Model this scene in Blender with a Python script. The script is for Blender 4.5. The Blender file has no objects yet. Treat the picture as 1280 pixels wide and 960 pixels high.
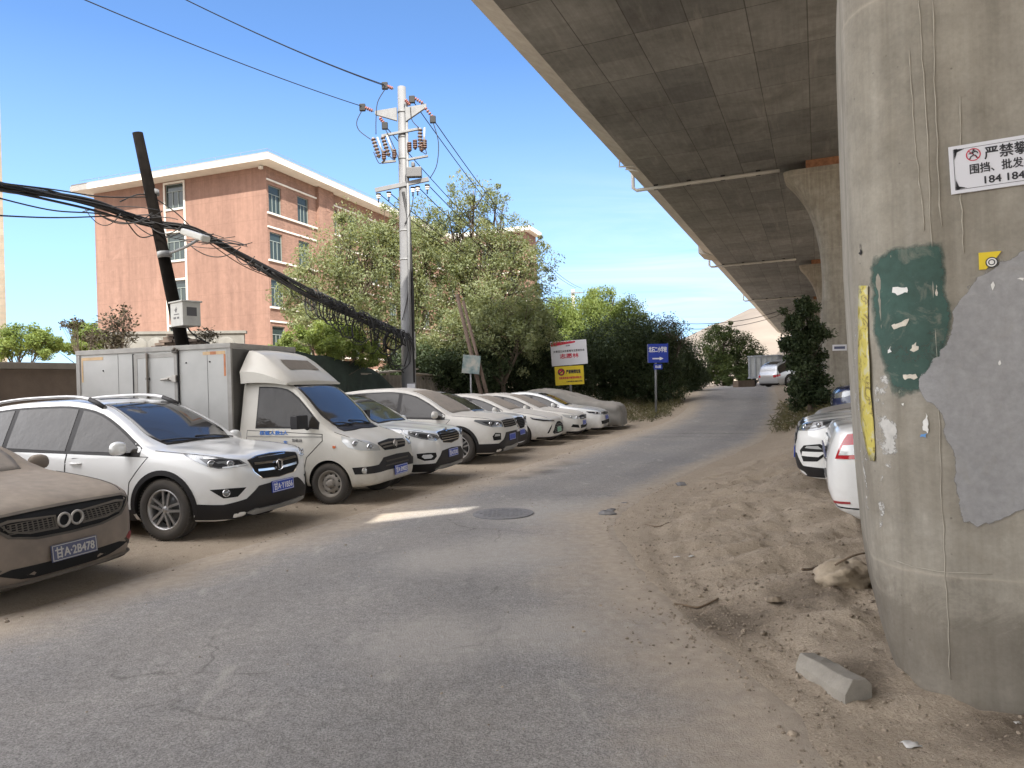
import bpy, bmesh, math, random
import numpy as np
from mathutils import Vector, Matrix, geometry
from mathutils.bvhtree import BVHTree

random.seed(7)
RNG = np.random.RandomState(11)
R = math.radians
scene = bpy.context.scene
COL = scene.collection
PI = math.pi

# ------------------------------------------------------------------ frame of the place
EYE = 1.7
AX = R(23.5)                       # azimuth of the viaduct / parking row
SA, CA = math.sin(AX), math.cos(AX)
FPX = 880.0
ROLL = R(1.7)

def ST(s, t, z=0.0):
    return Vector((s * SA + t * CA, s * CA - t * SA, z))

def to_st(x, y):
    return x * SA + y * CA, x * CA - y * SA

def at(u, v, Y):
    du, dv = u - 640.0, v - 481.0
    a = du * math.cos(ROLL) - dv * math.sin(ROLL)
    b = du * math.sin(ROLL) + dv * math.cos(ROLL)
    return Vector((a / FPX * Y, Y, EYE - b / FPX * Y))

def ray(u, v):
    p = at(u, v, 1.0) - Vector((0, 0, EYE))
    return p.normalized()

def sstep(x):
    x = np.clip(x, 0, 1)
    return x * x * (3 - 2 * x)

def hz(s, t):
    s = np.asarray(s, float); t = np.asarray(t, float)
    s0 = 22.0 + 0.9 * np.clip(-t - 5, 0, 9)
    return 1.05 * sstep((s - s0) / 20.0)

def gz(x, y):
    s, t = to_st(x, y)
    return float(hz(s, t))

def on_ground(u, v):
    z = 0.0
    for _ in range(12):
        d = ray(u, v)
        k = (z - EYE) / d.z
        p = Vector((0, 0, EYE)) + d * k
        z = gz(p.x, p.y)
    return Vector((p.x, p.y, z))

def pchip(tab):
    xs = np.array([p[0] for p in tab], float); ys = np.array([p[1] for p in tab], float)
    h = np.diff(xs); dl = np.diff(ys) / h
    m = np.zeros(len(xs))
    m[0], m[-1] = dl[0], dl[-1]
    for i in range(1, len(xs) - 1):
        if dl[i - 1] * dl[i] > 0:
            w1, w2 = 2 * h[i] + h[i - 1], h[i] + 2 * h[i - 1]
            m[i] = (w1 + w2) / (w1 / dl[i - 1] + w2 / dl[i])
    def f(x):
        x = np.clip(np.asarray(x, float), xs[0], xs[-1])
        i = np.clip(np.searchsorted(xs, x, side='right') - 1, 0, len(h) - 1)
        u = (x - xs[i]) / h[i]
        return ((2*u**3 - 3*u**2 + 1) * ys[i] + (u**3 - 2*u**2 + u) * h[i] * m[i]
                + (-2*u**3 + 3*u**2) * ys[i+1] + (u**3 - u**2) * h[i] * m[i+1])
    return f

bank_h = pchip([(-50, 0), (4.8, 0), (6.5, .05), (8.1, .12), (10.2, .22), (13, .28), (18, .45), (25, .6), (60, .6)])

_lat = np.random.RandomState(5).rand(256, 256)
def vnoise(x, y):
    x = np.asarray(x, float); y = np.asarray(y, float)
    xi = np.floor(x).astype(int); yi = np.floor(y).astype(int)
    fx = x - xi; fy = y - yi
    fx = fx * fx * (3 - 2 * fx); fy = fy * fy * (3 - 2 * fy)
    g = lambda a, b: _lat[a % 256, b % 256]
    return ((g(xi, yi) * (1 - fx) + g(xi + 1, yi) * fx) * (1 - fy)
            + (g(xi, yi + 1) * (1 - fx) + g(xi + 1, yi + 1) * fx) * fy) - 0.5

# ------------------------------------------------------------------ mesh builder
class MB:
    def __init__(self):
        self.v = []; self.f = []; self.m = []; self.s = []
    def add(self, vs, fs, m=0, smooth=False, mat=None):
        b = len(self.v)
        if mat is not None:
            vs = [mat @ Vector(p) for p in vs]
        self.v.extend([tuple(p) for p in vs])
        for f in fs:
            self.f.append(tuple(i + b for i in f)); self.m.append(m); self.s.append(smooth)
        return self
    def box(self, x0, x1, y0, y1, z0, z1, m=0, mat=None):
        vs = [(x0,y0,z0),(x1,y0,z0),(x1,y1,z0),(x0,y1,z0),(x0,y0,z1),(x1,y0,z1),(x1,y1,z1),(x0,y1,z1)]
        return self.add(vs, [(0,3,2,1),(4,5,6,7),(0,1,5,4),(1,2,6,5),(2,3,7,6),(3,0,4,7)], m, False, mat)
    def tube(self, pts, r, n=8, m=0, cap=True, smooth=True):
        pts = [Vector(p) for p in pts]
        rs = r if isinstance(r, (list, tuple)) else [r] * len(pts)
        vs = []; fs = []
        ref = None
        for i, p in enumerate(pts):
            a = pts[max(i - 1, 0)]; b = pts[min(i + 1, len(pts) - 1)]
            d = (b - a)
            d = d.normalized() if d.length > 1e-9 else Vector((0, 0, 1))
            if ref is None:
                ref = Vector((0, 0, 1)) if abs(d.z) < 0.9 else Vector((1, 0, 0))
            x = (ref - d * ref.dot(d))
            if x.length < 1e-6:
                ref = Vector((0.3, 1, 0.2)); x = (ref - d * ref.dot(d))
            x.normalize()
            y = d.cross(x); ref = x
            for k in range(n):
                a2 = 2 * PI * k / n
                vs.append(p + (x * math.cos(a2) + y * math.sin(a2)) * rs[i])
        for i in range(len(pts) - 1):
            for k in range(n):
                fs.append((i*n+k, i*n+(k+1) % n, (i+1)*n+(k+1) % n, (i+1)*n+k))
        if cap:
            fs.append(tuple(reversed(range(n)))); fs.append(tuple(range((len(pts)-1)*n, len(pts)*n)))
        return self.add(vs, fs, m, smooth)
    def lathe(self, prof, n=32, m=0, mat=None, smooth=True, a0=0, closed=False):
        """prof: (r, y) pairs turned about the local Y axis"""
        vs = []; fs = []
        k = len(prof)
        for i in range(n):
            a = 2 * PI * i / n + a0
            for r, y in prof:
                vs.append((r * math.cos(a), y, r * math.sin(a)))
        for i in range(n):
            j = (i + 1) % n
            for q in range(k if closed else k - 1):
                q2 = (q + 1) % k
                fs.append((i*k+q, i*k+q2, j*k+q2, j*k+q))
        return self.add(vs, fs, m, smooth, mat)
    def prism(self, poly, f0, f1, m=0, smooth=False):
        """poly 2-D list; f0/f1 map a 2-D point to the two end faces"""
        n = len(poly)
        vs = [f0(p) for p in poly] + [f1(p) for p in poly]
        fs = [tuple(range(n)), tuple(reversed(range(n, 2*n)))]
        for i in range(n):
            j = (i + 1) % n
            fs.append((i, n + i, n + j, j))
        return self.add(vs, fs, m, smooth)
    def grid(self, P, m=0, smooth=True, wrap=False):
        ni = len(P); nj = len(P[0])
        vs = [p for row in P for p in row]; fs = []
        for i in range(ni - 1):
            for j in range(nj if wrap else nj - 1):
                j2 = (j + 1) % nj
                fs.append((i*nj+j, i*nj+j2, (i+1)*nj+j2, (i+1)*nj+j))
        return self.add(vs, fs, m, smooth)
    def sphere(self, c, r, n=12, m=0, sc=(1,1,1)):
        vs = []; fs = []
        h = n // 2
        for i in range(h + 1):
            th = PI * i / h
            for j in range(n):
                ph = 2 * PI * j / n
                vs.append((c[0] + r*sc[0]*math.sin(th)*math.cos(ph), c[1] + r*sc[1]*math.sin(th)*math.sin(ph), c[2] + r*sc[2]*math.cos(th)))
        for i in range(h):
            for j in range(n):
                fs.append((i*n+j, (i+1)*n+j, (i+1)*n+(j+1) % n, i*n+(j+1) % n))
        return self.add(vs, fs, m, True)
    def merge(self, o, m=None, mat=None):
        b = len(self.v)
        self.v.extend([tuple(mat @ Vector(p)) for p in o.v] if mat is not None else o.v)
        for f, mm, s in zip(o.f, o.m, o.s):
            self.f.append(tuple(i + b for i in f)); self.m.append(mm if m is None else m); self.s.append(s)
        return self
    def mirror_y(self):
        o = MB()
        o.v = [(p[0], -p[1], p[2]) for p in self.v]
        o.f = [tuple(reversed(f)) for f in self.f]; o.m = list(self.m); o.s = list(self.s)
        return o
    def mesh(self, name, mats):
        me = bpy.data.meshes.new(name)
        me.from_pydata(self.v, [], self.f)
        for mm in (mats if isinstance(mats, (list, tuple)) else [mats]):
            me.materials.append(mm)
        me.polygons.foreach_set('material_index', self.m)
        me.polygons.foreach_set('use_smooth', self.s)
        me.update()
        return me
    def build(self, name, mats, parent=None, bevel=0, fix=False, auto=None):
        me = self.mesh(name, mats)
        if fix:
            bm = bmesh.new(); bm.from_mesh(me)
            bmesh.ops.remove_doubles(bm, verts=bm.verts, dist=1e-5)
            bmesh.ops.recalc_face_normals(bm, faces=bm.faces)
            bm.to_mesh(me); bm.free()
        o = link(name, me, parent)
        if bevel:
            md = o.modifiers.new('bev', 'BEVEL'); md.width = bevel; md.segments = 2
            md.limit_method = 'ANGLE'; md.angle_limit = R(35)
        return o

def link(name, data, parent=None):
    o = bpy.data.objects.new(name, data)
    COL.objects.link(o)
    if parent is not None:
        o.parent = parent
    return o

def tag(o, label=None, cat=None, group=None, kind=None):
    if label: o['label'] = label
    if cat: o['category'] = cat
    if group: o['group'] = group
    if kind: o['kind'] = kind
    return o

def thing(name, label, cat, loc=(0, 0, 0), rz=0.0, group=None):
    o = link(name, None)
    o.location = loc; o.rotation_euler = (0, 0, rz)
    o.empty_display_size = 0.2
    return tag(o, label, cat, group)

def copy_tree(o, parent=None):
    c = o.copy(); COL.objects.link(c)
    if parent is not None: c.parent = parent
    for ch in list(o.children):
        copy_tree(ch, c)
    return c

# ------------------------------------------------------------------ materials
def new_mat(name):
    m = bpy.data.materials.new(name); m.use_nodes = True
    nt = m.node_tree
    return m, nt, nt.nodes['Principled BSDF']

def N(nt, typ, **kw):
    n = nt.nodes.new(typ)
    for k, v in kw.items():
        if k in n.inputs: n.inputs[k].default_value = v
        else: setattr(n, k, v)
    return n

def L(nt, a, b): nt.links.new(a, b)

def noise(nt, scale, detail=4, rough=0.55, vec=None, dist=0.0):
    n = N(nt, 'ShaderNodeTexNoise'); n.inputs['Scale'].default_value = scale
    n.inputs['Detail'].default_value = detail; n.inputs['Roughness'].default_value = rough
    n.inputs['Distortion'].default_value = dist
    if vec is not None: L(nt, vec, n.inputs['Vector'])
    return n.outputs['Fac']

def ramp(nt, fac, stops):
    r = N(nt, 'ShaderNodeValToRGB')
    els = r.color_ramp.elements
    while len(els) < len(stops): els.new(0.5)
    for e, (p, c) in zip(els, stops):
        e.position = p
        e.color = (c[0], c[1], c[2], 1) if isinstance(c, (tuple, list)) else (c, c, c, 1)
    L(nt, fac, r.inputs['Fac'])
    return r.outputs['Color']

def mixc(nt, fac, a, b, mode='MIX'):
    m = N(nt, 'ShaderNodeMix'); m.data_type = 'RGBA'; m.blend_type = mode
    for sock, val in ((m.inputs[0], fac), (m.inputs[6], a), (m.inputs[7], b)):
        if isinstance(val, (int, float)): sock.default_value = val
        elif isinstance(val, (tuple, list)): sock.default_value = (val[0], val[1], val[2], 1)
        else: L(nt, val, sock)
    return m.outputs[2]

def mth(nt, op, a, b=None, clamp=False):
    m = N(nt, 'ShaderNodeMath'); m.operation = op; m.use_clamp = clamp
    for s, v in ((m.inputs[0], a), (m.inputs[1], b)):
        if v is None: continue
        if isinstance(v, (int, float)): s.default_value = v
        else: L(nt, v, s)
    return m.outputs[0]

def objco(nt):
    return N(nt, 'ShaderNodeTexCoord').outputs['Object']

def bump(nt, bs, h, strength=0.3, dist=0.02):
    b = N(nt, 'ShaderNodeBump'); b.inputs['Strength'].default_value = strength; b.inputs['Distance'].default_value = dist
    L(nt, h, b.inputs['Height']); L(nt, b.outputs['Normal'], bs.inputs['Normal'])
    return b

DUST = (0.33, 0.275, 0.215)
def mat(name, col, rough=0.5, metal=0.0, var=0.0, vscale=3.0, bmp=0.0, bscale=60.0, dust=0.0, coat=0.0, ior=None, spec=None, grime=0.0):
    m, nt, b = new_mat(name)
    b.inputs['Roughness'].default_value = rough; b.inputs['Metallic'].default_value = metal
    b.inputs['Base Color'].default_value = (*col, 1)
    if coat:
        b.inputs['Coat Weight'].default_value = coat; b.inputs['Coat Roughness'].default_value = 0.06
    if ior: b.inputs['IOR'].default_value = ior
    if spec is not None: b.inputs['Specular IOR Level'].default_value = spec
    cur = None
    co = objco(nt) if (var or bmp or dust) else None
    if var:
        f = noise(nt, vscale, 6, 0.6, co)
        cur = ramp(nt, f, [(0.3, tuple(c * (1 - var) for c in col)), (0.7, tuple(min(1, c * (1 + var)) for c in col))])
        L(nt, cur, b.inputs['Base Color'])
    if bmp:
        bump(nt, b, noise(nt, bscale, 4, 0.6, co), bmp, 0.01)
    if dust:
        g = N(nt, 'ShaderNodeNewGeometry')
        sx = N(nt, 'ShaderNodeSeparateXYZ'); L(nt, g.outputs['Normal'], sx.inputs[0])
        up = mth(nt, 'MAXIMUM', sx.outputs['Z'], 0.0)
        n1 = noise(nt, 2.3, 7, 0.65, co)
        f = mth(nt, 'ADD', mth(nt, 'MULTIPLY', mth(nt, 'POWER', up, 0.8), 0.75), mth(nt, 'MULTIPLY', n1, 0.5))
        f = mth(nt, 'MULTIPLY', f, dust, clamp=True)
        if grime:                                  # road dirt thrown up along the sills and bumpers
            oz = N(nt, 'ShaderNodeSeparateXYZ'); L(nt, co, oz.inputs[0])
            gz_ = ramp(nt, oz.outputs['Z'], [(.18, 1.0), (.80, 0.0)])
            gn = ramp(nt, noise(nt, 5, 8, .7, co), [(.38, 0.0), (.72, 1.0)])
            f = mth(nt, 'ADD', f, mth(nt, 'MULTIPLY', mth(nt, 'MULTIPLY', gz_, gn), grime), clamp=True)
        dn = ramp(nt, noise(nt, 9, 6, 0.6, co), [(0.3, tuple(c * 0.85 for c in DUST)), (0.7, tuple(c * 1.12 for c in DUST))])
        c2 = mixc(nt, f, cur if cur is not None else col, dn)
        L(nt, c2, b.inputs['Base Color'])
        r2 = mth(nt, 'ADD', mth(nt, 'MULTIPLY', f, 0.75), rough, clamp=True)
        L(nt, r2, b.inputs['Roughness'])
        if coat:
            L(nt, mth(nt, 'MULTIPLY', mth(nt, 'SUBTRACT', 1.0, f), coat, clamp=True), b.inputs['Coat Weight'])
    return m

M = {}
M['white'] = mat('white_paint', (0.78, 0.78, 0.76), 0.28, coat=1.0, dust=0.10, grime=.38)
M['white_dusty'] = mat('white_paint_dusty', (0.74, 0.73, 0.69), 0.38, coat=0.4, dust=0.55, grime=.45)
M['white_van'] = mat('cream_paint', (0.62, 0.60, 0.54), 0.40, coat=0.35, dust=0.36, var=0.06, vscale=2, grime=.55)
M['brown_dirty'] = mat('dirty_brown_paint', (0.17, 0.135, 0.11), 0.5, coat=0.15, dust=0.80, var=.25, vscale=1.6, grime=.6)
M['navy'] = mat('navy_paint', (0.012, 0.02, 0.07), 0.3, coat=0.8)
M['grey_paint'] = mat('grey_paint', (0.30, 0.30, 0.29), 0.4, metal=0.3, coat=0.5, dust=0.5)
M['silver_paint'] = mat('silver_paint', (0.5, 0.52, 0.54), 0.35, metal=0.5, coat=0.5)
M['glass'] = mat('dark_glass', (0.036, 0.036, 0.037), 0.04, ior=1.75, bmp=.03, bscale=1.6, dust=.03)
M['glass_side'] = mat('side_glass', (0.030, 0.027, 0.024), 0.04, ior=1.45, bmp=.55, bscale=4.0, dust=.06)
M['glass_dusty'] = mat('dusty_glass', (0.06, 0.06, 0.058), 0.25, dust=0.75, ior=1.6)
M['plastic'] = mat('black_plastic', (0.012, 0.012, 0.014), 0.5, dust=0.07, spec=.3)
M['plastic_dusty'] = mat('dusty_plastic', (0.05, 0.047, 0.043), 0.65, dust=0.5)
M['void'] = mat('dark_void', (0.008, 0.008, 0.008), 0.9)
M['chrome'] = mat('chrome', (0.75, 0.75, 0.76), 0.15, metal=1.0)
M['chrome_dusty'] = mat('dusty_chrome', (0.42, 0.40, 0.37), 0.42, metal=0.6, dust=0.35)
M['alloy'] = mat('alloy', (0.55, 0.55, 0.55), 0.35, metal=0.9, dust=0.2)
M['alloy_dark'] = mat('dark_alloy', (0.16, 0.16, 0.16), 0.45, metal=0.7)
M['steel_rim'] = mat('steel_rim', (0.33, 0.31, 0.28), 0.5, metal=0.4, dust=0.4)
M['tyre'] = mat('tyre_rubber', (0.035, 0.033, 0.031), 0.85, dust=0.28, bmp=0.2, bscale=90)
M['lamp'] = mat('headlamp', (0.20, 0.21, 0.22), 0.08, metal=0.35, coat=1.0)
M['lamp_dark'] = mat('headlamp_dark', (0.03, 0.032, 0.036), 0.08, coat=1.0)
M['lamp_clear'] = mat('headlamp_clear', (0.52, 0.53, 0.52), 0.12, metal=0.25, coat=1.0, dust=0.1)
M['lamp_white'] = mat('lamp_white', (0.72, 0.74, 0.76), 0.15, metal=0.2, coat=0.6)
M['tail_red'] = mat('tail_lamp_red', (0.42, 0.012, 0.02), 0.12, coat=1.0)
M['orange'] = mat('orange_lens', (0.55, 0.12, 0.02), 0.25, coat=0.6)
M['red_fog'] = mat('red_lens', (0.30, 0.02, 0.03), 0.3, dust=0.25)
M['plate'] = mat('blue_plate', (0.01, 0.055, 0.42), 0.35)
M['plate_dusty'] = mat('dusty_blue_plate', (0.07, 0.085, 0.17), 0.6, dust=0.35)
M['plate_ink'] = mat('plate_white', (0.8, 0.8, 0.8), 0.5)
M['plate_ink_d'] = mat('plate_white_dusty', (0.5, 0.48, 0.44), 0.6)
M['skid'] = mat('skid_silver', (0.40, 0.40, 0.39), 0.45, metal=0.4, dust=0.25)
M['interior'] = mat('interior', (0.03, 0.03, 0.03), 0.8)

# ------------------------------------------------------------------ text
def text_mesh(body, size, depth=0.002, bold=0.0, sx=1.0, spacing=1.0):
    c = bpy.data.curves.new('t', 'FONT'); c.body = body; c.size = size
    c.align_x = 'CENTER'; c.align_y = 'CENTER'; c.extrude = depth; c.offset = bold
    c.space_character = spacing; c.resolution_u = 3
    o = bpy.data.objects.new('t', c); COL.objects.link(o)
    bpy.context.view_layer.update()
    dg = bpy.context.evaluated_depsgraph_get()
    me = bpy.data.meshes.new_from_object(o.evaluated_get(dg))
    xs = [v.co.x for v in me.vertices]; ys = [v.co.y for v in me.vertices]
    if xs:
        cx = (min(xs) + max(xs)) / 2; cy = (min(ys) + max(ys)) / 2
        for v in me.vertices:
            v.co.x = (v.co.x - cx) * sx; v.co.y -= cy
    bpy.data.objects.remove(o); bpy.data.curves.remove(c)
    return me

def add_text(name, body, size, material, parent, mtx, width=None, bold=0.0, depth=0.0015):
    """mtx maps local x right, y up, z outward"""
    me = text_mesh(body, size, depth, 0.0)
    if width:
        xs = [v.co.x for v in me.vertices]; w = max(xs) - min(xs)
        for v in me.vertices: v.co.x *= width / w
    if bold:                                   # thicken the strokes with shifted copies
        bm = bmesh.new(); bm.from_mesh(me)
        for dx, dy in ((bold, 0), (-bold, 0), (0, bold), (0, -bold)):
            b2 = me.copy(); b2.transform(Matrix.Translation((dx, dy, depth*.12*(dx/bold + 2*dy/bold)*.3))); bm.from_mesh(b2); bpy.data.meshes.remove(b2)
        bm.to_mesh(me); bm.free()
    me.transform(mtx); me.materials.clear(); me.materials.append(material)
    return link(name, me, parent)

def frame_mtx(origin, xdir, ydir):
    x = Vector(xdir).normalized(); y = Vector(ydir); y = (y - x * y.dot(x)).normalized(); z = x.cross(y)
    m = Matrix((x, y, z)).transposed().to_4x4(); m.translation = Vector(origin)
    return m

# ------------------------------------------------------------------ conforming patches
def cdt(poly, res):
    pts = []
    n = len(poly)
    for i in range(n):
        a = Vector(poly[i]); b = Vector(poly[(i + 1) % n])
        k = max(1, int(math.ceil((b - a).length / res)))
        for j in range(k): pts.append(a.lerp(b, j / k))
    ring = len(pts)
    x0 = min(p.x for p in pts); x1 = max(p.x for p in pts); y0 = min(p.y for p in pts); y1 = max(p.y for p in pts)
    P = [(p.x, p.y) for p in pts]
    def inside(x, y):
        c = False; j = ring - 1
        for i in range(ring):
            if (P[i][1] > y) != (P[j][1] > y) and x < (P[j][0]-P[i][0])*(y-P[i][1])/(P[j][1]-P[i][1]) + P[i][0]: c = not c
            j = i
        return c
    gx = np.arange(x0 + res * 0.5, x1, res); gy = np.arange(y0 + res * 0.5, y1, res)
    for x in gx:
        for y in gy:
            if inside(x, y) and min((x-p[0])**2 + (y-p[1])**2 for p in P) > (0.45 * res)**2:
                pts.append(Vector((x, y)))
    vs, es, fs, *_ = geometry.delaunay_2d_cdt(pts, [], [list(range(ring))], 1, 1e-6)
    return vs, fs

def conform(poly, res, rayfn, bvh, off=0.005, depth=0.01, m=0):
    """poly 2-D; rayfn(a,b)->(origin, dir). Returns MB lying `off` proud of the surface, with a skirt `depth` into it"""
    vs, fs = cdt(poly, res)
    top = []; low = []
    for p in vs:
        o, d = rayfn(p[0], p[1])
        loc, nor, idx, dist = bvh.ray_cast(o, d)
        if loc is None:
            loc, nor, idx, dist = bvh.find_nearest(o + d * 1.0)
            if loc is None: loc = o + d
        nn = -d if nor is None else (nor if nor.dot(d) < 0 else -nor)
        q = (nn * 0.6 - d * 0.4).normalized()
        top.append(loc + q * off); low.append(loc - q * depth)
    mb = MB()
    nv = len(top)
    cnt = {}
    ff = []
    for f in fs:
        a, b, c = top[f[0]], top[f[1]], top[f[2]]
        nrm = (b - a).cross(c - a)
        o, d = rayfn(vs[f[0]][0], vs[f[0]][1])
        g = tuple(f) if nrm.dot(d) < 0 else tuple(reversed(f))
        ff.append(g)
        for i in range(3):
            e = (g[i], g[(i + 1) % 3]); k = (min(e), max(e))
            cnt.setdefault(k, []).append(e)
    mb.add(top, ff, m, True)
    if depth > 0:
        b0 = len(mb.v)
        bound = [e[0] for e in cnt.values() if len(e) == 1]
        idx = {}
        for e in bound:
            for i in e:
                if i not in idx:
                    idx[i] = (len(mb.v), len(mb.v) + 1); mb.v.append(tuple(top[i])); mb.v.append(tuple(low[i]))
        for a, b in bound:
            mb.f.append((idx[b][0], idx[a][0], idx[a][1], idx[b][1])); mb.m.append(m); mb.s.append(False)
    return mb
# ------------------------------------------------------------------ vehicles
def cr(p0, p1, p2, p3, t):
    return 0.5 * ((2*p1) + (-p0+p2)*t + (2*p0-5*p1+4*p2-p3)*t*t + (-p0+3*p1-3*p2+p3)*t*t*t)

def outset(poly, w):
    n = len(poly)
    ar = sum(poly[i][0]*poly[(i+1) % n][1] - poly[(i+1) % n][0]*poly[i][1] for i in range(n))
    sg = 1 if ar > 0 else -1
    out = []
    for i in range(n):
        a = Vector(poly[i-1]); b = Vector(poly[i]); c = Vector(poly[(i+1) % n])
        e1 = (b - a).normalized() if (b-a).length > 1e-9 else Vector((1, 0)); e2 = (c - b).normalized() if (c-b).length > 1e-9 else e1
        n1 = Vector((e1.y, -e1.x)) * sg; n2 = Vector((e2.y, -e2.x)) * sg
        nn = n1 + n2
        nn = nn.normalized() if nn.length > 1e-6 else n1
        out.append(tuple(b + nn * w / max(0.5, nn.dot(n1))))
    return out

def arc(cx, cz, r, a0, a1, n=14):
    return [(cx + r * math.cos(R(a0 + (a1 - a0) * i / n)), cz + r * math.sin(R(a0 + (a1 - a0) * i / n))) for i in range(n + 1)]

class Car:
    """A lofted body. Local frame: +X forward with the nose at x = 0, +Y left, z up; d = -x."""
    def __init__(self, sp, root, paint):
        self.sp = sp; self.root = root; self.paint = paint
        self.L = sp['L']; self.W = sp['W']
        self.fz = pchip(sp['zt']); self.fb = pchip(sp['zb']); self.fw = pchip(sp['hw']); self.fs = pchip(sp['belt'])
        self.tum = sp.get('tum', 0.42)
        self.us = np.linspace(0, 1, sp.get('ring', 43))
        self.wheels = sp['wheels']; self.r = sp['r']
        self.make_body()
    def half(self, d, us):
        w = self.W / 2 * float(self.fw(d)); zt = float(self.fz(d)); zb = float(self.fb(d))
        zs = min(float(self.fs(d)), zt - 0.012); zs = max(zs, zb + 0.1)
        h = zt - zs
        k = float(sstep((h - 0.06) / 0.22))
        H = zs - zb
        w5 = w * 0.955
        wt = w5 - self.tum * (h - 0.03)
        lo = [(0, zb), (w*0.78, zb), (w*0.95, zb+0.05*min(1, H/0.3)), (w*1.0, zb+H*0.42), (w*0.995, zb+H*0.78), (w5, zs)]
        hood = [(w*0.90, zs+0.55*h), (w*0.80, zs+0.80*h), (w*0.66, zs+0.90*h), (w*0.36, zt-0.012*min(1, h/0.04)), (0, zt)]
        cab = [(w5-self.tum*h*0.5, zs+0.5*h), (wt+0.012, zt-0.075), (wt-0.05, zt-0.022), (wt*0.5, zt-0.004), (0, zt)]
        up = [(a[0]*(1-k)+b[0]*k, a[1]*(1-k)+b[1]*k) for a, b in zip(hood, cab)]
        P = [Vector(p) for p in lo + up]
        P0 = Vector((-P[1].x, P[1].y)); PN = Vector((-P[-2].x, P[-2].y))
        Q = [P0] + P + [PN]
        out = []
        for u in us:
            q = min(u * 10, 9.99999); i = int(q); t = q - i
            p = cr(Q[i], Q[i+1], Q[i+2], Q[i+3], t)
            out.append((max(p.x, 0.0), p.y))
        return out
    def make_body(self):
        sp = self.sp; Lc = self.L
        ds = list(0.32 * np.linspace(0, 1, 13)**1.7) + list(np.linspace(0.32, Lc-0.32, int(sp.get('st', 54))))[1:-1] + list(Lc - 0.32*np.linspace(1, 0, 13)**1.7)
        mb = MB(); rows = []
        n = len(self.us)
        for d in ds:
            hp = self.half(d, self.us)
            row = [(-d, y, z) for y, z in hp] + [(-d, -y, z) for y, z in hp[-2:0:-1]]
            rows.append(row)
        mb.grid(rows, 0, True, wrap=True)
        m = len(rows[0])
        for rr, rev in ((0, False), (len(rows)-1, True)):
            c = np.mean(np.array(rows[rr]), axis=0); b = len(mb.v); mb.v.append(tuple(c))
            for j in range(m):
                a_, b_ = rr*m+j, rr*m+(j+1) % m
                mb.f.append((b, a_, b_) if rev else (b, b_, a_)); mb.m.append(0); mb.s.append(True)
        self.bvh = BVHTree.FromPolygons([Vector(v) for v in mb.v], mb.f)
        me = mb.mesh('body', [self.paint, M['void']])
        bm = bmesh.new(); bm.from_mesh(me)
        bmesh.ops.remove_doubles(bm, verts=bm.verts, dist=1e-5)
        bmesh.ops.recalc_face_normals(bm, faces=bm.faces); bm.to_mesh(me); bm.free()
        o = link('body', me, self.root)
        if self.wheels and not sp.get('nocut'):
            cm = MB()
            for dx in self.wheels:
                for sd in (-1, 1):
                    T = Matrix.Translation((-dx, sd * (self.W/2 - 0.1), self.r + 0.005))
                    ra = self.r * sp.get('arch', 1.13)
                    k = MB(); k.lathe([(0, -0.27), (ra, -0.27), (ra, 0.27), (0, 0.27)], 40, 1, None, False)
                    cm.merge(k, None, T)
            cme = cm.mesh('cut', [self.paint, M['void']])
            bm = bmesh.new(); bm.from_mesh(cme)
            bmesh.ops.remove_doubles(bm, verts=bm.verts, dist=1e-5)
            bmesh.ops.recalc_face_normals(bm, faces=bm.faces); bm.to_mesh(cme); bm.free()
            co = link('cut', cme, self.root)
            md = o.modifiers.new('b', 'BOOLEAN'); md.operation = 'DIFFERENCE'; md.object = co; md.solver = 'EXACT'
            bpy.context.view_layer.update()
            dg = bpy.context.evaluated_depsgraph_get()
            me2 = bpy.data.meshes.new_from_object(o.evaluated_get(dg))
            o.modifiers.clear(); o.data = me2; me2.name = 'body'
            bpy.data.objects.remove(co); bpy.data.meshes.remove(me); bpy.data.meshes.remove(cme)
            me = me2
        me.polygons.foreach_set('use_smooth', [True] * len(me.polygons))
        me.set_sharp_from_angle(angle=R(42))
        self.body = o
    # --- projection frames
    def ray_side(self, d, z): return Vector((-d, -4, z)), Vector((0, 1, 0))
    def ray_wrap(self, q, z):
        th = q / 1.3; c = Vector((-1.3, 0, z)); o = c + Vector((math.cos(th), math.sin(th), 0)) * 4
        return o, (c - o).normalized()
    def ray_rear(self, q, z):
        th = q / 1.3; c = Vector((-self.L + 1.3, 0, z)); o = c + Vector((-math.cos(th), math.sin(th), 0)) * 4
        return o, (c - o).normalized()
    def ray_top(self, d, y): return Vector((-d, y, 4)), Vector((0, 0, -1))
    def mb(self, frame, poly, off=0.006, depth=0.012, res=0.06, m=0):
        return conform(poly, res, getattr(self, 'ray_' + frame), self.bvh, off, depth, m)
    def part(self, name, frame, poly, mat_, off=0.006, res=0.06, parent=None, mirror=False, depth=0.012, seam=False):
        mats = [mat_, M['void']]
        a = self.mb(frame, poly, off, depth, res)
        if seam:
            a.merge(self.mb(frame, outset(poly, 0.009), off * 0.35, 0.004, res, 1))
        o = a.build(name, mats, parent or self.root)
        if mirror:
            o2 = a.mirror_y().build(name, mats, self.mirror_parent if parent else self.root)
            return o, o2
        return o
    mirror_parent = None
    # --- glasshouse
    def top_z(self, d): return float(self.fz(d)) - 0.115
    def dlo(self, d0, d1, dz=0.025, n=10):
        lo = []; hi = []
        for d in np.linspace(d0, d1, n):
            b = float(self.fs(d)) + dz; t = max(self.top_z(d), b + 0.006)
            lo.append((d, b)); hi.append((d, t))
        return lo + hi[::-1]
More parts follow.
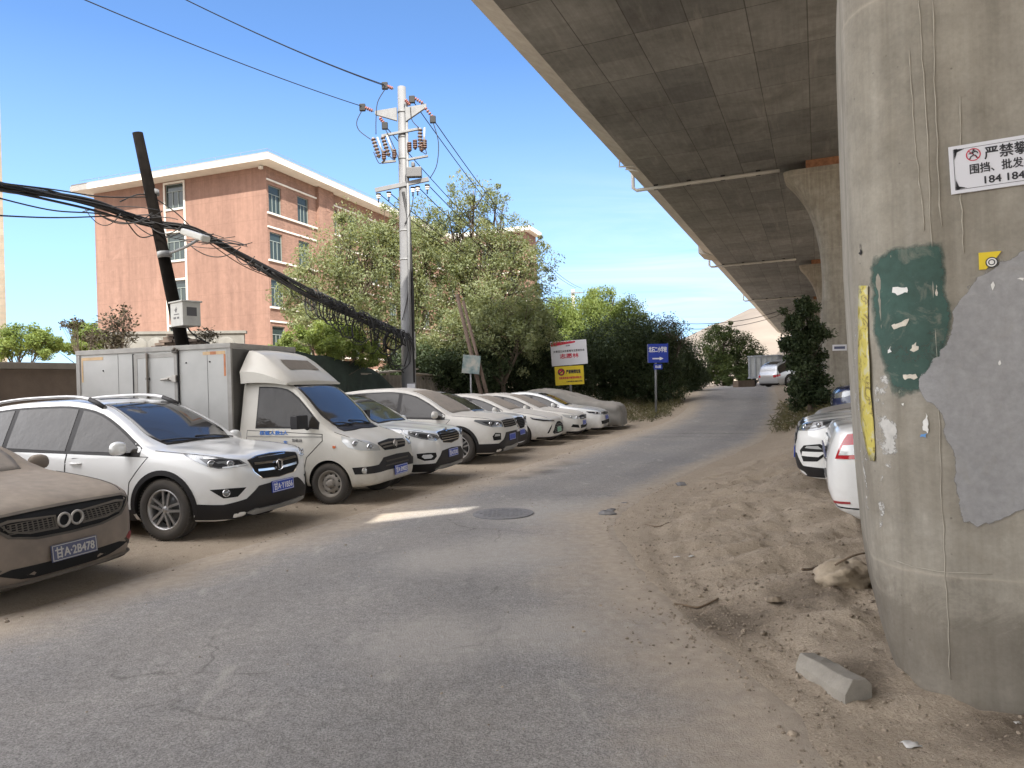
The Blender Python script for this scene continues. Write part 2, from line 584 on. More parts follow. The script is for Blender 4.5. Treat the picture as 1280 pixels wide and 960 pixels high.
    def sub(self, d0, d1, u0, u1, off, nd=14, nu=9, taper=0.0):
        """a sheet on the upper surface between stations, both halves, lifted by off"""
        rows = []
        eps = 1e-3
        for d in np.linspace(d0, d1, nd):
            us = np.linspace(u0, u1, nu)
            hp = self.half(d, us); h2 = self.half(d + eps, us); h3 = self.half(d, us + 1e-3)
            rr = []
            for (y, z), (y2, z2), (y3, z3) in zip(hp, h2, h3):
                p = Vector((-d, y, z)); t1 = Vector((-d-eps, y2, z2)) - p; t2 = Vector((-d, y3, z3)) - p
                nn = t1.cross(t2)
                if nn.length < 1e-12: nn = Vector((0, 0, 1))
                nn.normalize()
                if nn.z < 0: nn = -nn
                rr.append(p + nn * off)
            rows.append([tuple(p) for p in rr] + [(p.x, -p.y, p.z) for p in rr[-2::-1]])
        mb = MB().grid(rows, 0, True)
        # skirt so that the sheet has an edge
        edge = rows[0] + [r[-1] for r in rows[1:]] + rows[-1][-2::-1] + [r[0] for r in rows[-2:0:-1]]
        low = [(p[0], p[1], p[2] - off - 0.012) for p in edge]
        b = len(mb.v); mb.v.extend(edge + low); n = len(edge)
        for i in range(n):
            j = (i + 1) % n
            mb.f.append((b+i, b+j, b+n+j, b+n+i)); mb.m.append(0); mb.s.append(False)
        return mb
    def screen(self, d0, d1, mat_, name='windscreen', u0=0.83):
        return self.sub(d0, d1, u0, 1.0, 0.006).build(name, mat_, self.root, fix=True)
    # --- wheels
    def add_wheels(self, style='five_double', rim=0.66, tw=0.225, rimmat='alloy', skip=()):
        key = wheel_mesh(self.r, rim, tw, style, rimmat)
        for i, dx in enumerate(self.wheels):
            for sd in (-1, 1):
                w = thing('wheel', None, None, (-dx, sd * (self.W/2 - tw/2 - 0.012), self.r)); w.parent = self.root
                w.rotation_euler = (0, RNG.rand() * 6, 0)
                if sd > 0: w.rotation_euler = (0, RNG.rand() * 6, PI)
                link('tyre', key[0], w); link('rim', key[1], w)

_wheels = {}
def wheel_mesh(r, rimf, tw, style, rimmat):
    k = (r, rimf, tw, style, rimmat)
    if k in _wheels: return _wheels[k]
    rr = r * rimf; h = tw / 2
    t = MB()
    t.lathe([(rr, -h*0.84), (rr+0.008, -h*0.93), (rr+(r-rr)*0.45, -h*1.02), (r-0.03, -h*0.97), (r-0.008, -h*0.84), (r, -h*0.6), (r, -h*0.3), (r-0.006, -h*0.28), (r-0.006, -h*0.22), (r, -h*0.2),
             (r, h*0.2), (r-0.006, h*0.22), (r-0.006, h*0.28), (r, h*0.3), (r, h*0.6), (r-0.02, h*0.95), (rr, h*0.84)], 48, 0)
    for i in range(60):
        a = 2*PI*i/60
        T = Matrix.Rotation(-a, 4, 'Y')
        t.box(r-0.004, r+0.0035, -h*0.92, -h*0.62, -0.008, 0.008, 0, T)
    b = MB()
    if style == 'steel':
        b.lathe([(rr+0.004, -h*0.86), (rr-0.008, -h*0.9), (rr-0.02, -h*0.8), (rr-0.03, -h*0.45), (rr-0.05, -h*0.38), (rr*0.62, -h*0.62), (rr*0.45, -h*0.66), (rr*0.36, -h*0.55), (rr*0.30, -h*0.55), (rr*0.28, -h*0.95), (rr*0.2, -h*1.02), (0, -h*1.04)], 40, 0)
        for i in range(10):
            a = 2*PI*i/10; T = Matrix.Rotation(-a, 4, 'Y')
            pl = [(rr*0.74 + rr*0.075*math.cos(q*PI/5), rr*0.115*math.sin(q*PI/5)) for q in range(10)]
            slope = (0.38-0.62)*-h/(rr-0.05-rr*0.62)
            fy = lambda p: -h*0.62 + (p[0]-rr*0.62)*slope - 0.004
            b.prism(pl, lambda p: T @ Vector((p[0], fy(p), p[1])), lambda p: T @ Vector((p[0], fy(p)+0.006, p[1])), 1)
        for i in range(5):
            a = 2*PI*i/5; b.sphere((rr*0.38*math.cos(a), -h*0.62, rr*0.38*math.sin(a)), 0.012, 8, 2)
    else:
        b.lathe([(rr+0.004, -h*0.86), (rr-0.006, -h*0.92), (rr-0.016, -h*0.84), (rr-0.03, -h*0.3), (rr-0.035, h*0.8)], 44, 0)
        b.lathe([(rr-0.03, h*0.1), (0, h*0.1)], 32, 1)
        b.lathe([(rr*0.72, h*0.0), (rr*0.72, -h*0.08), (rr*0.3, -h*0.08), (0, -h*0.1)], 32, 2)       # brake disc
        b.lathe([(rr*0.2, -h*0.2), (rr*0.2, -h*0.7), (rr*0.14, -h*0.78), (0, -h*0.8)], 24, 0)
        n = {'five_double': 5, 'five': 5, 'ten': 10, 'seven': 7}[style]
        for i in range(n):
            T = Matrix.Rotation(-2*PI*i/n, 4, 'Y')
            if style == 'five_double':
                bars = [(0.10, 0.20), (-0.10, -0.20)]; wd = 0.062
            elif style == 'five': bars = [(0, 0)]; wd = 0.16
            else: bars = [(0, 0)]; wd = 0.075
            for i0, i1 in bars:
                pl = [(rr*0.12, rr*(i0*0.9-wd)), (rr*0.96, rr*(i1-wd*0.95)), (rr*0.96, rr*(i1+wd*0.95)), (rr*0.12, rr*(i0*0.9+wd))]
                yf = lambda p: -h*0.76 - h*0.06*(p[0]/rr)
                b.prism(pl, lambda p: T @ Vector((p[0], yf(p), p[1])), lambda p: T @ Vector((p[0], yf(p)+0.03, p[1])), 0)
    tm = t.mesh('tyre', M['tyre']); rm = b.mesh('rim', [M[rimmat], M['void'], M['alloy_dark']])
    _wheels[k] = (tm, rm)
    return _wheels[k]

def mirror_shape(mb, x, y, z, s=1.0, m=0, mb2=None):
    """a door mirror housing on the right side (y<0)"""
    rows = []
    for i in range(9):
        a = PI * i / 8
        rr = max(math.sin(a), 0.02)**0.55
        yy = y - 0.02 - (1 - math.cos(a)) * 0.105 * s
        row = []
        for j in range(16):
            b = 2*PI*j/16
            cx, cz = math.cos(b), math.sin(b)
            row.append((x - 0.05*s + (0.075*s*rr*(abs(cx)**0.7)*(1 if cx > 0 else -0.55)), yy, z + 0.08*s*rr*(abs(cz)**0.8)*(1 if cz > 0 else -1) + 0.012*s*math.sin(a)))
        rows.append(row)
    mb.grid(rows, m, True, wrap=True)

def plate(car, q, z, text, matp, ink, tilt=4, w=0.44, h=0.14, dx=0.022, rear=False):
    o, d = (car.ray_rear if rear else car.ray_wrap)(q, z)
    loc = car.bvh.ray_cast(o, d)[0]
    sx = -1 if rear else 1
    p = MB()
    n = Vector((sx, 0, math.tan(R(tilt)) * 1.0))
    org = loc + Vector((sx * dx, 0, 0))
    T = frame_mtx(org, (0, sx, 0), (-sx*math.sin(R(tilt)), 0, math.cos(R(tilt))))
    p.box(-w/2, w/2, -h/2, h/2, -0.012, 0.0, 0, T)
    e = 0.006
    for x0, x1, y0, y1 in ((-w/2+e, w/2-e, h/2-2*e, h/2-e), (-w/2+e, w/2-e, -h/2+e, -h/2+2*e), (-w/2+e, -w/2+2*e, -h/2+2*e, h/2-2*e), (w/2-2*e, w/2-e, -h/2+2*e, h/2-2*e)):
        p.box(x0, x1, y0, y1, 0.0, 0.0012, 1, T)
    o = p.build('number_plate', [matp, ink], car.root)
    if text:
        add_text('plate_lettering', text, 0.1, ink, o, T @ Matrix.Translation((0, 0, 0.0005)), width=w*0.86, bold=0.0022)
    return o

SUV = dict(L=4.65, W=1.85, H=1.69, r=0.362, wheels=(0.93, 3.63), arch=1.12,
    zt=[(0,.70),(.02,.80),(.06,.88),(.13,.945),(.25,.985),(.5,1.02),(.85,1.055),(1.12,1.085),(1.3,1.18),(1.55,1.335),(1.8,1.475),(2.05,1.585),(2.3,1.645),(2.7,1.685),(3.3,1.675),(3.8,1.635),(4.15,1.56),(4.3,1.43),(4.48,1.12),(4.58,1.0),(4.63,.9),(4.65,.75)],
    zb=[(0,.44),(.03,.32),(.1,.25),(.3,.215),(4.2,.22),(4.5,.29),(4.62,.42),(4.65,.5)],
    hw=[(0,.50),(.03,.63),(.08,.745),(.18,.855),(.35,.935),(.6,.98),(1.0,1),(3.7,1),(4.2,.965),(4.45,.91),(4.58,.83),(4.65,.66)],
    belt=[(0,.60),(.05,.80),(.13,.875),(.3,.92),(.6,.955),(1.1,.985),(2.5,1.02),(4.0,1.07),(4.4,1.0),(4.65,.7)])
SEDAN = dict(L=4.60, W=1.80, H=1.46, r=0.318, wheels=(0.92, 3.56), arch=1.12, tum=0.5,
    zt=[(0,.58),(.02,.66),(.06,.72),(.13,.765),(.28,.815),(.6,.875),(1.0,.93),(1.2,.965),(1.4,1.06),(1.7,1.205),(2.0,1.33),(2.3,1.41),(2.65,1.455),(3.0,1.45),(3.4,1.385),(3.75,1.27),(4.0,1.14),(4.15,1.085),(4.35,1.06),(4.5,1.03),(4.56,.93),(4.6,.74)],
    zb=[(0,.40),(.03,.27),(.1,.20),(.3,.17),(4.2,.19),(4.45,.25),(4.57,.36),(4.6,.45)],
    hw=[(0,.58),(.03,.71),(.08,.81),(.18,.89),(.35,.945),(.6,.98),(1.0,1),(3.6,1),(4.1,.965),(4.4,.91),(4.54,.82),(4.6,.68)],
    belt=[(0,.50),(.05,.66),(.13,.71),(.3,.765),(.6,.82),(1.1,.875),(2.5,.915),(3.8,.97),(4.3,.97),(4.5,.92),(4.6,.65)])

def variant(base, **kw):
    d = dict(base); d.update(kw); return d

def scale_z(tab, k): return [(a, b * k) for a, b in tab]

def side_features(car, suv=True, glass=None, cladding=True, dB=2.38, dF=None, dR=None, doors=True, wm=None, mirror_d=None):
    glass = glass or M['glass_side']
    sp = car.sp
    # front corner of the side glass: where the screen leaves the belt
    ds = np.linspace(0.8, 2.2, 200)
    da = next(d for d in ds if car.top_z(d) > float(car.fs(d)) + 0.06)
    db = next(d for d in np.linspace(car.L - 0.2, 2.8, 200) if car.top_z(d) > float(car.fs(d)) + 0.08)
    if suv: dC = min(db - 0.75, 3.42); db2 = db - 0.12
    else: dC = db - 0.30; db2 = None
    trims = MB()
    # dark frame under all the glass
    whole = car.dlo(da + 0.02, (db2 or dC) , 0.0, 22)
    frame_mb = car.mb('side', outset(whole, 0.028), 0.003, 0.004, 0.09)
    frame_mb.build('window_surround', M['plastic'], car.root); frame_mb.mirror_y().build('window_surround', M['plastic'], car.root)
    sh = float(car.fs(2.4))
    r = car.r
    f, b = car.wheels
    if doors:
        zlo = float(car.fb(2.0)) + (0.17 if suv else 0.10)
        fd = [(f + 0.52, zlo), (dB - 0.01, zlo), (dB - 0.01, sh - 0.005), (da - 0.12, float(car.fs(da)) - 0.02), (f + 0.47, zlo + 0.3)]
        ra = r * 1.24
        rd = [(dB + 0.012, zlo)] + [(b - ra * 0.98, zlo)] + [p for p in arc(b, r, ra, 168, 118, 6) if p[1] > zlo + 0.03] + [(b - ra*0.42, float(car.fs(3.3)) - 0.01), (dB + 0.012, sh - 0.005)]
        for nm, poly, hx in (('door', fd, dB - 0.17), ('door', rd, b - ra*0.42 - 0.10)):
            for sd in (-1, 1):
                a = car.mb('side', poly, 0.005, 0.008, 0.09); a.merge(car.mb('side', outset(poly, 0.010), 0.0015, 0.003, 0.09, 1))
                if sd > 0: a = a.mirror_y()
                do = a.build(nm, [car.paint, M['void']], car.root)
                # handle
                hz_ = sh - 0.12
                o, dd = car.ray_side(hx, hz_); loc = car.bvh.ray_cast(o, dd)[0]
                hm = MB()
                hm.tube([(-hx+0.085, loc.y-0.003, hz_), (-hx+0.06, loc.y-0.032, hz_+.002), (-hx-0.05, loc.y-0.034, hz_+.004), (-hx-0.085, loc.y-0.003, hz_+.004)], [0.011, 0.013, 0.013, 0.011], 8, 0)
                if sd > 0: hm = hm.mirror_y()
                hm.build('door_handle', wm or car.paint, do)
    for d0, d1 in ([(da + 0.05, dB - 0.045), (dB + 0.045, dC - 0.03)] + ([(dC + 0.05, db2 - 0.03)] if db2 else [])):
        a = car.mb('side', car.dlo(d0, d1, 0.03), 0.007, 0.004, 0.08)
        a.build('side_window', glass, car.root); a.mirror_y().build('side_window', glass, car.root)
    if cladding:
        for dx in (f, b):
            ra = r * 1.12
            pl = arc(dx, r + 0.005, ra + 0.055, -8, 188, 26) + arc(dx, r + 0.005, ra - 0.004, 188, -8, 26)
            a = car.mb('side', pl, 0.012, 0.02, 0.05)
            a.build('wheel_arch_trim', M['plastic'], car.root); a.mirror_y().build('wheel_arch_trim', M['plastic'], car.root)
        zl = float(car.fb(2.0)) + 0.012
        pl = [(f + r*1.2, zl), (b - r*1.2, zl), (b - r*1.27, zl + 0.13), (f + r*1.27, zl + 0.13)]
        a = car.mb('side', pl, 0.012, 0.02, 0.09)
        a.build('sill_trim', M['plastic'], car.root); a.mirror_y().build('sill_trim', M['plastic'], car.root)
    # mirrors
    md = mirror_d or da + 0.16
    zz = float(car.fs(md)) + 0.085
    o, dd = car.ray_side(md, zz - 0.06); y0 = car.bvh.ray_cast(o, dd)[0].y
    for sd in (-1, 1):
        mm = MB(); mirror_shape(mm, -md + 0.03, y0 - 0.02, zz, 1.0, 0)
        mm.box(-md-0.05, -md+0.03, y0-0.07, y0+0.03, zz-0.085, zz-0.05, 1)
        if sd > 0: mm = mm.mirror_y()
        mm.build('wing_mirror', [car.paint, M['plastic']], car.root, fix=True)
    return da, db

def lamp_detail(car, q, z, r=0.045, ring='chrome'):
    o, d = car.ray_wrap(q, z); loc = car.bvh.ray_cast(o, d)[0]
    n = -d
    T = frame_mtx(loc + n * 0.004, Vector((0, 0, 1)).cross(n), (0, 0, 1))
    T2 = T @ Matrix.Translation((0, 0, .004)) @ Matrix.Rotation(-PI/2, 4, 'X')
    m = MB()
    m.lathe([(r, 0.01), (r*1.0, -0.008), (r*0.86, -0.012), (r*0.8, -0.004)], 24, 0, T2)
    m.lathe([(r*0.8, -0.004), (r*0.5, -0.012), (0, -0.016)], 24, 1, T2)
    return m

def ring_emblem(car, q, z, r, th, off=0.02):
    o, d = car.ray_wrap(q, z); loc = car.bvh.ray_cast(o, d)[0]
    n = Vector((1, 0, 0.12)).normalized()
    return frame_mtx(loc + n * off, (0, 1, 0), (0, 0, 1))

def bars_on(car, q0, q1, z, hh, off, n=12, m=0, curve=0.0, zend=None):
    """a horizontal bar following the nose"""
    pl_t = []; pl_b = []
    for i in range(n + 1):
        q = q0 + (q1 - q0) * i / n
        zz = z + curve * (((i / n) - 0.5) * 2)**2
        pl_t.append((q, zz + hh)); pl_b.append((q, zz - hh))
    return car.mb('wrap', pl_b + pl_t[::-1], off, 0.014, 0.08, m)

def mq(poly): return [(-q, z) for q, z in reversed(poly)]

def front_lamps(car, poly, mat_='lamp', inner=None, lens=(), strip=None):
    for sd in (-1, 1):
        pl = poly if sd < 0 else mq(poly)
        a = car.mb('wrap', pl, 0.008, 0.01, 0.05)
        h = a.build('headlight', M[mat_], car.root)
        if inner:
            p2 = inner if sd < 0 else mq(inner)
            car.mb('wrap', p2, 0.011, 0.002, 0.05).build('lamp_inset', M['lamp_dark'], h)
        for (q, z, r) in lens:
            lamp_detail(car, q if sd < 0 else -q, z, r).build('lamp_lens', [M['chrome'], M['lamp']], h)
        if strip:
            p3 = strip if sd < 0 else mq(strip)
            car.mb('wrap', p3, 0.013, 0.003, 0.05).build('light_strip', M['lamp_white'], h)

def front_seams(car, zhood, qe):
    pass

def tail_lamps(car, poly, mat_='tail_red'):
    for sd in (-1, 1):
        car.mb('rear', poly if sd < 0 else mq(poly), 0.008, 0.012, 0.06).build('tail_light', M[mat_], car.root)

def bonnet_line(car, d0, d1, off=0.004):
    """shut line of the bonnet: two dark strips, merged as one part"""
    for sd in (-1, 1):
        pts = []
        for i in range(13):
            d = d0 + (d1 - d0) * i / 12
            y, z = car.half(d, [0.62])[0]
            pts.append(Vector((-d, sd * y, z + 0.0005)))
        MB().tube(pts, 0.0045, 5, 0).build('bonnet_seam', M['void'], car.root)

def grille(car, poly, bars, barmat, base='void', hh=0.012, emb=None, qin=None, name='grille'):
    a = car.mb('wrap', poly, 0.006, 0.012, 0.05)
    g = a.build(name, M[base], car.root)
    b = MB()
    for (q0, q1, z, cv) in bars: b.merge(bars_on(car, q0, q1, z, hh, 0.016, 12, 0, cv))
    if bars: b.build('grille_bar', M[barmat], g)
    return g

def bank_z(s, t):
    return float(hz(s, t)) + float(sstep((t - float(tr(s)) - .35) / 2.0) * bank_h(s))

def azrot(az): return R(90 - az)

def new_car(name, label, cat, s, t, az, spec, paint, group=None, dz=0.0):
    p = ST(s, t); p.z = (float(hz(s, t)) if t < -4 else float(np.mean([bank_z(s + a, t + b) for a in (-.8, .8) for b in (1.0, 3.6)]))) + dz
    root = thing(name, label, cat, p, azrot(az), group)
    return Car(spec, root, M[paint])

ROWG = 'vehicles parked in a row along the left of the road'

# ---- the white SUV in front -----------------------------------------------------------
def build_suv_white():
    car = new_car('parked_car', 'clean white SUV with silver roof rails, between the dirty brown car and the box van', 'car', 6.88, -6.2, 107, SUV, 'white', ROWG)
    side_features(car, True, cladding=True, wm=M['white'])
    car.add_wheels('five_double', 0.655, 0.235)
    car.screen(1.17, 2.16, M['glass'])
    sr = car.sub(2.45, 3.55, 0.90, 1.0, 0.004); sr.build('sunroof', M['glass'], car.root, fix=True)
    car.sub(4.2, 4.44, 0.84, 1.0, 0.006).build('rear_window', M['glass'], car.root, fix=True)
    bonnet_line(car, 0.22, 1.1)
    # lower bumper
    lower = [(-1.10, .25), (-.60, .245), (0, .24), (.60, .245), (1.10, .25), (1.06, .435), (.80, .42), (.56, .46), (.38, .585), (0, .60), (-.38, .585), (-.56, .46), (-.80, .42), (-1.06, .435)]
    car.part('bumper_trim', 'wrap', lower, M['plastic'], 0.010, 0.06)
    skid = [(-.56, .30), (-.44, .255), (0, .25), (.44, .255), (.56, .30), (.44, .33), (.36, .315), (0, .30), (-.36, .315), (-.44, .33)]
    car.part('skid_plate', 'wrap', skid, M['skid'], 0.028, 0.06, depth=0.03)
    gp = [(-.30, .665), (.0, .645), (.30, .665), (.43, .76), (.475, .895), (.28, .925), (0, .935), (-.28, .925), (-.475, .895), (-.43, .76)]
    g = grille(car, gp, [(-.42, .42, .835, .012), (-.38, .38, .755, .014)], 'chrome', 'void', 0.013)
    rim_ = [(p[0]*1.04, (p[1]-.79)*1.06+.79) for p in gp]
    e = car.mb('wrap', rim_, 0.003, 0.012, 0.05); e.build('grille_frame', M['chrome'], g)
    T = ring_emblem(car, 0, .79, .07, .01, 0.03)
    em = MB()
    em.lathe([(.072, .012), (.072, -.004), (.062, -.010), (.055, -.002)], 28, 0, T @ Matrix.Rotation(PI/2, 4, 'X') @ Matrix.Scale(1.0, 4))
    em.lathe([(.057, .003), (0, .003)], 24, 1, T @ Matrix.Rotation(PI/2, 4, 'X'))
    for sd in (-1, 1):
        em.prism([(sd*.012, -.045), (sd*.026, -.04), (sd*.05, .038), (sd*.03, .045)], lambda p: T @ Vector((p[0], p[1], 0.0)), lambda p: T @ Vector((p[0], p[1], 0.014)), 0)
    em.build('emblem', [M['chrome'], M['void']], g, fix=True)
    hl = [(-.505, .845), (-.60, .915), (-.80, .955), (-1.02, .985), (-1.22, 1.005), (-1.08, .935), (-.94, .865), (-.84, .835), (-.66, .838)]
    front_lamps(car, hl, 'lamp', [(-.58, .87), (-.62, .908), (-.80, .94), (-1.02, .955), (-.92, .872), (-.84, .848), (-.70, .852)], [(-.90, .895, .044), (-.72, .885, .038)],
                [(-.51, .848), (-.66, .842), (-.80, .838), (-.80, .852), (-.68, .862), (-.55, .866)])
    for sd in (-1, 1):
        fp = [(-.56, .595), (-.66, .50), (-.80, .495), (-.93, .60), (-.75, .605)]
        f = car.mb('wrap', fp if sd < 0 else mq(fp), 0.006, 0.012, 0.05).build('fog_light', M['void'], car.root)
        lamp_detail(car, sd * .775, .555, .043).build('lamp_lens', [M['chrome'], M['lamp']], f)
    plate(car, 0.06, .535, '甘A·Y1B56', M['plate'], M['plate_ink'], tilt=2)
    # roof rails
    for sd in (-1, 1):
        pts = []
        for i in range(17):
            d = 2.05 + 2.1 * i / 16
            y, z = car.half(d, [0.775])[0]
            lift = 0.055 * min(1, min(i, 16 - i) / 2.2)
            pts.append(Vector((-d, sd * (y - 0.01), z + lift + 0.004)))
        rr = MB(); rr.tube(pts, [0.026] * 4 + [0.019] * 10 + [0.026] * 3, 8, 0)
        rl = rr.build('roof_rail', M['alloy'], car.root)
        for k in (0, 14): MB().tube([pts[k], pts[k+1], pts[k+2]] , 0.031, 8, 0).build('rail_end', M['plastic'], rl)
    tail_lamps(car, [(-.62, .92), (-1.1, .95), (-1.12, 1.06), (-.62, 1.05)])
    # wipers
    for y0, y1 in ((0.62, 0.0), (0.05, -0.58)):
        w = MB()
        a = car.bvh.ray_cast(Vector((-1.16, y0, 3)), Vector((0, 0, -1)))[0]; b = car.bvh.ray_cast(Vector((-1.24, y1, 3)), Vector((0, 0, -1)))[0]
        w.tube([a + Vector((0, 0, .02)), a.lerp(b, .5) + Vector((0, 0, .035)), b + Vector((0, 0, .018))], 0.009, 6)
        w.build('wiper', M['plastic'], car.root)
    return car

# ---- the dirty brown sedan -----------------------------------------------------------
def build_sedan_dirty():
    sp = variant(SEDAN, W=1.82, zt=[(a, b + 0.04*min(1, a/0.1)) for a, b in SEDAN['zt']], belt=[(a, b + 0.04) for a, b in SEDAN['belt']],
                 hw=[(0,.57),(.03,.685),(.08,.775),(.18,.865),(.35,.935),(.6,.98),(1.0,1),(3.6,1),(4.1,.965),(4.4,.91),(4.54,.82),(4.6,.68)])
    car = new_car('parked_car', 'brown sedan caked in dust with a double ring badge on its mesh grille', 'car', 4.05, -5.97, 107, sp, 'brown_dirty', ROWG)
    side_features(car, False, M['glass_dusty'], cladding=False)
    car.add_wheels('ten', 0.66, 0.21)
    car.screen(1.25, 2.2, M['glass_dusty'])
    car.sub(3.5, 4.05, 0.84, 1.0, 0.006).build('rear_window', M['glass_dusty'], car.root, fix=True)
    bonnet_line(car, 0.16, 1.1)
    gp = [(-.50, .60), (-.30, .555), (0, .545), (.30, .555), (.50, .60), (.66, .735), (.62, .765), (0, .775), (-.62, .765), (-.66, .735)]
    g = grille(car, gp, [], 'chrome', 'void')
    # dusty outer rim and inner rounded bars
    def loop(outer, inner, off, mt, nm, par):
        poly = outer + [outer[0]] + [inner[0]] + inner[:0:-1]
        n = len(outer); mbq = MB()
        for i in range(n):
            j = (i + 1) % n
            mbq.merge(car.mb('wrap', [outer[i], outer[j], inner[j], inner[i]], off, 0.012, 0.06))
        return mbq.build(nm, mt, par)
    loop([(p[0]*1.03, (p[1]-.66)*1.10+.66) for p in gp], [(p[0]*.985, (p[1]-.66)*.93+.66) for p in gp], 0.014, M['plastic_dusty'], 'grille_frame', g)
    for sd in (-1, 1):
        ip = [(-.14, .61), (-.36, .615), (-.50, .645), (-.56, .705), (-.50, .715), (-.14, .695)]
        ip = ip if sd < 0 else mq(ip)
        cx = sum(p[0] for p in ip)/6; cz = sum(p[1] for p in ip)/6
        loop([(cx+(p[0]-cx)*1.10, cz+(p[1]-cz)*1.32) for p in ip], [(cx+(p[0]-cx)*1.0, cz+(p[1]-cz)*0.95) for p in ip], 0.018, M['plastic_dusty'], 'grille_loop', g)
    # mesh
    for half_ in (-1, 1):
      me_ = MB()
      for i in range(26):
        q = -.54 + 1.08 * i / 25
        if q * half_ < .13: continue
        lo_ = .615 if abs(q) < .4 else .615 + (abs(q) - .4) * .35
        me_.merge(car.mb('wrap', [(q-.006, lo_), (q+.006, lo_), (q+.006, .70), (q-.006, .70)], .010, .004, .05))
      for k in range(5):
        z = .625 + .018 * k
        a_, b_ = sorted((half_ * .14, half_ * .52))
        me_.merge(car.mb('wrap', [(a_, z-.003), (b_, z-.003), (b_, z+.003), (a_, z+.003)], .011, .004, .08))
      me_.build('grille_mesh', M['plastic_dusty'], g)
    em = MB()
    for q in (-.062, .062):
        T = ring_emblem(car, 0, .655, .05, .01, 0.03) @ Matrix.Translation((q, 0, 0)) @ Matrix.Rotation(PI/2, 4, 'X')
        pr = [(.056 + .011*math.cos(a*PI/4), -.004 + .011*math.sin(a*PI/4)) for a in range(8)]
        em.lathe(pr, 32, 0, T, True, closed=True)
    em.build('emblem', M['chrome_dusty'], g, fix=True)
    lp = [(-.42, .245), (-.30, .225), (0, .22), (.30, .225), (.42, .245), (.60, .32), (.50, .345), (.3, .335), (0, .33), (-.3, .335), (-.50, .345), (-.60, .32)]
    car.part('lower_grille', 'wrap', lp, M['void'], 0.006)
    lip = [(-.98, .205), (-.6, .185), (0, .18), (.6, .185), (.98, .205), (.98, .235), (.66, .225), (.3, .20), (0, .198), (-.3, .20), (-.66, .225), (-.98, .235)]
    car.part('bumper_lip', 'wrap', lip, M['plastic_dusty'], 0.035, depth=0.04)
    front_lamps(car, [(-.72, .735), (-.76, .78), (-.95, .81), (-1.15, .83), (-1.05, .76), (-.9, .715)], 'glass_dusty')
    for sd in (-1, 1):
        fp = [(-.56, .355), (-.64, .29), (-.93, .27), (-1.0, .40), (-.72, .42)]
        f = car.mb('wrap', fp if sd < 0 else mq(fp), 0.006, 0.012, 0.05).build('fog_light', M['plastic_dusty'], car.root)
        rp = [(-.58, .365), (-.62, .335), (-.70, .345), (-.70, .405), (-.64, .405)]
        car.mb('wrap', rp if sd < 0 else mq(rp), 0.012, 0.004, 0.05).build('fog_lens', M['red_fog'], f)
    plate(car, 0.02, .395, '甘A·2B478', M['plate_dusty'], M['plate_ink_d'], tilt=6, dx=0.03)
    tail_lamps(car, [(-.60, .84), (-1.1, .86), (-1.12, .98), (-.60, .96)])
    return car

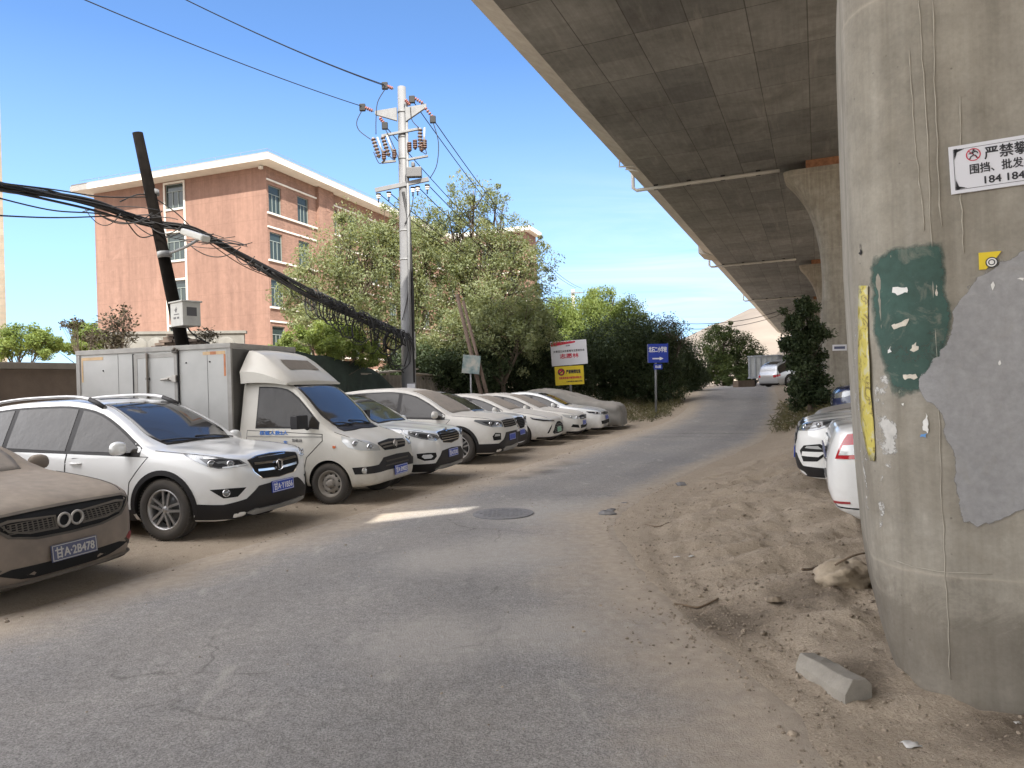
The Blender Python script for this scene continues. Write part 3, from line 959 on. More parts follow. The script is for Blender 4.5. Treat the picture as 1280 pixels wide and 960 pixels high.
# ---- kia-like SUV (behind the van) ----------------------------------------------------
def build_suv_tiger():
    sp = variant(SUV, L=4.45, zt=[(a, b * .985) for a, b in SUV['zt'][:-4]] + [(4.3, 1.1), (4.4, .95), (4.45, .75)], r=.35, wheels=(.9, 3.5),
                 zb=[(0,.44),(.03,.32),(.1,.25),(.3,.215),(4.1,.22),(4.35,.29),(4.45,.5)],
                 hw=[(0,.56),(.03,.70),(.08,.81),(.18,.90),(.35,.955),(.6,.985),(1.0,1),(3.5,1),(4.0,.965),(4.25,.91),(4.4,.83),(4.45,.66)],
                 belt=[(a, b*.985) for a, b in SUV['belt'][:-2]] + [(4.25, 1.0), (4.45, .7)])
    car = new_car('parked_car', 'white SUV with chrome slatted grille and oval fog lamps, next to the box van', 'car', 11.3, -6.15, 107, sp, 'white', ROWG)
    side_features(car, True, cladding=True)
    car.add_wheels('five', 0.66, 0.225)
    car.screen(1.17, 2.16, M['glass'])
    bonnet_line(car, 0.22, 1.1)
    lower = [(-1.08, .25), (-.6, .245), (0, .24), (.6, .245), (1.08, .25), (1.05, .38), (.62, .385), (.42, .58), (0, .60), (-.42, .58), (-.62, .385), (-1.05, .38)]
    car.part('bumper_trim', 'wrap', lower, M['plastic'], 0.010)
    car.part('skid_plate', 'wrap', [(-.62, .27), (0, .25), (.62, .27), (.5, .33), (0, .315), (-.5, .33)], M['skid'], 0.028, depth=.03)
    gp = [(-.34, .72), (0, .69), (.34, .72), (.46, .82), (.43, .90), (.16, .905), (0, .925), (-.16, .905), (-.43, .90), (-.46, .82)]
    g = grille(car, gp, [(-.40, .40, z, .006) for z in (.745, .785, .825, .865)], 'chrome', 'void', .007)
    car.mb('wrap', [(p[0]*1.05, (p[1]-.81)*1.1+.81) for p in gp], 0.003, .012, .05).build('grille_frame', M['chrome'], g)
    em = MB(); T = ring_emblem(car, 0, .925, .05, .01, .02) @ Matrix.Rotation(PI/2, 4, 'X') @ Matrix.Scale(1, 4)
    em.lathe([(.06, 0), (.05, -.012), (0, -.016)], 20, 0, T @ Matrix.Diagonal((1, 1, .55, 1)))
    em.build('emblem', M['chrome'], car.root, fix=True)
    front_lamps(car, [(-.48, .80), (-.52, .86), (-.8, .92), (-1.14, .985), (-1.08, .90), (-.85, .815), (-.62, .765)], 'lamp', [(-.55, .82), (-.80, .895), (-1.0, .92), (-.84, .835), (-.63, .79)], [(-.72, .845, .042), (-.90, .88, .036)])
    for sd in (-1, 1):
        fp = [(-.60, .50), (-.66, .445), (-.82, .44), (-.92, .49), (-.93, .565), (-.78, .575), (-.62, .565)]
        f = car.mb('wrap', fp if sd < 0 else mq(fp), 0.007, .012, .05).build('fog_light', M['void'], car.root)
        fp2 = [(-.68, .51), (-.72, .475), (-.82, .475), (-.86, .51), (-.84, .545), (-.72, .545)]
        car.mb('wrap', fp2 if sd < 0 else mq(fp2), 0.012, .004, .05).build('lamp_lens', M['lamp_white'], f)
    plate(car, 0.05, .51, '甘A·37D05', M['plate'], M['plate_ink'], 2)
    return car

def build_suv_dusty():
    sp = variant(SUV, zt=[(a, b + .02*min(1, a/.1)) for a, b in SUV['zt']], r=.37)
    car = new_car('parked_car', 'cream white SUV under a film of dust, with dusty windscreen and big black wheel arch, fourth from the pole', 'car', 14.55, -6.38, 107, sp, 'white_dusty', ROWG)
    car.root['label'] = 'dusty white SUV with greyed windscreen and angular fog lamps, below the steel pole'
    side_features(car, True, cladding=True)
    car.add_wheels('five_double', 0.66, 0.235)
    car.screen(1.17, 2.16, M['glass_dusty'])
    bonnet_line(car, 0.22, 1.1)
    lower = [(-1.10, .25), (-.6, .245), (0, .24), (.6, .245), (1.10, .25), (1.08, .44), (.66, .44), (.50, .52), (.38, .66), (0, .66), (-.38, .66), (-.50, .52), (-.66, .44), (-1.08, .44)]
    car.part('bumper_trim', 'wrap', lower, M['plastic'], 0.010)
    car.part('skid_plate', 'wrap', [(-.5, .31), (-.4, .255), (0, .25), (.4, .255), (.5, .31), (.42, .36), (0, .34), (-.42, .36)], M['skid'], 0.028, depth=.03)
    gp = [(-.44, .77), (0, .76), (.44, .77), (.46, .92), (0, .935), (-.46, .92)]
    grille(car, gp, [(-.43, .43, z, .004) for z in (.80, .845, .89)], 'plastic_dusty', 'void', .008)
    front_lamps(car, [(-.49, .79), (-.50, .90), (-.8, .945), (-1.10, .965), (-1.14, .94), (-.96, .85), (-.80, .80)], 'lamp', [(-.55, .81), (-.57, .885), (-.8, .92), (-.98, .92), (-.88, .85), (-.77, .82)], [(-.66, .855, .04), (-.82, .875, .04)])
    for sd in (-1, 1):
        fp = [(-.60, .515), (-.78, .51), (-.80, .60), (-.74, .675), (-.60, .66)]
        f = car.mb('wrap', fp if sd < 0 else mq(fp), 0.007, .012, .05).build('fog_light', M['void'], car.root)
        f2 = [(-.63, .60), (-.76, .595), (-.74, .65), (-.63, .64)]
        car.mb('wrap', f2 if sd < 0 else mq(f2), 0.011, .004, .05).build('lamp_lens', M['lamp_clear'], f)
    plate(car, 0.05, .54, None, M['plate'], M['plate_ink'], 2)
    return car

def build_suv_small():
    sp = variant(SUV, L=4.4, W=1.8, wheels=(.88, 3.5), r=.34, zt=[(a, b * .955) for a, b in SUV['zt'][:-4]] + [(4.28, 1.05), (4.37, .93), (4.4, .72)],
                 zb=[(0,.42),(.03,.3),(.1,.24),(.3,.205),(4.1,.21),(4.3,.29),(4.4,.48)],
                 hw=[(0,.6),(.03,.74),(.08,.83),(.18,.90),(.35,.95),(.6,.985),(1.0,1),(3.5,1),(4.0,.965),(4.2,.91),(4.35,.83),(4.4,.66)],
                 belt=[(a, b*.95) for a, b in SUV['belt'][:-2]] + [(4.2, .95), (4.4, .66)])
    car = new_car('parked_car', 'white crossover whose windscreen mirrors the blue sky, set back behind the dusty SUV', 'car', 16.5, -6.95, 107, sp, 'white', ROWG)
    side_features(car, True, cladding=True)
    car.add_wheels('five', 0.66, 0.215)
    car.screen(1.17, 2.16, M['glass'])
    bonnet_line(car, 0.22, 1.1)
    gp = [(-.26, .60), (0, .59), (.26, .60), (.40, .74), (.42, .86), (0, .88), (-.42, .86), (-.40, .74)]
    g = grille(car, gp, [(-.36, .36, z, 0) for z in (.66, .70, .74, .78, .82)], 'plastic', 'void', .006)
    v = MB()
    for sd in (-1, 1):
        p = [(-.46, .86), (-.42, .74), (-.28, .61), (-.20, .61), (-.34, .75), (-.38, .86)]
        v.merge(car.mb('wrap', p if sd < 0 else mq(p), .018, .014, .05))
    v.build('grille_frame', M['chrome'], g)
    front_lamps(car, [(-.50, .78), (-.50, .86), (-.8, .90), (-1.08, .93), (-.98, .84), (-.80, .76), (-.66, .79)], 'lamp', None, [(-.68, .83, .038)])
    car.part('bumper_trim', 'wrap', [(-1.05, .24), (0, .23), (1.05, .24), (1.0, .40), (.55, .42), (.35, .53), (-.35, .53), (-.55, .42), (-1.0, .40)], M['plastic'], 0.010)
    plate(car, 0.05, .50, None, M['plate'], M['plate_ink'], 2)
    return car

def build_sedan_ev():
    sp = variant(SEDAN, L=4.7, zt=[(0,.60),(.02,.68),(.06,.735),(.13,.775),(.28,.83),(.6,.90),(1.0,.965),(1.2,1.0),(1.4,1.09),(1.7,1.23),(2.0,1.35),(2.3,1.43),(2.65,1.48),(3.0,1.48),(3.4,1.43),(3.9,1.28),(4.2,1.15),(4.5,1.08),(4.62,1.0),(4.67,.9),(4.7,.72)],
                 zb=[(0,.38),(.03,.26),(.1,.20),(.3,.17),(4.3,.19),(4.55,.25),(4.67,.36),(4.7,.45)],
                 hw=[(0,.62),(.03,.74),(.08,.83),(.18,.90),(.35,.95),(.6,.98),(1.0,1),(3.7,1),(4.2,.965),(4.5,.91),(4.64,.82),(4.7,.68)],
                 belt=[(0,.52),(.05,.68),(.13,.73),(.3,.79),(.6,.84),(1.1,.90),(2.5,.94),(3.9,1.0),(4.4,.98),(4.6,.92),(4.7,.65)])
    car = new_car('parked_car', 'white sedan with slim headlights and a large pointed dark grille, dust on its bonnet', 'car', 18.75, -6.75, 107, sp, 'white_dusty', ROWG)
    side_features(car, False, cladding=False)
    car.add_wheels('ten', 0.68, 0.215)
    car.screen(1.25, 2.2, M['glass_dusty'])
    bonnet_line(car, 0.16, 1.1)
    gp = [(-.52, .32), (0, .30), (.52, .32), (.60, .37), (.40, .56), (.18, .63), (0, .64), (-.18, .63), (-.40, .56), (-.60, .37)]
    g = grille(car, gp, [(-.50, .50, .36, 0), (-.48, .48, .41, 0), (-.44, .44, .46, 0), (-.38, .38, .51, 0), (-.30, .30, .56, 0)], 'alloy_dark', 'void', .006)
    for sd in (-1, 1):
        p = [(-.74, .345), (-.78, .35), (-.70, .50), (-.62, .59), (-.66, .50)]
        car.mb('wrap', p if sd < 0 else mq(p), .008, .01, .05).build('air_vent', M['void'], car.root)
    front_lamps(car, [(-.42, .655), (-.46, .70), (-.8, .745), (-1.16, .80), (-1.1, .74), (-.85, .68)], 'lamp_dark', None, [], [(-.46, .685), (-.47, .70), (-.8, .742), (-1.1, .785), (-1.08, .768), (-.8, .722)])
    car.part('bumper_lip', 'wrap', [(-1.0, .20), (0, .185), (1.0, .20), (.98, .25), (.6, .255), (0, .235), (-.6, .255), (-.98, .25)], M['plastic'], 0.015)
    plate(car, 0.0, .42, None, M['plate_green'], M['plate_ink'], 4)
    return car

def build_sedan_mid():
    car = new_car('parked_car', 'white sedan with dusty bonnet and windscreen, two places before the covered car', 'car', 20.75, -6.65, 107, variant(SEDAN, W=1.78), 'white_dusty', ROWG)
    side_features(car, False, cladding=False)
    car.add_wheels('five', 0.66, 0.205)
    car.screen(1.25, 2.2, M['glass_dusty'])
    bonnet_line(car, 0.16, 1.1)
    gp = [(-.44, .60), (0, .59), (.44, .60), (.48, .70), (0, .72), (-.48, .70)]
    grille(car, gp, [(-.44, .44, z, 0) for z in (.63, .665, .695)], 'chrome', 'void', .006)
    front_lamps(car, [(-.50, .61), (-.50, .70), (-.8, .745), (-1.05, .775), (-.98, .69), (-.78, .62)], 'lamp_clear', None, [(-.66, .665, .04), (-.82, .69, .034)])
    car.part('lower_grille', 'wrap', [(-.40, .33), (0, .32), (.40, .33), (.46, .43), (-.46, .43)], M['void'], .006)
    for sd in (-1, 1):
        p = [(-.56, .35), (-.84, .39), (-.80, .47), (-.62, .45)]
        car.mb('wrap', p if sd < 0 else mq(p), .008, .01, .05).build('air_vent', M['void'], car.root)
    car.part('bumper_lip', 'wrap', [(-.95, .20), (0, .19), (.95, .20), (.93, .26), (0, .245), (-.93, .26)], M['plastic'], 0.012)
    plate(car, 0.05, .485, None, M['plate'], M['plate_ink'], 4)
    return car

def build_sedan_last():
    car = new_car('parked_car', 'clean white sedan with clear windscreen and a black slot intake, beside the covered car', 'car', 22.75, -6.5, 107, SEDAN, 'white', ROWG)
    side_features(car, False, cladding=False)
    car.add_wheels('ten', 0.66, 0.205)
    car.screen(1.25, 2.2, M['glass'])
    bonnet_line(car, 0.16, 1.1)
    gp = [(-.46, .64), (0, .635), (.46, .64), (.48, .715), (0, .73), (-.48, .715)]
    grille(car, gp, [(-.46, .46, z, 0) for z in (.665, .70)], 'chrome', 'void', .005)
    front_lamps(car, [(-.49, .645), (-.49, .715), (-.8, .745), (-1.08, .775), (-1.0, .71), (-.8, .655)], 'lamp_dark', None, [(-.66, .69, .034), (-.82, .70, .032)], [(-.50, .65), (-.80, .66), (-.98, .708), (-.94, .712), (-.8, .672), (-.5, .664)])
    car.part('lower_grille', 'wrap', [(-.62, .34), (0, .325), (.62, .34), (.66, .45), (0, .455), (-.66, .45)], M['void'], .006)
    car.part('bumper_lip', 'wrap', [(-.95, .19), (0, .18), (.95, .19), (.93, .225), (0, .21), (-.93, .225)], M['plastic'], 0.012)
    plate(car, 0.05, .54, None, M['plate'], M['plate_ink'], 4)
    return car

# ---- car under a cloth -----------------------------------------------------------------
def build_covered():
    sp = variant(SEDAN, nocut=True, wheels=(), W=1.86, tum=.36,
        zt=[(0,.62),(.03,.76),(.1,.86),(.25,.92),(.6,.97),(1.0,1.03),(1.3,1.11),(1.7,1.25),(2.1,1.38),(2.5,1.47),(2.8,1.5),(3.2,1.48),(3.7,1.36),(4.1,1.22),(4.4,1.13),(4.55,1.0),(4.6,.7)],
        zb=[(0,.14),(4.6,.14)], hw=[(0,.72),(.03,.82),(.1,.89),(.3,.95),(.6,.98),(1,1),(3.6,1),(4.2,.95),(4.5,.86),(4.6,.7)],
        belt=[(0,.55),(.1,.72),(.3,.80),(.6,.85),(1.1,.90),(2.5,.93),(3.8,.98),(4.6,.66)], st=80, ring=61)
    car = new_car('covered_car', 'car hidden under a wrinkled grey cover at the far end of the parked row', 'car', 24.9, -6.45, 107, sp, 'cover', ROWG)
    me = car.body.data
    co = np.empty(len(me.vertices) * 3); me.vertices.foreach_get('co', co); co = co.reshape(-1, 3)
    x, y, z = co[:, 0], co[:, 1], co[:, 2]
    n = vnoise(x*2.2 + y*3 + 9, z*5 + y*2.0)*0.06 + vnoise(x*6 + 30, z*1.5 + y*7)*0.035 + vnoise(x*13 + z*6 + 3, y*11)*0.012
    low = np.clip((0.75 - z) / 0.6, 0, 1)
    n = n + low * np.sin(x*16 + y*14 + 3*vnoise(x*3, y*3)) * 0.02
    nn = np.empty(len(me.vertices) * 3); me.vertices.foreach_get('normal', nn); nn = nn.reshape(-1, 3)
    co += nn * n[:, None]
    co[:, 2] = np.maximum(co[:, 2], 0.03)
    me.vertices.foreach_set('co', co.ravel()); me.update()
    car.body.name = 'car_cover'
    w = MB()
    key = wheel_mesh(.318, .66, .2, 'five', 'alloy')
    for dx in (.92, 3.56):
        for sd in (-1, 1):
            wt = thing('wheel', None, None, (-dx, sd*.74, .318)); wt.parent = car.root
            if sd > 0: wt.rotation_euler = (0, 0, PI)
            link('tyre', key[0], wt); link('rim', key[1], wt)
    return car

M['cover'] = mat('car_cover_cloth', (0.22, 0.215, 0.20), 0.75, var=0.12, vscale=3, bmp=0.25, bscale=30, dust=0.35)
M['plate_green'] = mat('green_plate', (0.18, 0.42, 0.28), 0.4, dust=0.2)
# ------------------------------------------------------------------ box van
M['box_panel'] = mat('box_panel', (0.43, 0.43, 0.415), 0.5, var=0.12, vscale=1.3, bmp=0.08, bscale=8, dust=0.12)
M['box_frame'] = mat('box_frame', (0.30, 0.29, 0.27), 0.55, var=0.15, vscale=6, dust=0.2)
M['box_front'] = mat('box_front', (0.10, 0.098, 0.092), 0.7, var=0.2, vscale=3, dust=0.2)
M['tape'] = mat('faded_marker_tape', (0.52, 0.36, 0.20), 0.6, var=0.15, vscale=9)
M['tape_red'] = mat('faded_red_tape', (0.45, 0.17, 0.07), 0.6, var=0.2, vscale=9)
M['blue_ink'] = mat('blue_lettering', (0.03, 0.17, 0.55), 0.5)
M['dark_ink'] = mat('dark_lettering', (0.05, 0.05, 0.055), 0.5)

def build_van():
    sp = dict(L=2.28, W=1.62, r=.308, wheels=(.72,), arch=1.13, tum=.20, st=34,
        zt=[(0,.66),(.02,.76),(.06,.85),(.12,.905),(.25,.965),(.45,1.035),(.64,1.095),(.78,1.20),(1.0,1.42),(1.2,1.62),(1.36,1.755),(1.5,1.83),(1.7,1.865),(2.0,1.88),(2.25,1.87),(2.28,1.86)],
        zb=[(0,.40),(.03,.31),(.1,.27),(.3,.25),(2.28,.27)],
        hw=[(0,.66),(.03,.80),(.08,.88),(.18,.94),(.35,.975),(.6,.995),(1,1),(2.28,1)],
        belt=[(0,.56),(.06,.76),(.15,.84),(.3,.90),(.6,1.0),(1.0,1.10),(2.28,1.12)])
    car = new_car('box_van', 'dirty cream box van with roof deflector, grey cargo box and blue lettering on its door', 'van', 9.36, -6.07, 107, sp, 'white_van', ROWG)
    root = car.root
    # side glass and doors
    da = next(d for d in np.linspace(.7, 2, 200) if car.top_z(d) > float(car.fs(d)) + .07)
    win = car.dlo(da + .06, 1.98, .05, 12)
    fr = car.mb('side', outset(win, .022), .004, .006, .06)
    dpoly = [(1.17, .40), (2.14, .40), (2.14, 1.11), (da - .02, 1.04), (da - .03, .95), (1.09, .70)]
    hole = None
    for sd in (-1, 1):
        a = car.mb('side', dpoly, .005, .008, .08); a.merge(car.mb('side', outset(dpoly, .010), .0015, .003, .08, 1))
        # raised crease along the waist
        a.merge(car.mb('side', [(da-.02, 1.0), (2.14, 1.02), (2.14, 1.035), (da-.02, 1.015)], .011, .006, .08, 2))
        fm = fr; h = MB()
        o, dd = car.ray_side(1.98, .93); loc = car.bvh.ray_cast(o, dd)[0]
        h.tube([(-1.88, loc.y-.003, .935), (-1.90, loc.y-.035, .935), (-2.03, loc.y-.035, .93), (-2.05, loc.y-.003, .93)], .018, 8)
        g = car.mb('side', win, .008, .004, .06)
        if sd > 0: a = a.mirror_y(); h = h.mirror_y(); g = g.mirror_y(); fm = fr.mirror_y()
        do = a.build('door', [car.paint, M['void'], M['box_frame']], root)
        h.build('door_handle', M['plastic'], do); g.build('side_window', M['glass_side'], do); fm.build('window_surround', M['plastic'], do)
        if sd < 0:
            def onside(d, z, off=.012):
                o, dd = car.ray_side(d, z); p = car.bvh.ray_cast(o, dd)[0]; return Vector((p.x, p.y - off, p.z))
            def txt(s, d, z, size, mt, width=None, rot=0, bold=0.0):
                T = frame_mtx(onside(d, z), (1, 0, 0), (0, 0.12, 1)) @ Matrix.Rotation(R(rot), 4, 'Z')
                add_text('door_lettering', s, size, mt, do, T, width, bold)
            txt('核载人数2人', 1.66, 1.075, .07, M['blue_ink'], .50, 0, .0015)
            txt('智能运', 1.24, .96, .05, M['dark_ink'], .17, 0)
            for i, ch in enumerate('车帮侠服'):
                txt(ch, 1.44 - i * .085, .90 - i * .06 + (0.02 if i == 0 else 0), .08, M['blue_ink'], None, -14 * i, .002)
            txt('总质量', 1.30, .54, .05, M['dark_ink'], .2); txt('1990kg', 1.30, .47, .05, M['dark_ink'], .2)
    # mirrors
    for sd in (-1, 1):
        mm = MB(); mm.box(-.07, .07, -.11, .11, -.10, .10, 0)
        T = Matrix.Translation((-1.08, -.98, 1.24)) @ Matrix.Rotation(R(-12), 4, 'Z')
        mm2 = MB(); mm2.merge(mm, None, T); mm2.tube([(-1.05, -.80, 1.13), (-1.06, -.92, 1.18)], .03, 8)
        if sd > 0: mm2 = mm2.mirror_y()
        mm2.build('wing_mirror', M['plastic'], root, bevel=.03, fix=True)
    car.screen(.70, 1.44, M['glass'], u0=.815)
    bonnet_line(car, .14, .66)
    # wipers and a dark cowl
    car.sub(.60, .71, .80, 1.0, .008, 4, 8).build('cowl', M['plastic'], root, fix=True)
    for y0, y1 in ((.45, -.08), (-.1, -.6)):
        w = MB()
        a = car.bvh.ray_cast(Vector((-.70, y0, 3)), Vector((0, 0, -1)))[0]; b = car.bvh.ray_cast(Vector((-.78, y1, 3)), Vector((0, 0, -1)))[0]
        w.tube([a + Vector((.0, 0, .02)), a.lerp(b, .5) + Vector((.01, 0, .04)), b + Vector((0, 0, .02))], .009, 6)
        w.build('wiper', M['plastic'], root)
    # nose
    gp = [(-.34, .765), (0, .755), (.34, .765), (.46, .865), (.44, .885), (0, .915), (-.44, .885), (-.46, .865)]
    g = grille(car, gp, [(-.42, .42, .86, -.01), (-.38, .38, .815, -.005)], 'plastic_dusty', 'void', .011)
    T = ring_emblem(car, 0, .835, .06, .01, .03); em = MB()
    em.lathe([(.062, .012), (.062, -.004), (.052, -.01), (.046, -.002)], 24, 0, T @ Matrix.Rotation(PI/2, 4, 'X'))
    for sd in (-1, 1):
        em.prism([(sd*.01, -.038), (sd*.022, -.034), (sd*.042, .032), (sd*.025, .038)], lambda p: T @ Vector((p[0], p[1], 0)), lambda p: T @ Vector((p[0], p[1], .012)), 0)
    em.build('emblem', M['chrome_dusty'], g, fix=True)
    front_lamps(car, [(-.47, .775), (-.48, .84), (-.60, .91), (-.86, .985), (-1.0, 1.01), (-1.0, .93), (-.92, .845), (-.78, .80)], 'lamp_clear', None, [(-.66, .845, .05), (-.83, .895, .05)])
    lowp = [(-.62, .475), (-.33, .47), (0, .465), (.33, .47), (.62, .475), (.86, .44), (.90, .54), (.62, .585), (.42, .66), (0, .675), (-.42, .66), (-.62, .585), (-.90, .54), (-.86, .44)]
    lowp = [(-.86, .45), (-.35, .465), (0, .46), (.35, .465), (.86, .45), (.89, .55), (.54, .575), (.42, .665), (0, .68), (-.42, .665), (-.54, .575), (-.89, .55)]
    lg = grille(car, lowp, [(-.36, .36, .60, 0), (-.38, .38, .535, 0)], 'plastic_dusty', 'plastic', .010, name='lower_grille')
    for sd in (-1, 1): lamp_detail(car, sd*.75, .505, .05).build('fog_lamp', [M['chrome_dusty'], M['lamp_clear']], lg)
    for sd in (-1, 1):
        p = [(-1.10, .84), (-1.15, .84), (-1.15, .875), (-1.10, .875)]
        car.mb('wrap', p if sd < 0 else mq(p), .012, .01, .03).build('side_indicator', M['orange'], root)
    plate(car, 0.10, .435, '甘A·3M025', M['plate'], M['plate_ink'], 2, dx=.03)
    # wheels: two front, rear pair under the box
    key = wheel_mesh(.308, .64, .19, 'steel', 'steel_rim')
    for dx in (.72, 3.55):
        for sd in (-1, 1):
            wt = thing('wheel', None, None, (-dx, sd*(.81-.11), .308)); wt.parent = root
            wt.rotation_euler = (0, RNG.rand()*6, PI if sd > 0 else 0)
            link('tyre', key[0], wt); link('rim', key[1], wt)
    for sd in (-1, 1): MB().box(-1.14, -1.12, sd*.72-.10, sd*.72+.10, .16, .50, 0).build('mud_flap', M['plastic'], root)
    # wind deflector on the roof
    dfm = MB(); rows = []
    prof = [(1.42, 1.86, .60), (1.46, 1.915, .64), (1.62, 2.06, .66), (1.80, 2.20, .66), (1.98, 2.31, .65), (2.14, 2.36, .62), (2.22, 2.375, .58)]
    for d, z, wd in prof:
        z0 = float(car.fz(min(max(d, 1.5), 2.25))) - .03
        row = [(-d, -.76, z0), (-d, -.775, z0 + (z-z0)*.35), (-d, -wd-.03, z0 + (z-z0)*.80), (-d, -wd+.05, z-.012), (-d, -.25, z), (-d, 0, z+.006), (-d, .25, z), (-d, wd-.05, z-.012), (-d, wd+.03, z0 + (z-z0)*.80), (-d, .775, z0 + (z-z0)*.35), (-d, .76, z0)]
        rows.append(row)
    back = [(-2.26, p[1]*.99, p[2]) for p in rows[-1]]
    rows.append(back)
    dfm.grid(rows, 0, True)
    dfm.f.append(tuple((len(rows)-1)*11+i for i in range(11))); dfm.m.append(0); dfm.s.append(False)
    dfm.f.append(tuple(reversed(range(11)))); dfm.m.append(0); dfm.s.append(False)
    df = dfm.build('wind_deflector', car.paint, root, fix=True)
    df.data.set_sharp_from_angle(angle=R(28))
    pn = MB(); pn.grid([[(-1.60, -.42, 2.052), (-1.60, .42, 2.052)], [(-1.80, -.38, 2.212), (-1.80, .38, 2.212)]], 0, False)
    pn.build('deflector_panel', M['plastic_dusty'], df)
    # cargo box
    x0, x1 = -5.42, -2.36; hw_ = .84; z0, z1 = .72, 2.45
    bx = MB()
    bx.box(x0, x1, -hw_, hw_, z0, z1, 0)
    cb = bx.build('cargo_box', [M['box_panel']], root)
    fb = MB(); fb.box(x1, x1 + .012, -hw_+.02, hw_-.02, z0+.02, z1-.06, 0); fb.build('front_bulkhead', M['box_front'], cb)
    e = MB(); w_ = .045; k = .018
    for y in (-hw_, hw_):
        sy = -1 if y < 0 else 1
        ya, yb = sorted((y + sy*k, y - sy*.05))
        for xa in (x0 - .012, x1 - .07): e.box(xa, xa + .082, ya, yb, z0 - .02, z1 - .05, 0)
        e.box(x0 - .014, x1 + .014, ya - .004, yb + .004, z1 - .05, z1 + .03, 0)
        e.box(x0 - .014, x1 + .014, ya - .004, yb + .004, z0 - .08, z0 + .02, 0)
    for xa in (x0 - .014, x1 - .06): e.box(xa, xa + .074, -hw_ + .055, hw_ - .055, z1 - .05, z1 + .028, 0)
    e.build('box_frame', M['box_frame'], cb, bevel=.006)
    # side door in the box with frame, bars and latch
    y = -hw_
    s = MB(); s.box(-4.15, -3.42, y - .020, y - .002, z0 + .04, z1 - .15, 0)
    sd_ = s.build('side_door', M['box_panel'], root, bevel=.004)
    s = MB()
    for xa, xb, za, zb_ in ((-4.22, -4.15, z0+.02, z1-.08), (-3.42, -3.35, z0+.02, z1-.08), (-4.15, -3.42, z1-.15, z1-.08), (-4.15, -3.42, z0+.02, z0+.05)):
        s.box(xa, xb, y - .024, y - .001, za, zb_, 0)
    s.box(-3.355, -3.335, y - .03, y - .001, z0 + .02, z1 - .06, 1); s.box(-4.24, -4.222, y - .03, y - .001, z0 + .02, z1 - .07, 1)
    s.build('door_frame', [M['box_frame'], M['plastic']], sd_)
    s = MB(); s.tube([(-3.93, y - .045, z0 + .03), (-3.93, y - .045, z1 - .07)], .018, 8)
    s.box(-3.96, -3.90, y - .05, y - .02, z1-.5, z1-.46); s.box(-3.96, -3.90, y-.05, y-.02, z1-1.2, z1-1.16)
    s.build('lock_rod', M['plastic_dusty'], sd_)
    s = MB(); s.box(-3.56, -3.36, y - .055, y - .02, 1.93, 1.99); s.box(-3.44, -3.36, y - .065, y - .02, 1.90, 2.01); s.tube([(-3.66, y-.05, 1.945), (-3.5, y-.06, 1.955)], .018, 8)
    s.build('latch', M['chrome_dusty'], sd_, bevel=.006)
    s = MB(); s.box(-3.43, -3.33, y-.06, y-.02, z1-.085, z1-.03); s.sphere((-3.38, y-.05, z1-.03), .03, 10)
    s.build('door_lamp', M['plastic_dusty'], cb, bevel=.006)
    for grp in (((x0+.09, x0+.55, z1-.14, z1-.09, 0), (x0+.09, x0+.125, z1-.50, z1-.14, 0)), ((x1-.52, x1-.38, z1-.14, z1-.09, 0), (x1-.38, x1-.27, z1-.14, z1-.09, 1), (x1-.27, x1-.1, z1-.14, z1-.09, 0), (x1-.13, x1-.095, z1-.48, z1-.14, 1))):
        t = MB()
        for xa, xb, za, zb_, mm in grp: t.box(xa, xb, y - .004, y + .001, za, zb_, mm)
        t.build('marker_tape', [M['tape'], M['tape_red']], cb)
    for xx, zz in ((x0+.55, z1-.32), (-3.20, z1-.25), (-2.75, z1-.25), (x0+.5, z1-.75)): MB().sphere((xx, y-.003, zz), .014, 8).build('bolt', M['plastic'], cb)
    for xx in (x0+.86, -2.80): MB().box(xx, xx+.004, y-.003, y, z0+.02, z1-.06).build('panel_joint', M['plastic'], cb)
    # chassis
    c = MB(); c.box(-5.35, -1.2, -.55, -.42, .44, .60); c.box(-5.35, -1.2, .42, .55, .44, .60)
    for xx in (-2.5, -3.3, -4.2, -5.2): c.box(xx, xx + .08, -.80, .80, .60, .70)
    c.box(-2.95, -2.45, -.74, -.4, .32, .56); c.tube([(-3.55, -.75, .308), (-3.55, .75, .308)], .05, 8)
    c.box(-5.40, -5.33, -.78, .78, .36, .46)
    c.build('chassis', M['plastic_dusty'], root)
    return car
# ------------------------------------------------------------------ ground and road
tl = pchip([(-40,-6.2),(0,-5.95),(8,-5.75),(14,-5.6),(21,-5.6),(29,-5.15),(36,-5.8),(42,-6.6),(55,-7.5),(75,-9),(140,-18)])
tr = pchip([(-40,.3),(0,.35),(3.3,-.02),(4.4,-.55),(6,-1.45),(9,-2.45),(12,-2.35),(16,-1.9),(21.5,-1.45),(29,-1.5),(36,-1.9),(42,-2.3),(55,-2.7),(75,-4),(140,-12)])

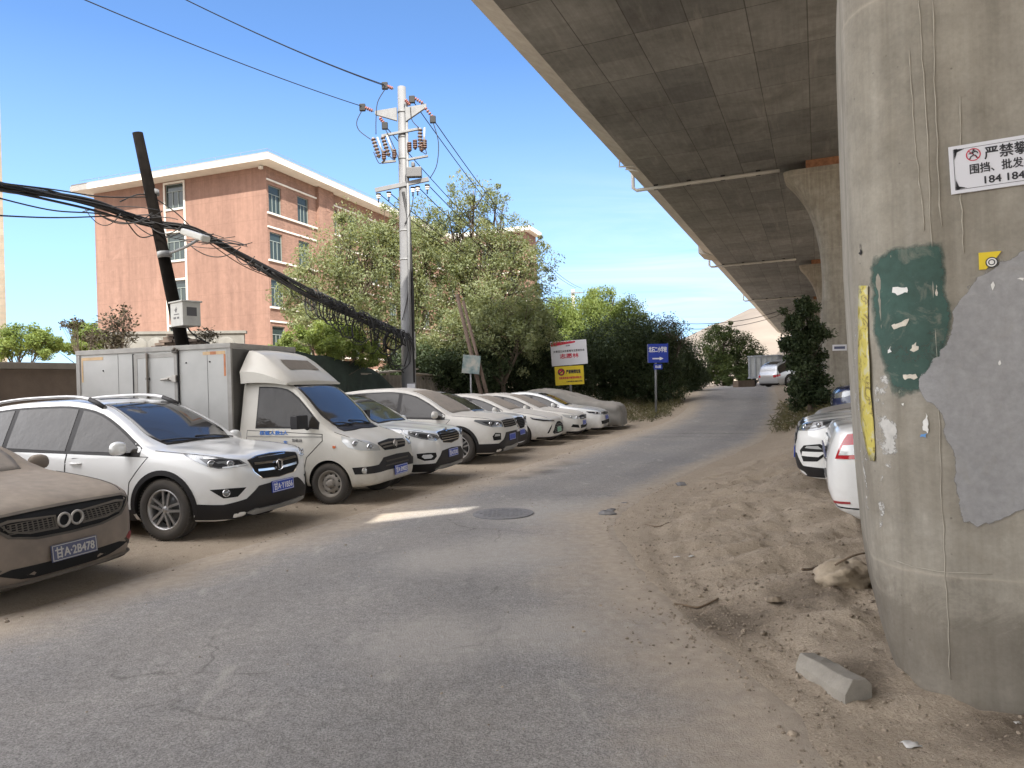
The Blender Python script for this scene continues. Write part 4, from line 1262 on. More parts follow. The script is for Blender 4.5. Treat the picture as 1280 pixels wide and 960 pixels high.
def ground_h(s, t):
    """height of the dirt: the smooth lie of the land plus ruts, ridges and the bank by the bushes"""
    s = np.asarray(s, float); t = np.asarray(t, float)
    x = s*SA + t*CA; y = s*CA - t*SA
    z = hz(s, t)
    L_, R_ = tl(s), tr(s)
    inside = np.clip(np.minimum(t - L_, R_ - t) / 0.45, -1, 1)       # >0 under the asphalt
    verge = sstep((t - R_ - .05) / 1.2) * sstep((s + 4) / 4) * (1 - sstep((s - 24) / 10))
    lump = vnoise(x*.8 + 40, y*2.8 + 7)*0.10 + vnoise(x*1.5 + 3, y*7 + 2)*0.06 + np.abs(vnoise(x*3 + 7, y*8))*-.055 + np.abs(vnoise(x*8, y*15 + 3))*-.035 + vnoise(x*17, y*24)*0.020 + np.maximum(vnoise(x*11 + 2, y*13) - .22, 0)*.16 + .025
    rut = 0.036*np.sin((x*0.35 - y*1.0)*9 + 4*vnoise(x*.8, y*.8)) * sstep((y - 4.5)/2) * (1 - sstep((y - 11)/3))
    z = z + verge * (lump + rut + 0.02)
    tre = (.75 + .25*np.sign(np.sin(s*42)))
    for o_, w_ in ((.42, .10), (.66, .10), (1.55, .12), (1.82, .12)):
        z = z - sstep((s - 3) / 1.5) * (1 - sstep((s - 8.5) / 2.5)) * .028 * tre * np.exp(-((t - R_ - o_ - .18*np.sin(s*.9)) / w_)**2)
    left = sstep((L_ + 0.1 - t) / 1.5)
    z = z + left * (vnoise(x*1.6, y*1.6)*0.03 + vnoise(x*6, y*6)*0.010)
    z = z - 0.035 * sstep(inside + 0.35)
    edge = 1 - np.clip(np.abs(np.minimum(t - L_, R_ - t)) / 0.5, 0, 1)
    z = z + edge * (0.020 * vnoise(x*2.2 + 5, y*2.2) + 0.016*vnoise(x*7 + 1, y*7))
    # rise to the hillside at the right beyond the second pier, and the bank under the bushes at the left
    z = z + 3.2 * sstep((s - 52) / 26) * sstep((t - R_ - 3) / 9)
    z = z + 3.5 * sstep((s - 62) / 10) * sstep((t - R_ + 1.0) / 3)
    z = z + 0.55 * sstep((s - 27) / 6) * sstep((L_ - 1.6 - t) / 1.6) * (1 - 0.0*s)
    bank = sstep((t - R_ - .35) / 2.0) * sstep((s - 4.6) / 2.6)
    z = z + bank * bank_h(s)
    # heap of soil behind the near pier
    z = z + 0.16 * np.exp(-(((s - 5.75)/.55)**2 + ((t - .15)/.6)**2)) + 0.05*np.exp(-(((s-4.6)/.5)**2 + ((t-.4)/.6)**2))
    return z

def lines(a, b, fine):
    """grid lines from a to b: fine = [(lo, hi, step)] ranges, coarser outside"""
    out = [a]; x = a
    while x < b:
        st = None
        for lo, hi, k in fine:
            if lo <= x < hi: st = k; break
        if st is None:
            dist = min(abs(x - lo) if x < lo else abs(x - hi) for lo, hi, k in fine)
            st = max(0.25, min(60, 0.22 * dist + 0.15))
            nxt = [lo for lo, hi, k in fine if lo > x]
            if nxt: st = min(st, max(0.05, min(nxt) - x))
        x += st; out.append(min(x, b))
    return np.array(out)

def stain(nt, co, c, spots, col, amt, nscale=6):
    n = noise(nt, nscale, 8, .7, co)
    f = None
    for p, r in spots:
        v = N(nt, 'ShaderNodeVectorMath'); v.operation = 'DISTANCE'
        fl = N(nt, 'ShaderNodeVectorMath'); fl.operation = 'MULTIPLY'; fl.inputs[1].default_value = (1, 1, 0); L(nt, co, fl.inputs[0])
        L(nt, fl.outputs[0], v.inputs[0]); v.inputs[1].default_value = (p.x, p.y, 0)
        k = mth(nt, 'SUBTRACT', 1.0, mth(nt, 'DIVIDE', v.outputs['Value'], r), clamp=True)
        f = k if f is None else mth(nt, 'MAXIMUM', f, k)
    g = ramp(nt, mth(nt, 'MULTIPLY', f, mth(nt, 'MULTIPLY', n, 2.2)), [(.12, 0.0), (.75, 1.0)])
    return mixc(nt, mth(nt, 'MULTIPLY', g, amt), c, col)

def build_ground():
    m, nt, b = new_mat('dirt')
    co = N(nt, 'ShaderNodeTexCoord').outputs['Object']
    n1 = noise(nt, 0.7, 7, 0.6, co); n2 = noise(nt, 7, 8, 0.7, co); n3 = noise(nt, 70, 5, 0.7, co)
    c = ramp(nt, n1, [(0.3, (.40, .325, .245)), (0.55, (.47, .39, .30)), (0.75, (.53, .45, .355))])
    c = mixc(nt, 0.55, c, ramp(nt, n2, [(0.3, (.32, .26, .195)), (0.6, (.47, .39, .30)), (.8, (.55, .47, .375))]))
    c = mixc(nt, 0.45, c, ramp(nt, n3, [(0.35, (.25, .20, .15)), (0.55, (.46, .38, .29)), (0.75, (.60, .52, .42))]))
    vo = N(nt, 'ShaderNodeTexVoronoi'); vo.inputs['Scale'].default_value = 26; L(nt, co, vo.inputs['Vector'])
    peb = ramp(nt, vo.outputs['Distance'], [(0.05, 1.0), (0.16, 0.0)])
    pm = mth(nt, 'MULTIPLY', peb, ramp(nt, noise(nt, 3, 3, .5, co), [(.5, 0.0), (.62, 1.0)]))
    c = mixc(nt, mth(nt, 'MULTIPLY', pm, 0.6), c, mixc(nt, vo.outputs['Color'], (.10, .085, .07), (.40, .35, .28)))
    # dark leaf mould and debris by the sack, and a damp stain along the pier foot
    c = stain(nt, co, c, [(ST(5.1, -.62), .55), (ST(5.5, -.15), .4), (ST(4.3, .15), .30), (ST(3.9, .9), .5)], (.085, .066, .048), .62)
    L(nt, c, b.inputs['Base Color']); b.inputs['Roughness'].default_value = 0.95
    b.inputs['Specular IOR Level'].default_value = 0.15
    h = mth(nt, 'ADD', mth(nt, 'MULTIPLY', n2, 1.2), mth(nt, 'ADD', mth(nt, 'MULTIPLY', n3, 0.45), mth(nt, 'MULTIPLY', pm, 0.35)))
    bump(nt, b, h, 0.75, 0.045)
    M['dirt'] = m
    S = lines(-70, 900, [(1.5, 13, 0.05), (13, 30, 0.16)]); T = lines(-420, 420, [(-9.5, -5.0, 0.10), (-5.0, -3.0, .2), (-3.0, 4.0, 0.055)])
    SS, TT = np.meshgrid(S, T, indexing='ij')
    Z = ground_h(SS, TT)
    X = SS*SA + TT*CA; Y = SS*CA - TT*SA
    ns, ntt = SS.shape
    V = np.stack([X, Y, Z], -1).reshape(-1, 3)
    idx = np.arange(ns*ntt).reshape(ns, ntt)
    F = np.stack([idx[:-1, :-1], idx[:-1, 1:], idx[1:, 1:], idx[1:, :-1]], -1).reshape(-1, 4)[:, ::-1]
    o = np_mesh('ground', V, F, m, True)
    tag(o, 'brown dusty earth under the road, the parked row and the viaduct', None, kind='structure')

def np_mesh(name, V, F, material, smooth=False, parent=None):
    me = bpy.data.meshes.new(name)
    n, k = F.shape
    me.vertices.add(len(V)); me.vertices.foreach_set('co', np.ascontiguousarray(V, dtype=np.float32).ravel())
    me.loops.add(n*k); me.loops.foreach_set('vertex_index', np.ascontiguousarray(F, dtype=np.int32).ravel())
    me.polygons.add(n); me.polygons.foreach_set('loop_start', np.arange(0, n*k, k, dtype=np.int32))
    try: me.polygons.foreach_set('loop_total', np.full(n, k, dtype=np.int32))
    except Exception: pass
    me.polygons.foreach_set('use_smooth', np.full(n, smooth, dtype=bool))
    me.update(calc_edges=True); me.validate()
    me.materials.append(material)
    return link(name, me, parent)

def build_road():
    m, nt, b = new_mat('asphalt')
    co = N(nt, 'ShaderNodeTexCoord').outputs['Object']
    at_ = N(nt, 'ShaderNodeAttribute'); at_.attribute_name = 'edge'
    e = at_.outputs['Fac']
    fine = noise(nt, 95, 3, 0.75, co); mid = noise(nt, 11, 6, 0.6, co); big = noise(nt, 0.5, 6, 0.6, co)
    base = ramp(nt, fine, [(0.36, (.150, .143, .135)), (0.5, (.275, .262, .247)), (0.66, (.41, .39, .365))])
    base = mixc(nt, 1.0, base, ramp(nt, mid, [(0.3, .86), (0.7, 1.12)]), 'MULTIPLY')
    base = mixc(nt, 1.0, base, ramp(nt, big, [(0.3, (.86, .87, .90)), (0.7, (1.12, 1.09, 1.06))]), 'MULTIPLY')
    # pale worn scuffs
    vo = N(nt, 'ShaderNodeTexNoise'); vo.inputs['Scale'].default_value = 2.6; vo.inputs['Detail'].default_value = 7; vo.inputs['Roughness'].default_value = .6
    mp = N(nt, 'ShaderNodeMapping'); mp.inputs['Rotation'].default_value = (0, 0, R(-24)); mp.inputs['Scale'].default_value = (1.6, .55, 1)
    L(nt, co, mp.inputs['Vector']); L(nt, mp.outputs[0], vo.inputs['Vector'])
    sc = ramp(nt, vo.outputs['Fac'], [(0.60, 0.0), (0.70, 1.0)])
    base = mixc(nt, mth(nt, 'MULTIPLY', sc, 0.5), base, (.46, .43, .385))
    # cracks, two cross joints where the slope begins, and old oil
    w1 = N(nt, 'ShaderNodeTexNoise'); w1.inputs['Scale'].default_value = 1.7; w1.inputs['Detail'].default_value = 5; L(nt, co, w1.inputs['Vector'])
    wv = mixc(nt, .35, co, w1.outputs['Color'])
    v2 = N(nt, 'ShaderNodeTexVoronoi'); v2.feature = 'DISTANCE_TO_EDGE'; v2.inputs['Scale'].default_value = .55; L(nt, wv, v2.inputs['Vector'])
    crk = mth(nt, 'MULTIPLY', ramp(nt, v2.outputs['Distance'], [(0.0, 1.0), (.006, 0.0)]), ramp(nt, noise(nt, .8, 4, .6, co), [(.50, 0.0), (.60, 1.0)]))
    base = mixc(nt, mth(nt, 'MULTIPLY', crk, .55), base, (.05, .047, .043))
    as_ = N(nt, 'ShaderNodeAttribute'); as_.attribute_name = 'along'
    sj = mth(nt, 'ADD', as_.outputs['Fac'], mth(nt, 'MULTIPLY', noise(nt, 1.1, 5, .6, co), .9))
    for s_ in (21.6, 22.9):
        jd = ramp(nt, mth(nt, 'ABSOLUTE', mth(nt, 'SUBTRACT', sj, s_)), [(0.0, 1.0), (.09, 0.0)])
        base = mixc(nt, mth(nt, 'MULTIPLY', jd, .6), base, (.055, .05, .045))
    tr1 = ramp(nt, mth(nt, 'ABSOLUTE', mth(nt, 'SUBTRACT', mth(nt, 'FRACT', mth(nt, 'MULTIPLY', e, .55)), .5)), [(.1, 1.06), (.4, .95)])
    base = mixc(nt, 1.0, base, tr1, 'MULTIPLY')
    base = stain(nt, co, base, [(on_ground(686, 580), .9), (on_ground(662, 590), .8), (on_ground(640, 596), .6)], (.055, .052, .05), .75, 3)
    base = stain(nt, co, base, [(on_ground(700, 640), 1.6), (on_ground(640, 690), 1.2), (on_ground(560, 700), .9), (on_ground(540, 800), .8), (on_ground(680, 790), .7)], (.52, .48, .43), .40, 9)
    # dust drifting in from both edges
    dn = noise(nt, 1.3, 8, 0.62, co); dn2 = noise(nt, 14, 6, .65, co)
    k = mth(nt, 'ADD', mth(nt, 'MULTIPLY', dn, 1.3), mth(nt, 'MULTIPLY', dn2, 0.35))
    f = mth(nt, 'SUBTRACT', mth(nt, 'ADD', k, 0.28), e)
    f = ramp(nt, f, [(0.0, 0.0), (0.42, 0.45), (0.85, 1.0)])
    f2 = mth(nt, 'MULTIPLY', f, mth(nt, 'ADD', 0.66, mth(nt, 'MULTIPLY', fine, 0.6)), clamp=True)
    dcol = ramp(nt, mid, [(0.3, (.38, .312, .24)), (0.7, (.50, .42, .33))])
    c = mixc(nt, f2, base, dcol)
    allover = mth(nt, 'MULTIPLY', dn, 0.42)
    c = mixc(nt, mth(nt, 'SUBTRACT', allover, 0.12, clamp=True), c, (.34, .31, .27))
    L(nt, c, b.inputs['Base Color']); b.inputs['Roughness'].default_value = 0.88; b.inputs['Specular IOR Level'].default_value = 0.3
    bump(nt, b, mth(nt, 'ADD', fine, mth(nt, 'MULTIPLY', mid, .5)), 0.7, 0.012)
    S = lines(-60, 140, [(1.5, 24, 0.12)])
    K = np.linspace(0, 1, 64)
    SS, KK = np.meshgrid(S, K, indexing='ij')
    lo = tl(SS) - 0.25 + 0.18*vnoise(SS*1.7, SS*0 + 3) ; hi = tr(SS) + 0.35 + 0.22*vnoise(SS*1.9, SS*0 + 11)
    TT = lo + (hi - lo) * KK
    Z = hz(SS, TT) + 0.006 + 0.004*vnoise(SS*.9, TT*.9)
    near = (1 - sstep((SS - 8) / 3))
    dl = TT - tl(SS); dr = tr(SS) - TT
    Z = Z - 0.05*np.clip(-np.minimum(dl, dr) / 0.3, 0, 1)
    E_ = np.minimum(dl / (0.85), (dr + .12) / (0.55 + .55*near))
    V = np.stack([SS*SA + TT*CA, SS*CA - TT*SA, Z], -1).reshape(-1, 3)
    idx = np.arange(SS.size).reshape(SS.shape)
    F = np.stack([idx[:-1, :-1], idx[:-1, 1:], idx[1:, 1:], idx[1:, :-1]], -1).reshape(-1, 4)[:, ::-1]
    o = np_mesh('road', V, F, m, True)
    a = o.data.attributes.new('edge', 'FLOAT', 'POINT'); a.data.foreach_set('value', E_.astype(np.float32).ravel())
    a = o.data.attributes.new('along', 'FLOAT', 'POINT'); a.data.foreach_set('value', SS.astype(np.float32).ravel())
    tag(o, 'worn grey asphalt road with dusty edges climbing to a crest', None, kind='structure')

def gh(p): 
    s, t = to_st(p.x, p.y); return float(ground_h(s, t))

def drop(u, v):
    p = on_ground(u, v); p.z = gh(p); return p

# ------------------------------------------------------------------ viaduct
def concrete(name, col, panels=None, stain=0.25, scale=1.0, rough=0.85):
    m, nt, b = new_mat(name)
    co = objco(nt)
    n1 = noise(nt, 0.35*scale, 7, 0.6, co); n2 = noise(nt, 3*scale, 8, 0.65, co); n3 = noise(nt, 40*scale, 4, .6, co)
    c = ramp(nt, n1, [(0.3, tuple(x*(1-stain) for x in col)), (0.7, tuple(x*(1+stain*.6) for x in col))])
    c = mixc(nt, 1.0, c, ramp(nt, n2, [(0.25, .80), (0.7, 1.12)]), 'MULTIPLY')
    c = mixc(nt, 1.0, c, ramp(nt, n3, [(0.3, .93), (0.7, 1.05)]), 'MULTIPLY')
    hgt = mth(nt, 'ADD', n2, mth(nt, 'MULTIPLY', n3, 0.4))
    if panels:
        br = N(nt, 'ShaderNodeTexBrick'); br.offset = 0.0; br.offset_frequency = 2; br.squash = 1
        br.inputs['Scale'].default_value = 1.0; br.inputs['Brick Width'].default_value = panels[0]; br.inputs['Row Height'].default_value = panels[1]
        br.inputs['Mortar Size'].default_value = 0.014; br.inputs['Mortar Smooth'].default_value = 0.2; br.inputs['Bias'].default_value = 0.0
        br.inputs['Color1'].default_value = (.82, .82, .83, 1); br.inputs['Color2'].default_value = (1.12, 1.11, 1.09, 1); br.inputs['Mortar'].default_value = (.45, .44, .42, 1)
        L(nt, co, br.inputs['Vector'])
        c = mixc(nt, 1.0, c, br.outputs['Color'], 'MULTIPLY')
        b2 = N(nt, 'ShaderNodeTexBrick'); b2.offset = 0.0; b2.inputs['Scale'].default_value = 1.0; b2.inputs['Brick Width'].default_value = panels[0]/2; b2.inputs['Row Height'].default_value = panels[1]
        b2.inputs['Mortar Size'].default_value = 0.0; b2.inputs['Bias'].default_value = -0.62
        b2.inputs['Color1'].default_value = (1, 1, 1, 1); b2.inputs['Color2'].default_value = (.55, .55, .56, 1); b2.inputs['Mortar'].default_value = (1, 1, 1, 1)
        L(nt, co, b2.inputs['Vector']); c = mixc(nt, 1.0, c, b2.outputs['Color'], 'MULTIPLY')
        lk = N(nt, 'ShaderNodeMapping'); lk.inputs['Scale'].default_value = (.22, 1.5, 1); L(nt, co, lk.inputs['Vector'])
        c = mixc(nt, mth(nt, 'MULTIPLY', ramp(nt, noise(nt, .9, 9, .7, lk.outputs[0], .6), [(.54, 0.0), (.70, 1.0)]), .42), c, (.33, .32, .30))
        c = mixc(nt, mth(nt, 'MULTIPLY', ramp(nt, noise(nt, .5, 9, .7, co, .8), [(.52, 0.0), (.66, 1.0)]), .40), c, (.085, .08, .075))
        # long wipe marks from the forms
        mp = N(nt, 'ShaderNodeMapping'); mp.inputs['Scale'].default_value = (.5, 9, 1); L(nt, co, mp.inputs['Vector'])
        c = mixc(nt, 1.0, c, ramp(nt, noise(nt, 1.4, 5, .6, mp.outputs[0]), [(.3, .88), (.7, 1.06)]), 'MULTIPLY')
    L(nt, c, b.inputs['Base Color']); b.inputs['Roughness'].default_value = rough; b.inputs['Specular IOR Level'].default_value = 0.25
    bump(nt, b, hgt, 0.35, 0.012)
    return m

SOF = 10.2
T_IN, T_OUT = -6.35, -7.12
T_FAR = 13.4
def build_viaduct(sun):
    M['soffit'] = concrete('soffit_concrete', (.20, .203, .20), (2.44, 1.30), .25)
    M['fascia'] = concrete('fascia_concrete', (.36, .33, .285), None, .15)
    root = thing('viaduct', 'long concrete viaduct deck overhead with panelled underside and pale edge strip', 'viaduct', ST(0, 0, 0), R(90) - AX)
    # local frame: +X along s, +Y towards -t, z up
    s0, s1 = -45.0, 150.0
    top = SOF + 0.95
    # the sunlit slot: its outline on the road, carried up the ray of the sun to the deck
    foot = [to_st(*on_ground(u, v).xy) for u, v in ((458, 655), (478, 643), (600, 633), (575, 641))]
    hs, ht = (sun.x*SA + sun.y*CA)/sun.z, (sun.x*CA - sun.y*SA)/sun.z
    low = [(a + hs*SOF, b_ + ht*SOF) for a, b_ in foot]; upp = [(a + hs*top, b_ + ht*top) for a, b_ in foot]
    mb = MB()
    P = lambda s, t, z: (s, -t, z)
    ta, tb = min(p[1] for p in low) - .5, max(p[1] for p in upp) + .9
    sa, sb = min(p[0] for p in upp) - .8, max(p[0] for p in low) + .8
    ssteps = [s0] + [x for x in np.arange(-40, 150, 10.0) if not (sa - 1 < x < sb + 1)] + [sa, sb, s1]
    ssteps = sorted(set(ssteps))
    for i in range(len(ssteps) - 1):
        a, b_ = ssteps[i], ssteps[i+1]
        for t0, t1 in ((T_IN, ta), (ta, tb), (tb, T_FAR)):
            if (a, b_) == (sa, sb) and t0 == ta:
                continue
            mb.add([P(a, t0, SOF), P(b_, t0, SOF), P(b_, t1, SOF), P(a, t1, SOF)], [(0, 1, 2, 3)], 0)
            mb.add([P(a, t0, top), P(b_, t0, top), P(b_, t1, top), P(a, t1, top)], [(3, 2, 1, 0)], 0)
    # ring of faces round the slot, below and above, and the walls of the slot
    rect = [(sa, ta), (sb, ta), (sb, tb), (sa, tb)]
    def ringfaces(q, z, flip):
        # q in matching order
        c = [min(range(4), key=lambda j: 0) for _ in range(4)]
        vs = [P(*p, z) for p in rect] + [P(*p, z) for p in q]
        tris, es, fs, *_ = geometry.delaunay_2d_cdt([Vector(p) for p in rect + q], [], [[0, 1, 2, 3], [4, 5, 6, 7]], 1, 1e-6), None, None
        vv, ee, ff = tris[0], tris[1], tris[2]
        def inq(x, y):
            cc = False; j = 3
            for i in range(4):
                if (q[i][1] > y) != (q[j][1] > y) and x < (q[j][0]-q[i][0])*(y-q[i][1])/(q[j][1]-q[i][1]) + q[i][0]: cc = not cc
                j = i
            return cc
        out = []
        for f in ff:
            cx = sum(vv[i][0] for i in f)/3; cy = sum(vv[i][1] for i in f)/3
            if not inq(cx, cy): out.append(tuple(f))
        mb.add([P(v[0], v[1], z) for v in vv], out, 0)
    ringfaces(low, SOF, False); ringfaces(upp, top, True)
    for i in range(4):
        j = (i + 1) % 4
        mb.add([P(*low[i], SOF), P(*low[j], SOF), P(*upp[j], top), P(*upp[i], top)], [(0, 1, 2, 3)], 0)
    mb.add([P(s0, T_IN, SOF), P(s0, T_FAR, SOF), P(s0, T_FAR, top), P(s0, T_IN, top)], [(0, 1, 2, 3)], 0)
    mb.add([P(s1, T_IN, SOF), P(s1, T_FAR, SOF), P(s1, T_FAR, top), P(s1, T_IN, top)], [(3, 2, 1, 0)], 0)
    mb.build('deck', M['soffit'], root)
    # edge strip: chamfer, fascia and parapet, in pieces with the movement joint further out
    for side in (0, 1):
        def E(s, k, z):
            t = T_IN - k if side == 0 else T_FAR + k
            return P(s, t, z)
        ei = MB()
        prof = [(0.0, SOF + .002), (T_IN - T_OUT, SOF + .42), (T_IN - T_OUT + .01, SOF + .50), (T_IN - T_OUT, SOF + 1.45), (T_IN - T_OUT - .2, SOF + 1.45), (T_IN - T_OUT - .25, SOF + .96), (0.0, SOF + .945)]
        jn = 53.0
        for a, b_, push in ((s0, jn - 2.6, 0), (jn - 2.58, jn + .2, .30), (jn + .22, s1, 0)):
            r = []
            for s in (a, b_):
                r.append([E(s, k + (push if k > .5 else 0), z - (push*.4 if k > .5 and z < SOF + .6 else 0)) for k, z in prof])
            ei.grid(r, 0, False, wrap=True)
            for q, rev in ((r[0], False), (r[1], True)):
                bq = len(ei.v); ei.v.extend(q); f = tuple(range(bq, bq+len(q)))
                ei.f.append(f if not rev else tuple(reversed(f))); ei.m.append(0); ei.s.append(False)
        ei.build('edge_beam', M['fascia'], root, fix=True)
    # drain pipes: down the edge, then along the soffit to each pier
    for sp in (30.6, 54.3, 80.5):
        d = MB()
        d.tube([P(sp, T_OUT - .10, SOF + .9), P(sp, T_OUT - .10, SOF - .02), P(sp, T_OUT + .05, SOF - .14), P(sp, -1.2, SOF - .14)], .075, 10, 0)
        for k in np.arange(T_OUT + .9, -1.2, 1.4):
            d.box(sp - .02, sp + .02, -k - .09, -k + .09, SOF - .235, SOF + .0, 1)
        d.build('drain_pipe', [M['pvc'], M['plastic']], root)
    br = MB(); br.tube([P(27.4, T_OUT + .15, SOF + .30), P(27.4, T_OUT + .12, SOF + .02), P(27.4, T_IN - .05, SOF - .06), P(28.1, T_IN - .05, SOF - .06), P(28.1, T_OUT + .2, SOF + .1)], .035, 6)
    br.build('pipe_bracket', M['pvc'], root)
    return root

M['pvc'] = mat('drain_pipe_plastic', (.42, .41, .38), .5, var=.08)

pier_left = pchip([(-0.6, .40), (0.0, .36), (.35, .28), (1.1, .225), (1.9, .20), (2.5, .185), (3.9, .18), (5.5, .26), (6.6, .22), (7.4, .10), (8.4, -.18), (9.2, -.62), (9.75, -1.03), (10.19, -1.12)])
PIER_C = 3.0
PIER_S = 4.10
def pier_mesh():
    rows = []
    r = .40; th = 1.9
    zs = list(np.linspace(-.6, .3, 10)) + list(np.linspace(.5, 9.88, 46))
    for z in zs:
        w = PIER_C - float(pier_left(z))
        row = []
        for cx, cy, a0 in ((-r, w - r, 90), (-th + r, w - r, 0)):
            pass
        # plan in (x along s from the front face, y toward -t): rounded rectangle
        pts = []
        for cx, cy, a0 in ((th - r, w - r, 0), (r, w - r, 90), (r, -w + r, 180), (th - r, -w + r, 270)):
            for k in range(9):
                a = R(a0 + 90*k/8)
                pts.append((cx + r*math.cos(a), cy + r*math.sin(a), z))
        rows.append(pts)
    mb = MB().grid(rows, 0, True, wrap=True)
    b = len(mb.v); mb.v.extend(rows[-1]); mb.f.append(tuple(range(b, b + 36))); mb.m.append(0); mb.s.append(False)
    return mb

def pier_material():
    m, nt, b = new_mat('pier_concrete')
    co = objco(nt)
    n1 = noise(nt, 0.6, 7, .6, co); n2 = noise(nt, 5, 8, .65, co); n3 = noise(nt, 45, 5, .6, co)
    c = ramp(nt, n1, [(.3, (.26, .238, .202)), (.55, (.315, .292, .25)), (.75, (.365, .342, .30))])
    mp = N(nt, 'ShaderNodeMapping'); mp.inputs['Scale'].default_value = (3.5, 3.5, .18); L(nt, co, mp.inputs['Vector'])
    st = noise(nt, 1.6, 7, .65, mp.outputs[0])
    c = mixc(nt, 1.0, c, ramp(nt, st, [(.32, (.74, .72, .68)), (.6, (1.05, 1.04, 1.02))]), 'MULTIPLY')
    c = mixc(nt, 1.0, c, ramp(nt, n2, [(.28, .76), (.68, 1.10)]), 'MULTIPLY')
    c = mixc(nt, 1.0, c, ramp(nt, n3, [(.3, .92), (.7, 1.06)]), 'MULTIPLY')
    # casting joints every 2.4 m up and form seams
    sx = N(nt, 'ShaderNodeSeparateXYZ'); L(nt, co, sx.inputs[0])
    def seam(sock, period, off, w):
        f = mth(nt, 'FRACT', mth(nt, 'DIVIDE', mth(nt, 'ADD', sock, off), period))
        d = mth(nt, 'ABSOLUTE', mth(nt, 'SUBTRACT', f, 0.5))
        return ramp(nt, d, [(0.0, 1.0), (w/period, 0.0)])
    wob = mth(nt, 'MULTIPLY', noise(nt, 6, 4, .6, co), .02)
    s1 = seam(mth(nt, 'ADD', sx.outputs['Z'], wob), 3.0, .82, .016)
    c = mixc(nt, mth(nt, 'MULTIPLY', s1, .35), c, (.46, .41, .33))
    blot = ramp(nt, noise(nt, 1.3, 8, .68, co, .5), [(.48, 0.0), (.62, 1.0)])
    c = mixc(nt, mth(nt, 'MULTIPLY', blot, .30), c, (.16, .135, .10))
    pit = N(nt, 'ShaderNodeTexVoronoi'); pit.inputs['Scale'].default_value = 9; L(nt, co, pit.inputs['Vector'])
    c = mixc(nt, mth(nt, 'MULTIPLY', ramp(nt, pit.outputs['Distance'], [(.03, 1.0), (.06, 0.0)]), .6), c, (.10, .09, .075))
    s2 = seam(mth(nt, 'ADD', sx.outputs['Y'], wob), 1.22, .42, .010)
    c = mixc(nt, mth(nt, 'MULTIPLY', s2, .30), c, (.17, .15, .12))
    # splash dirt at the foot and damp dark blotches
    ft = ramp(nt, mth(nt, 'ADD', sx.outputs['Z'], mth(nt, 'MULTIPLY', noise(nt, 2.6, 9, .74, co, .8), -.95)), [(-.25, 1.0), (.16, 0.0)])
    c = mixc(nt, mth(nt, 'MULTIPLY', ft, .42), c, (.07, .056, .042))
    L(nt, c, b.inputs['Base Color']); b.inputs['Roughness'].default_value = .85; b.inputs['Specular IOR Level'].default_value = .25
    bump(nt, b, mth(nt, 'ADD', mth(nt, 'ADD', n2, mth(nt, 'MULTIPLY', n3, .35)), mth(nt, 'MULTIPLY', s1, .3)), .4, .012)
    return m

def ragged(poly, amp, seed, step=6):
    rng = np.random.RandomState(seed); out = []
    n = len(poly)
    for i in range(n):
        a = np.array(poly[i], float); b_ = np.array(poly[(i+1) % n], float)
        k = max(1, int(np.linalg.norm(b_ - a) / step))
        for j in range(k):
            p = a + (b_ - a) * j / k
            out.append(tuple(p + (rng.rand(2) - .5) * amp * (1 if j else .3)))
    return out

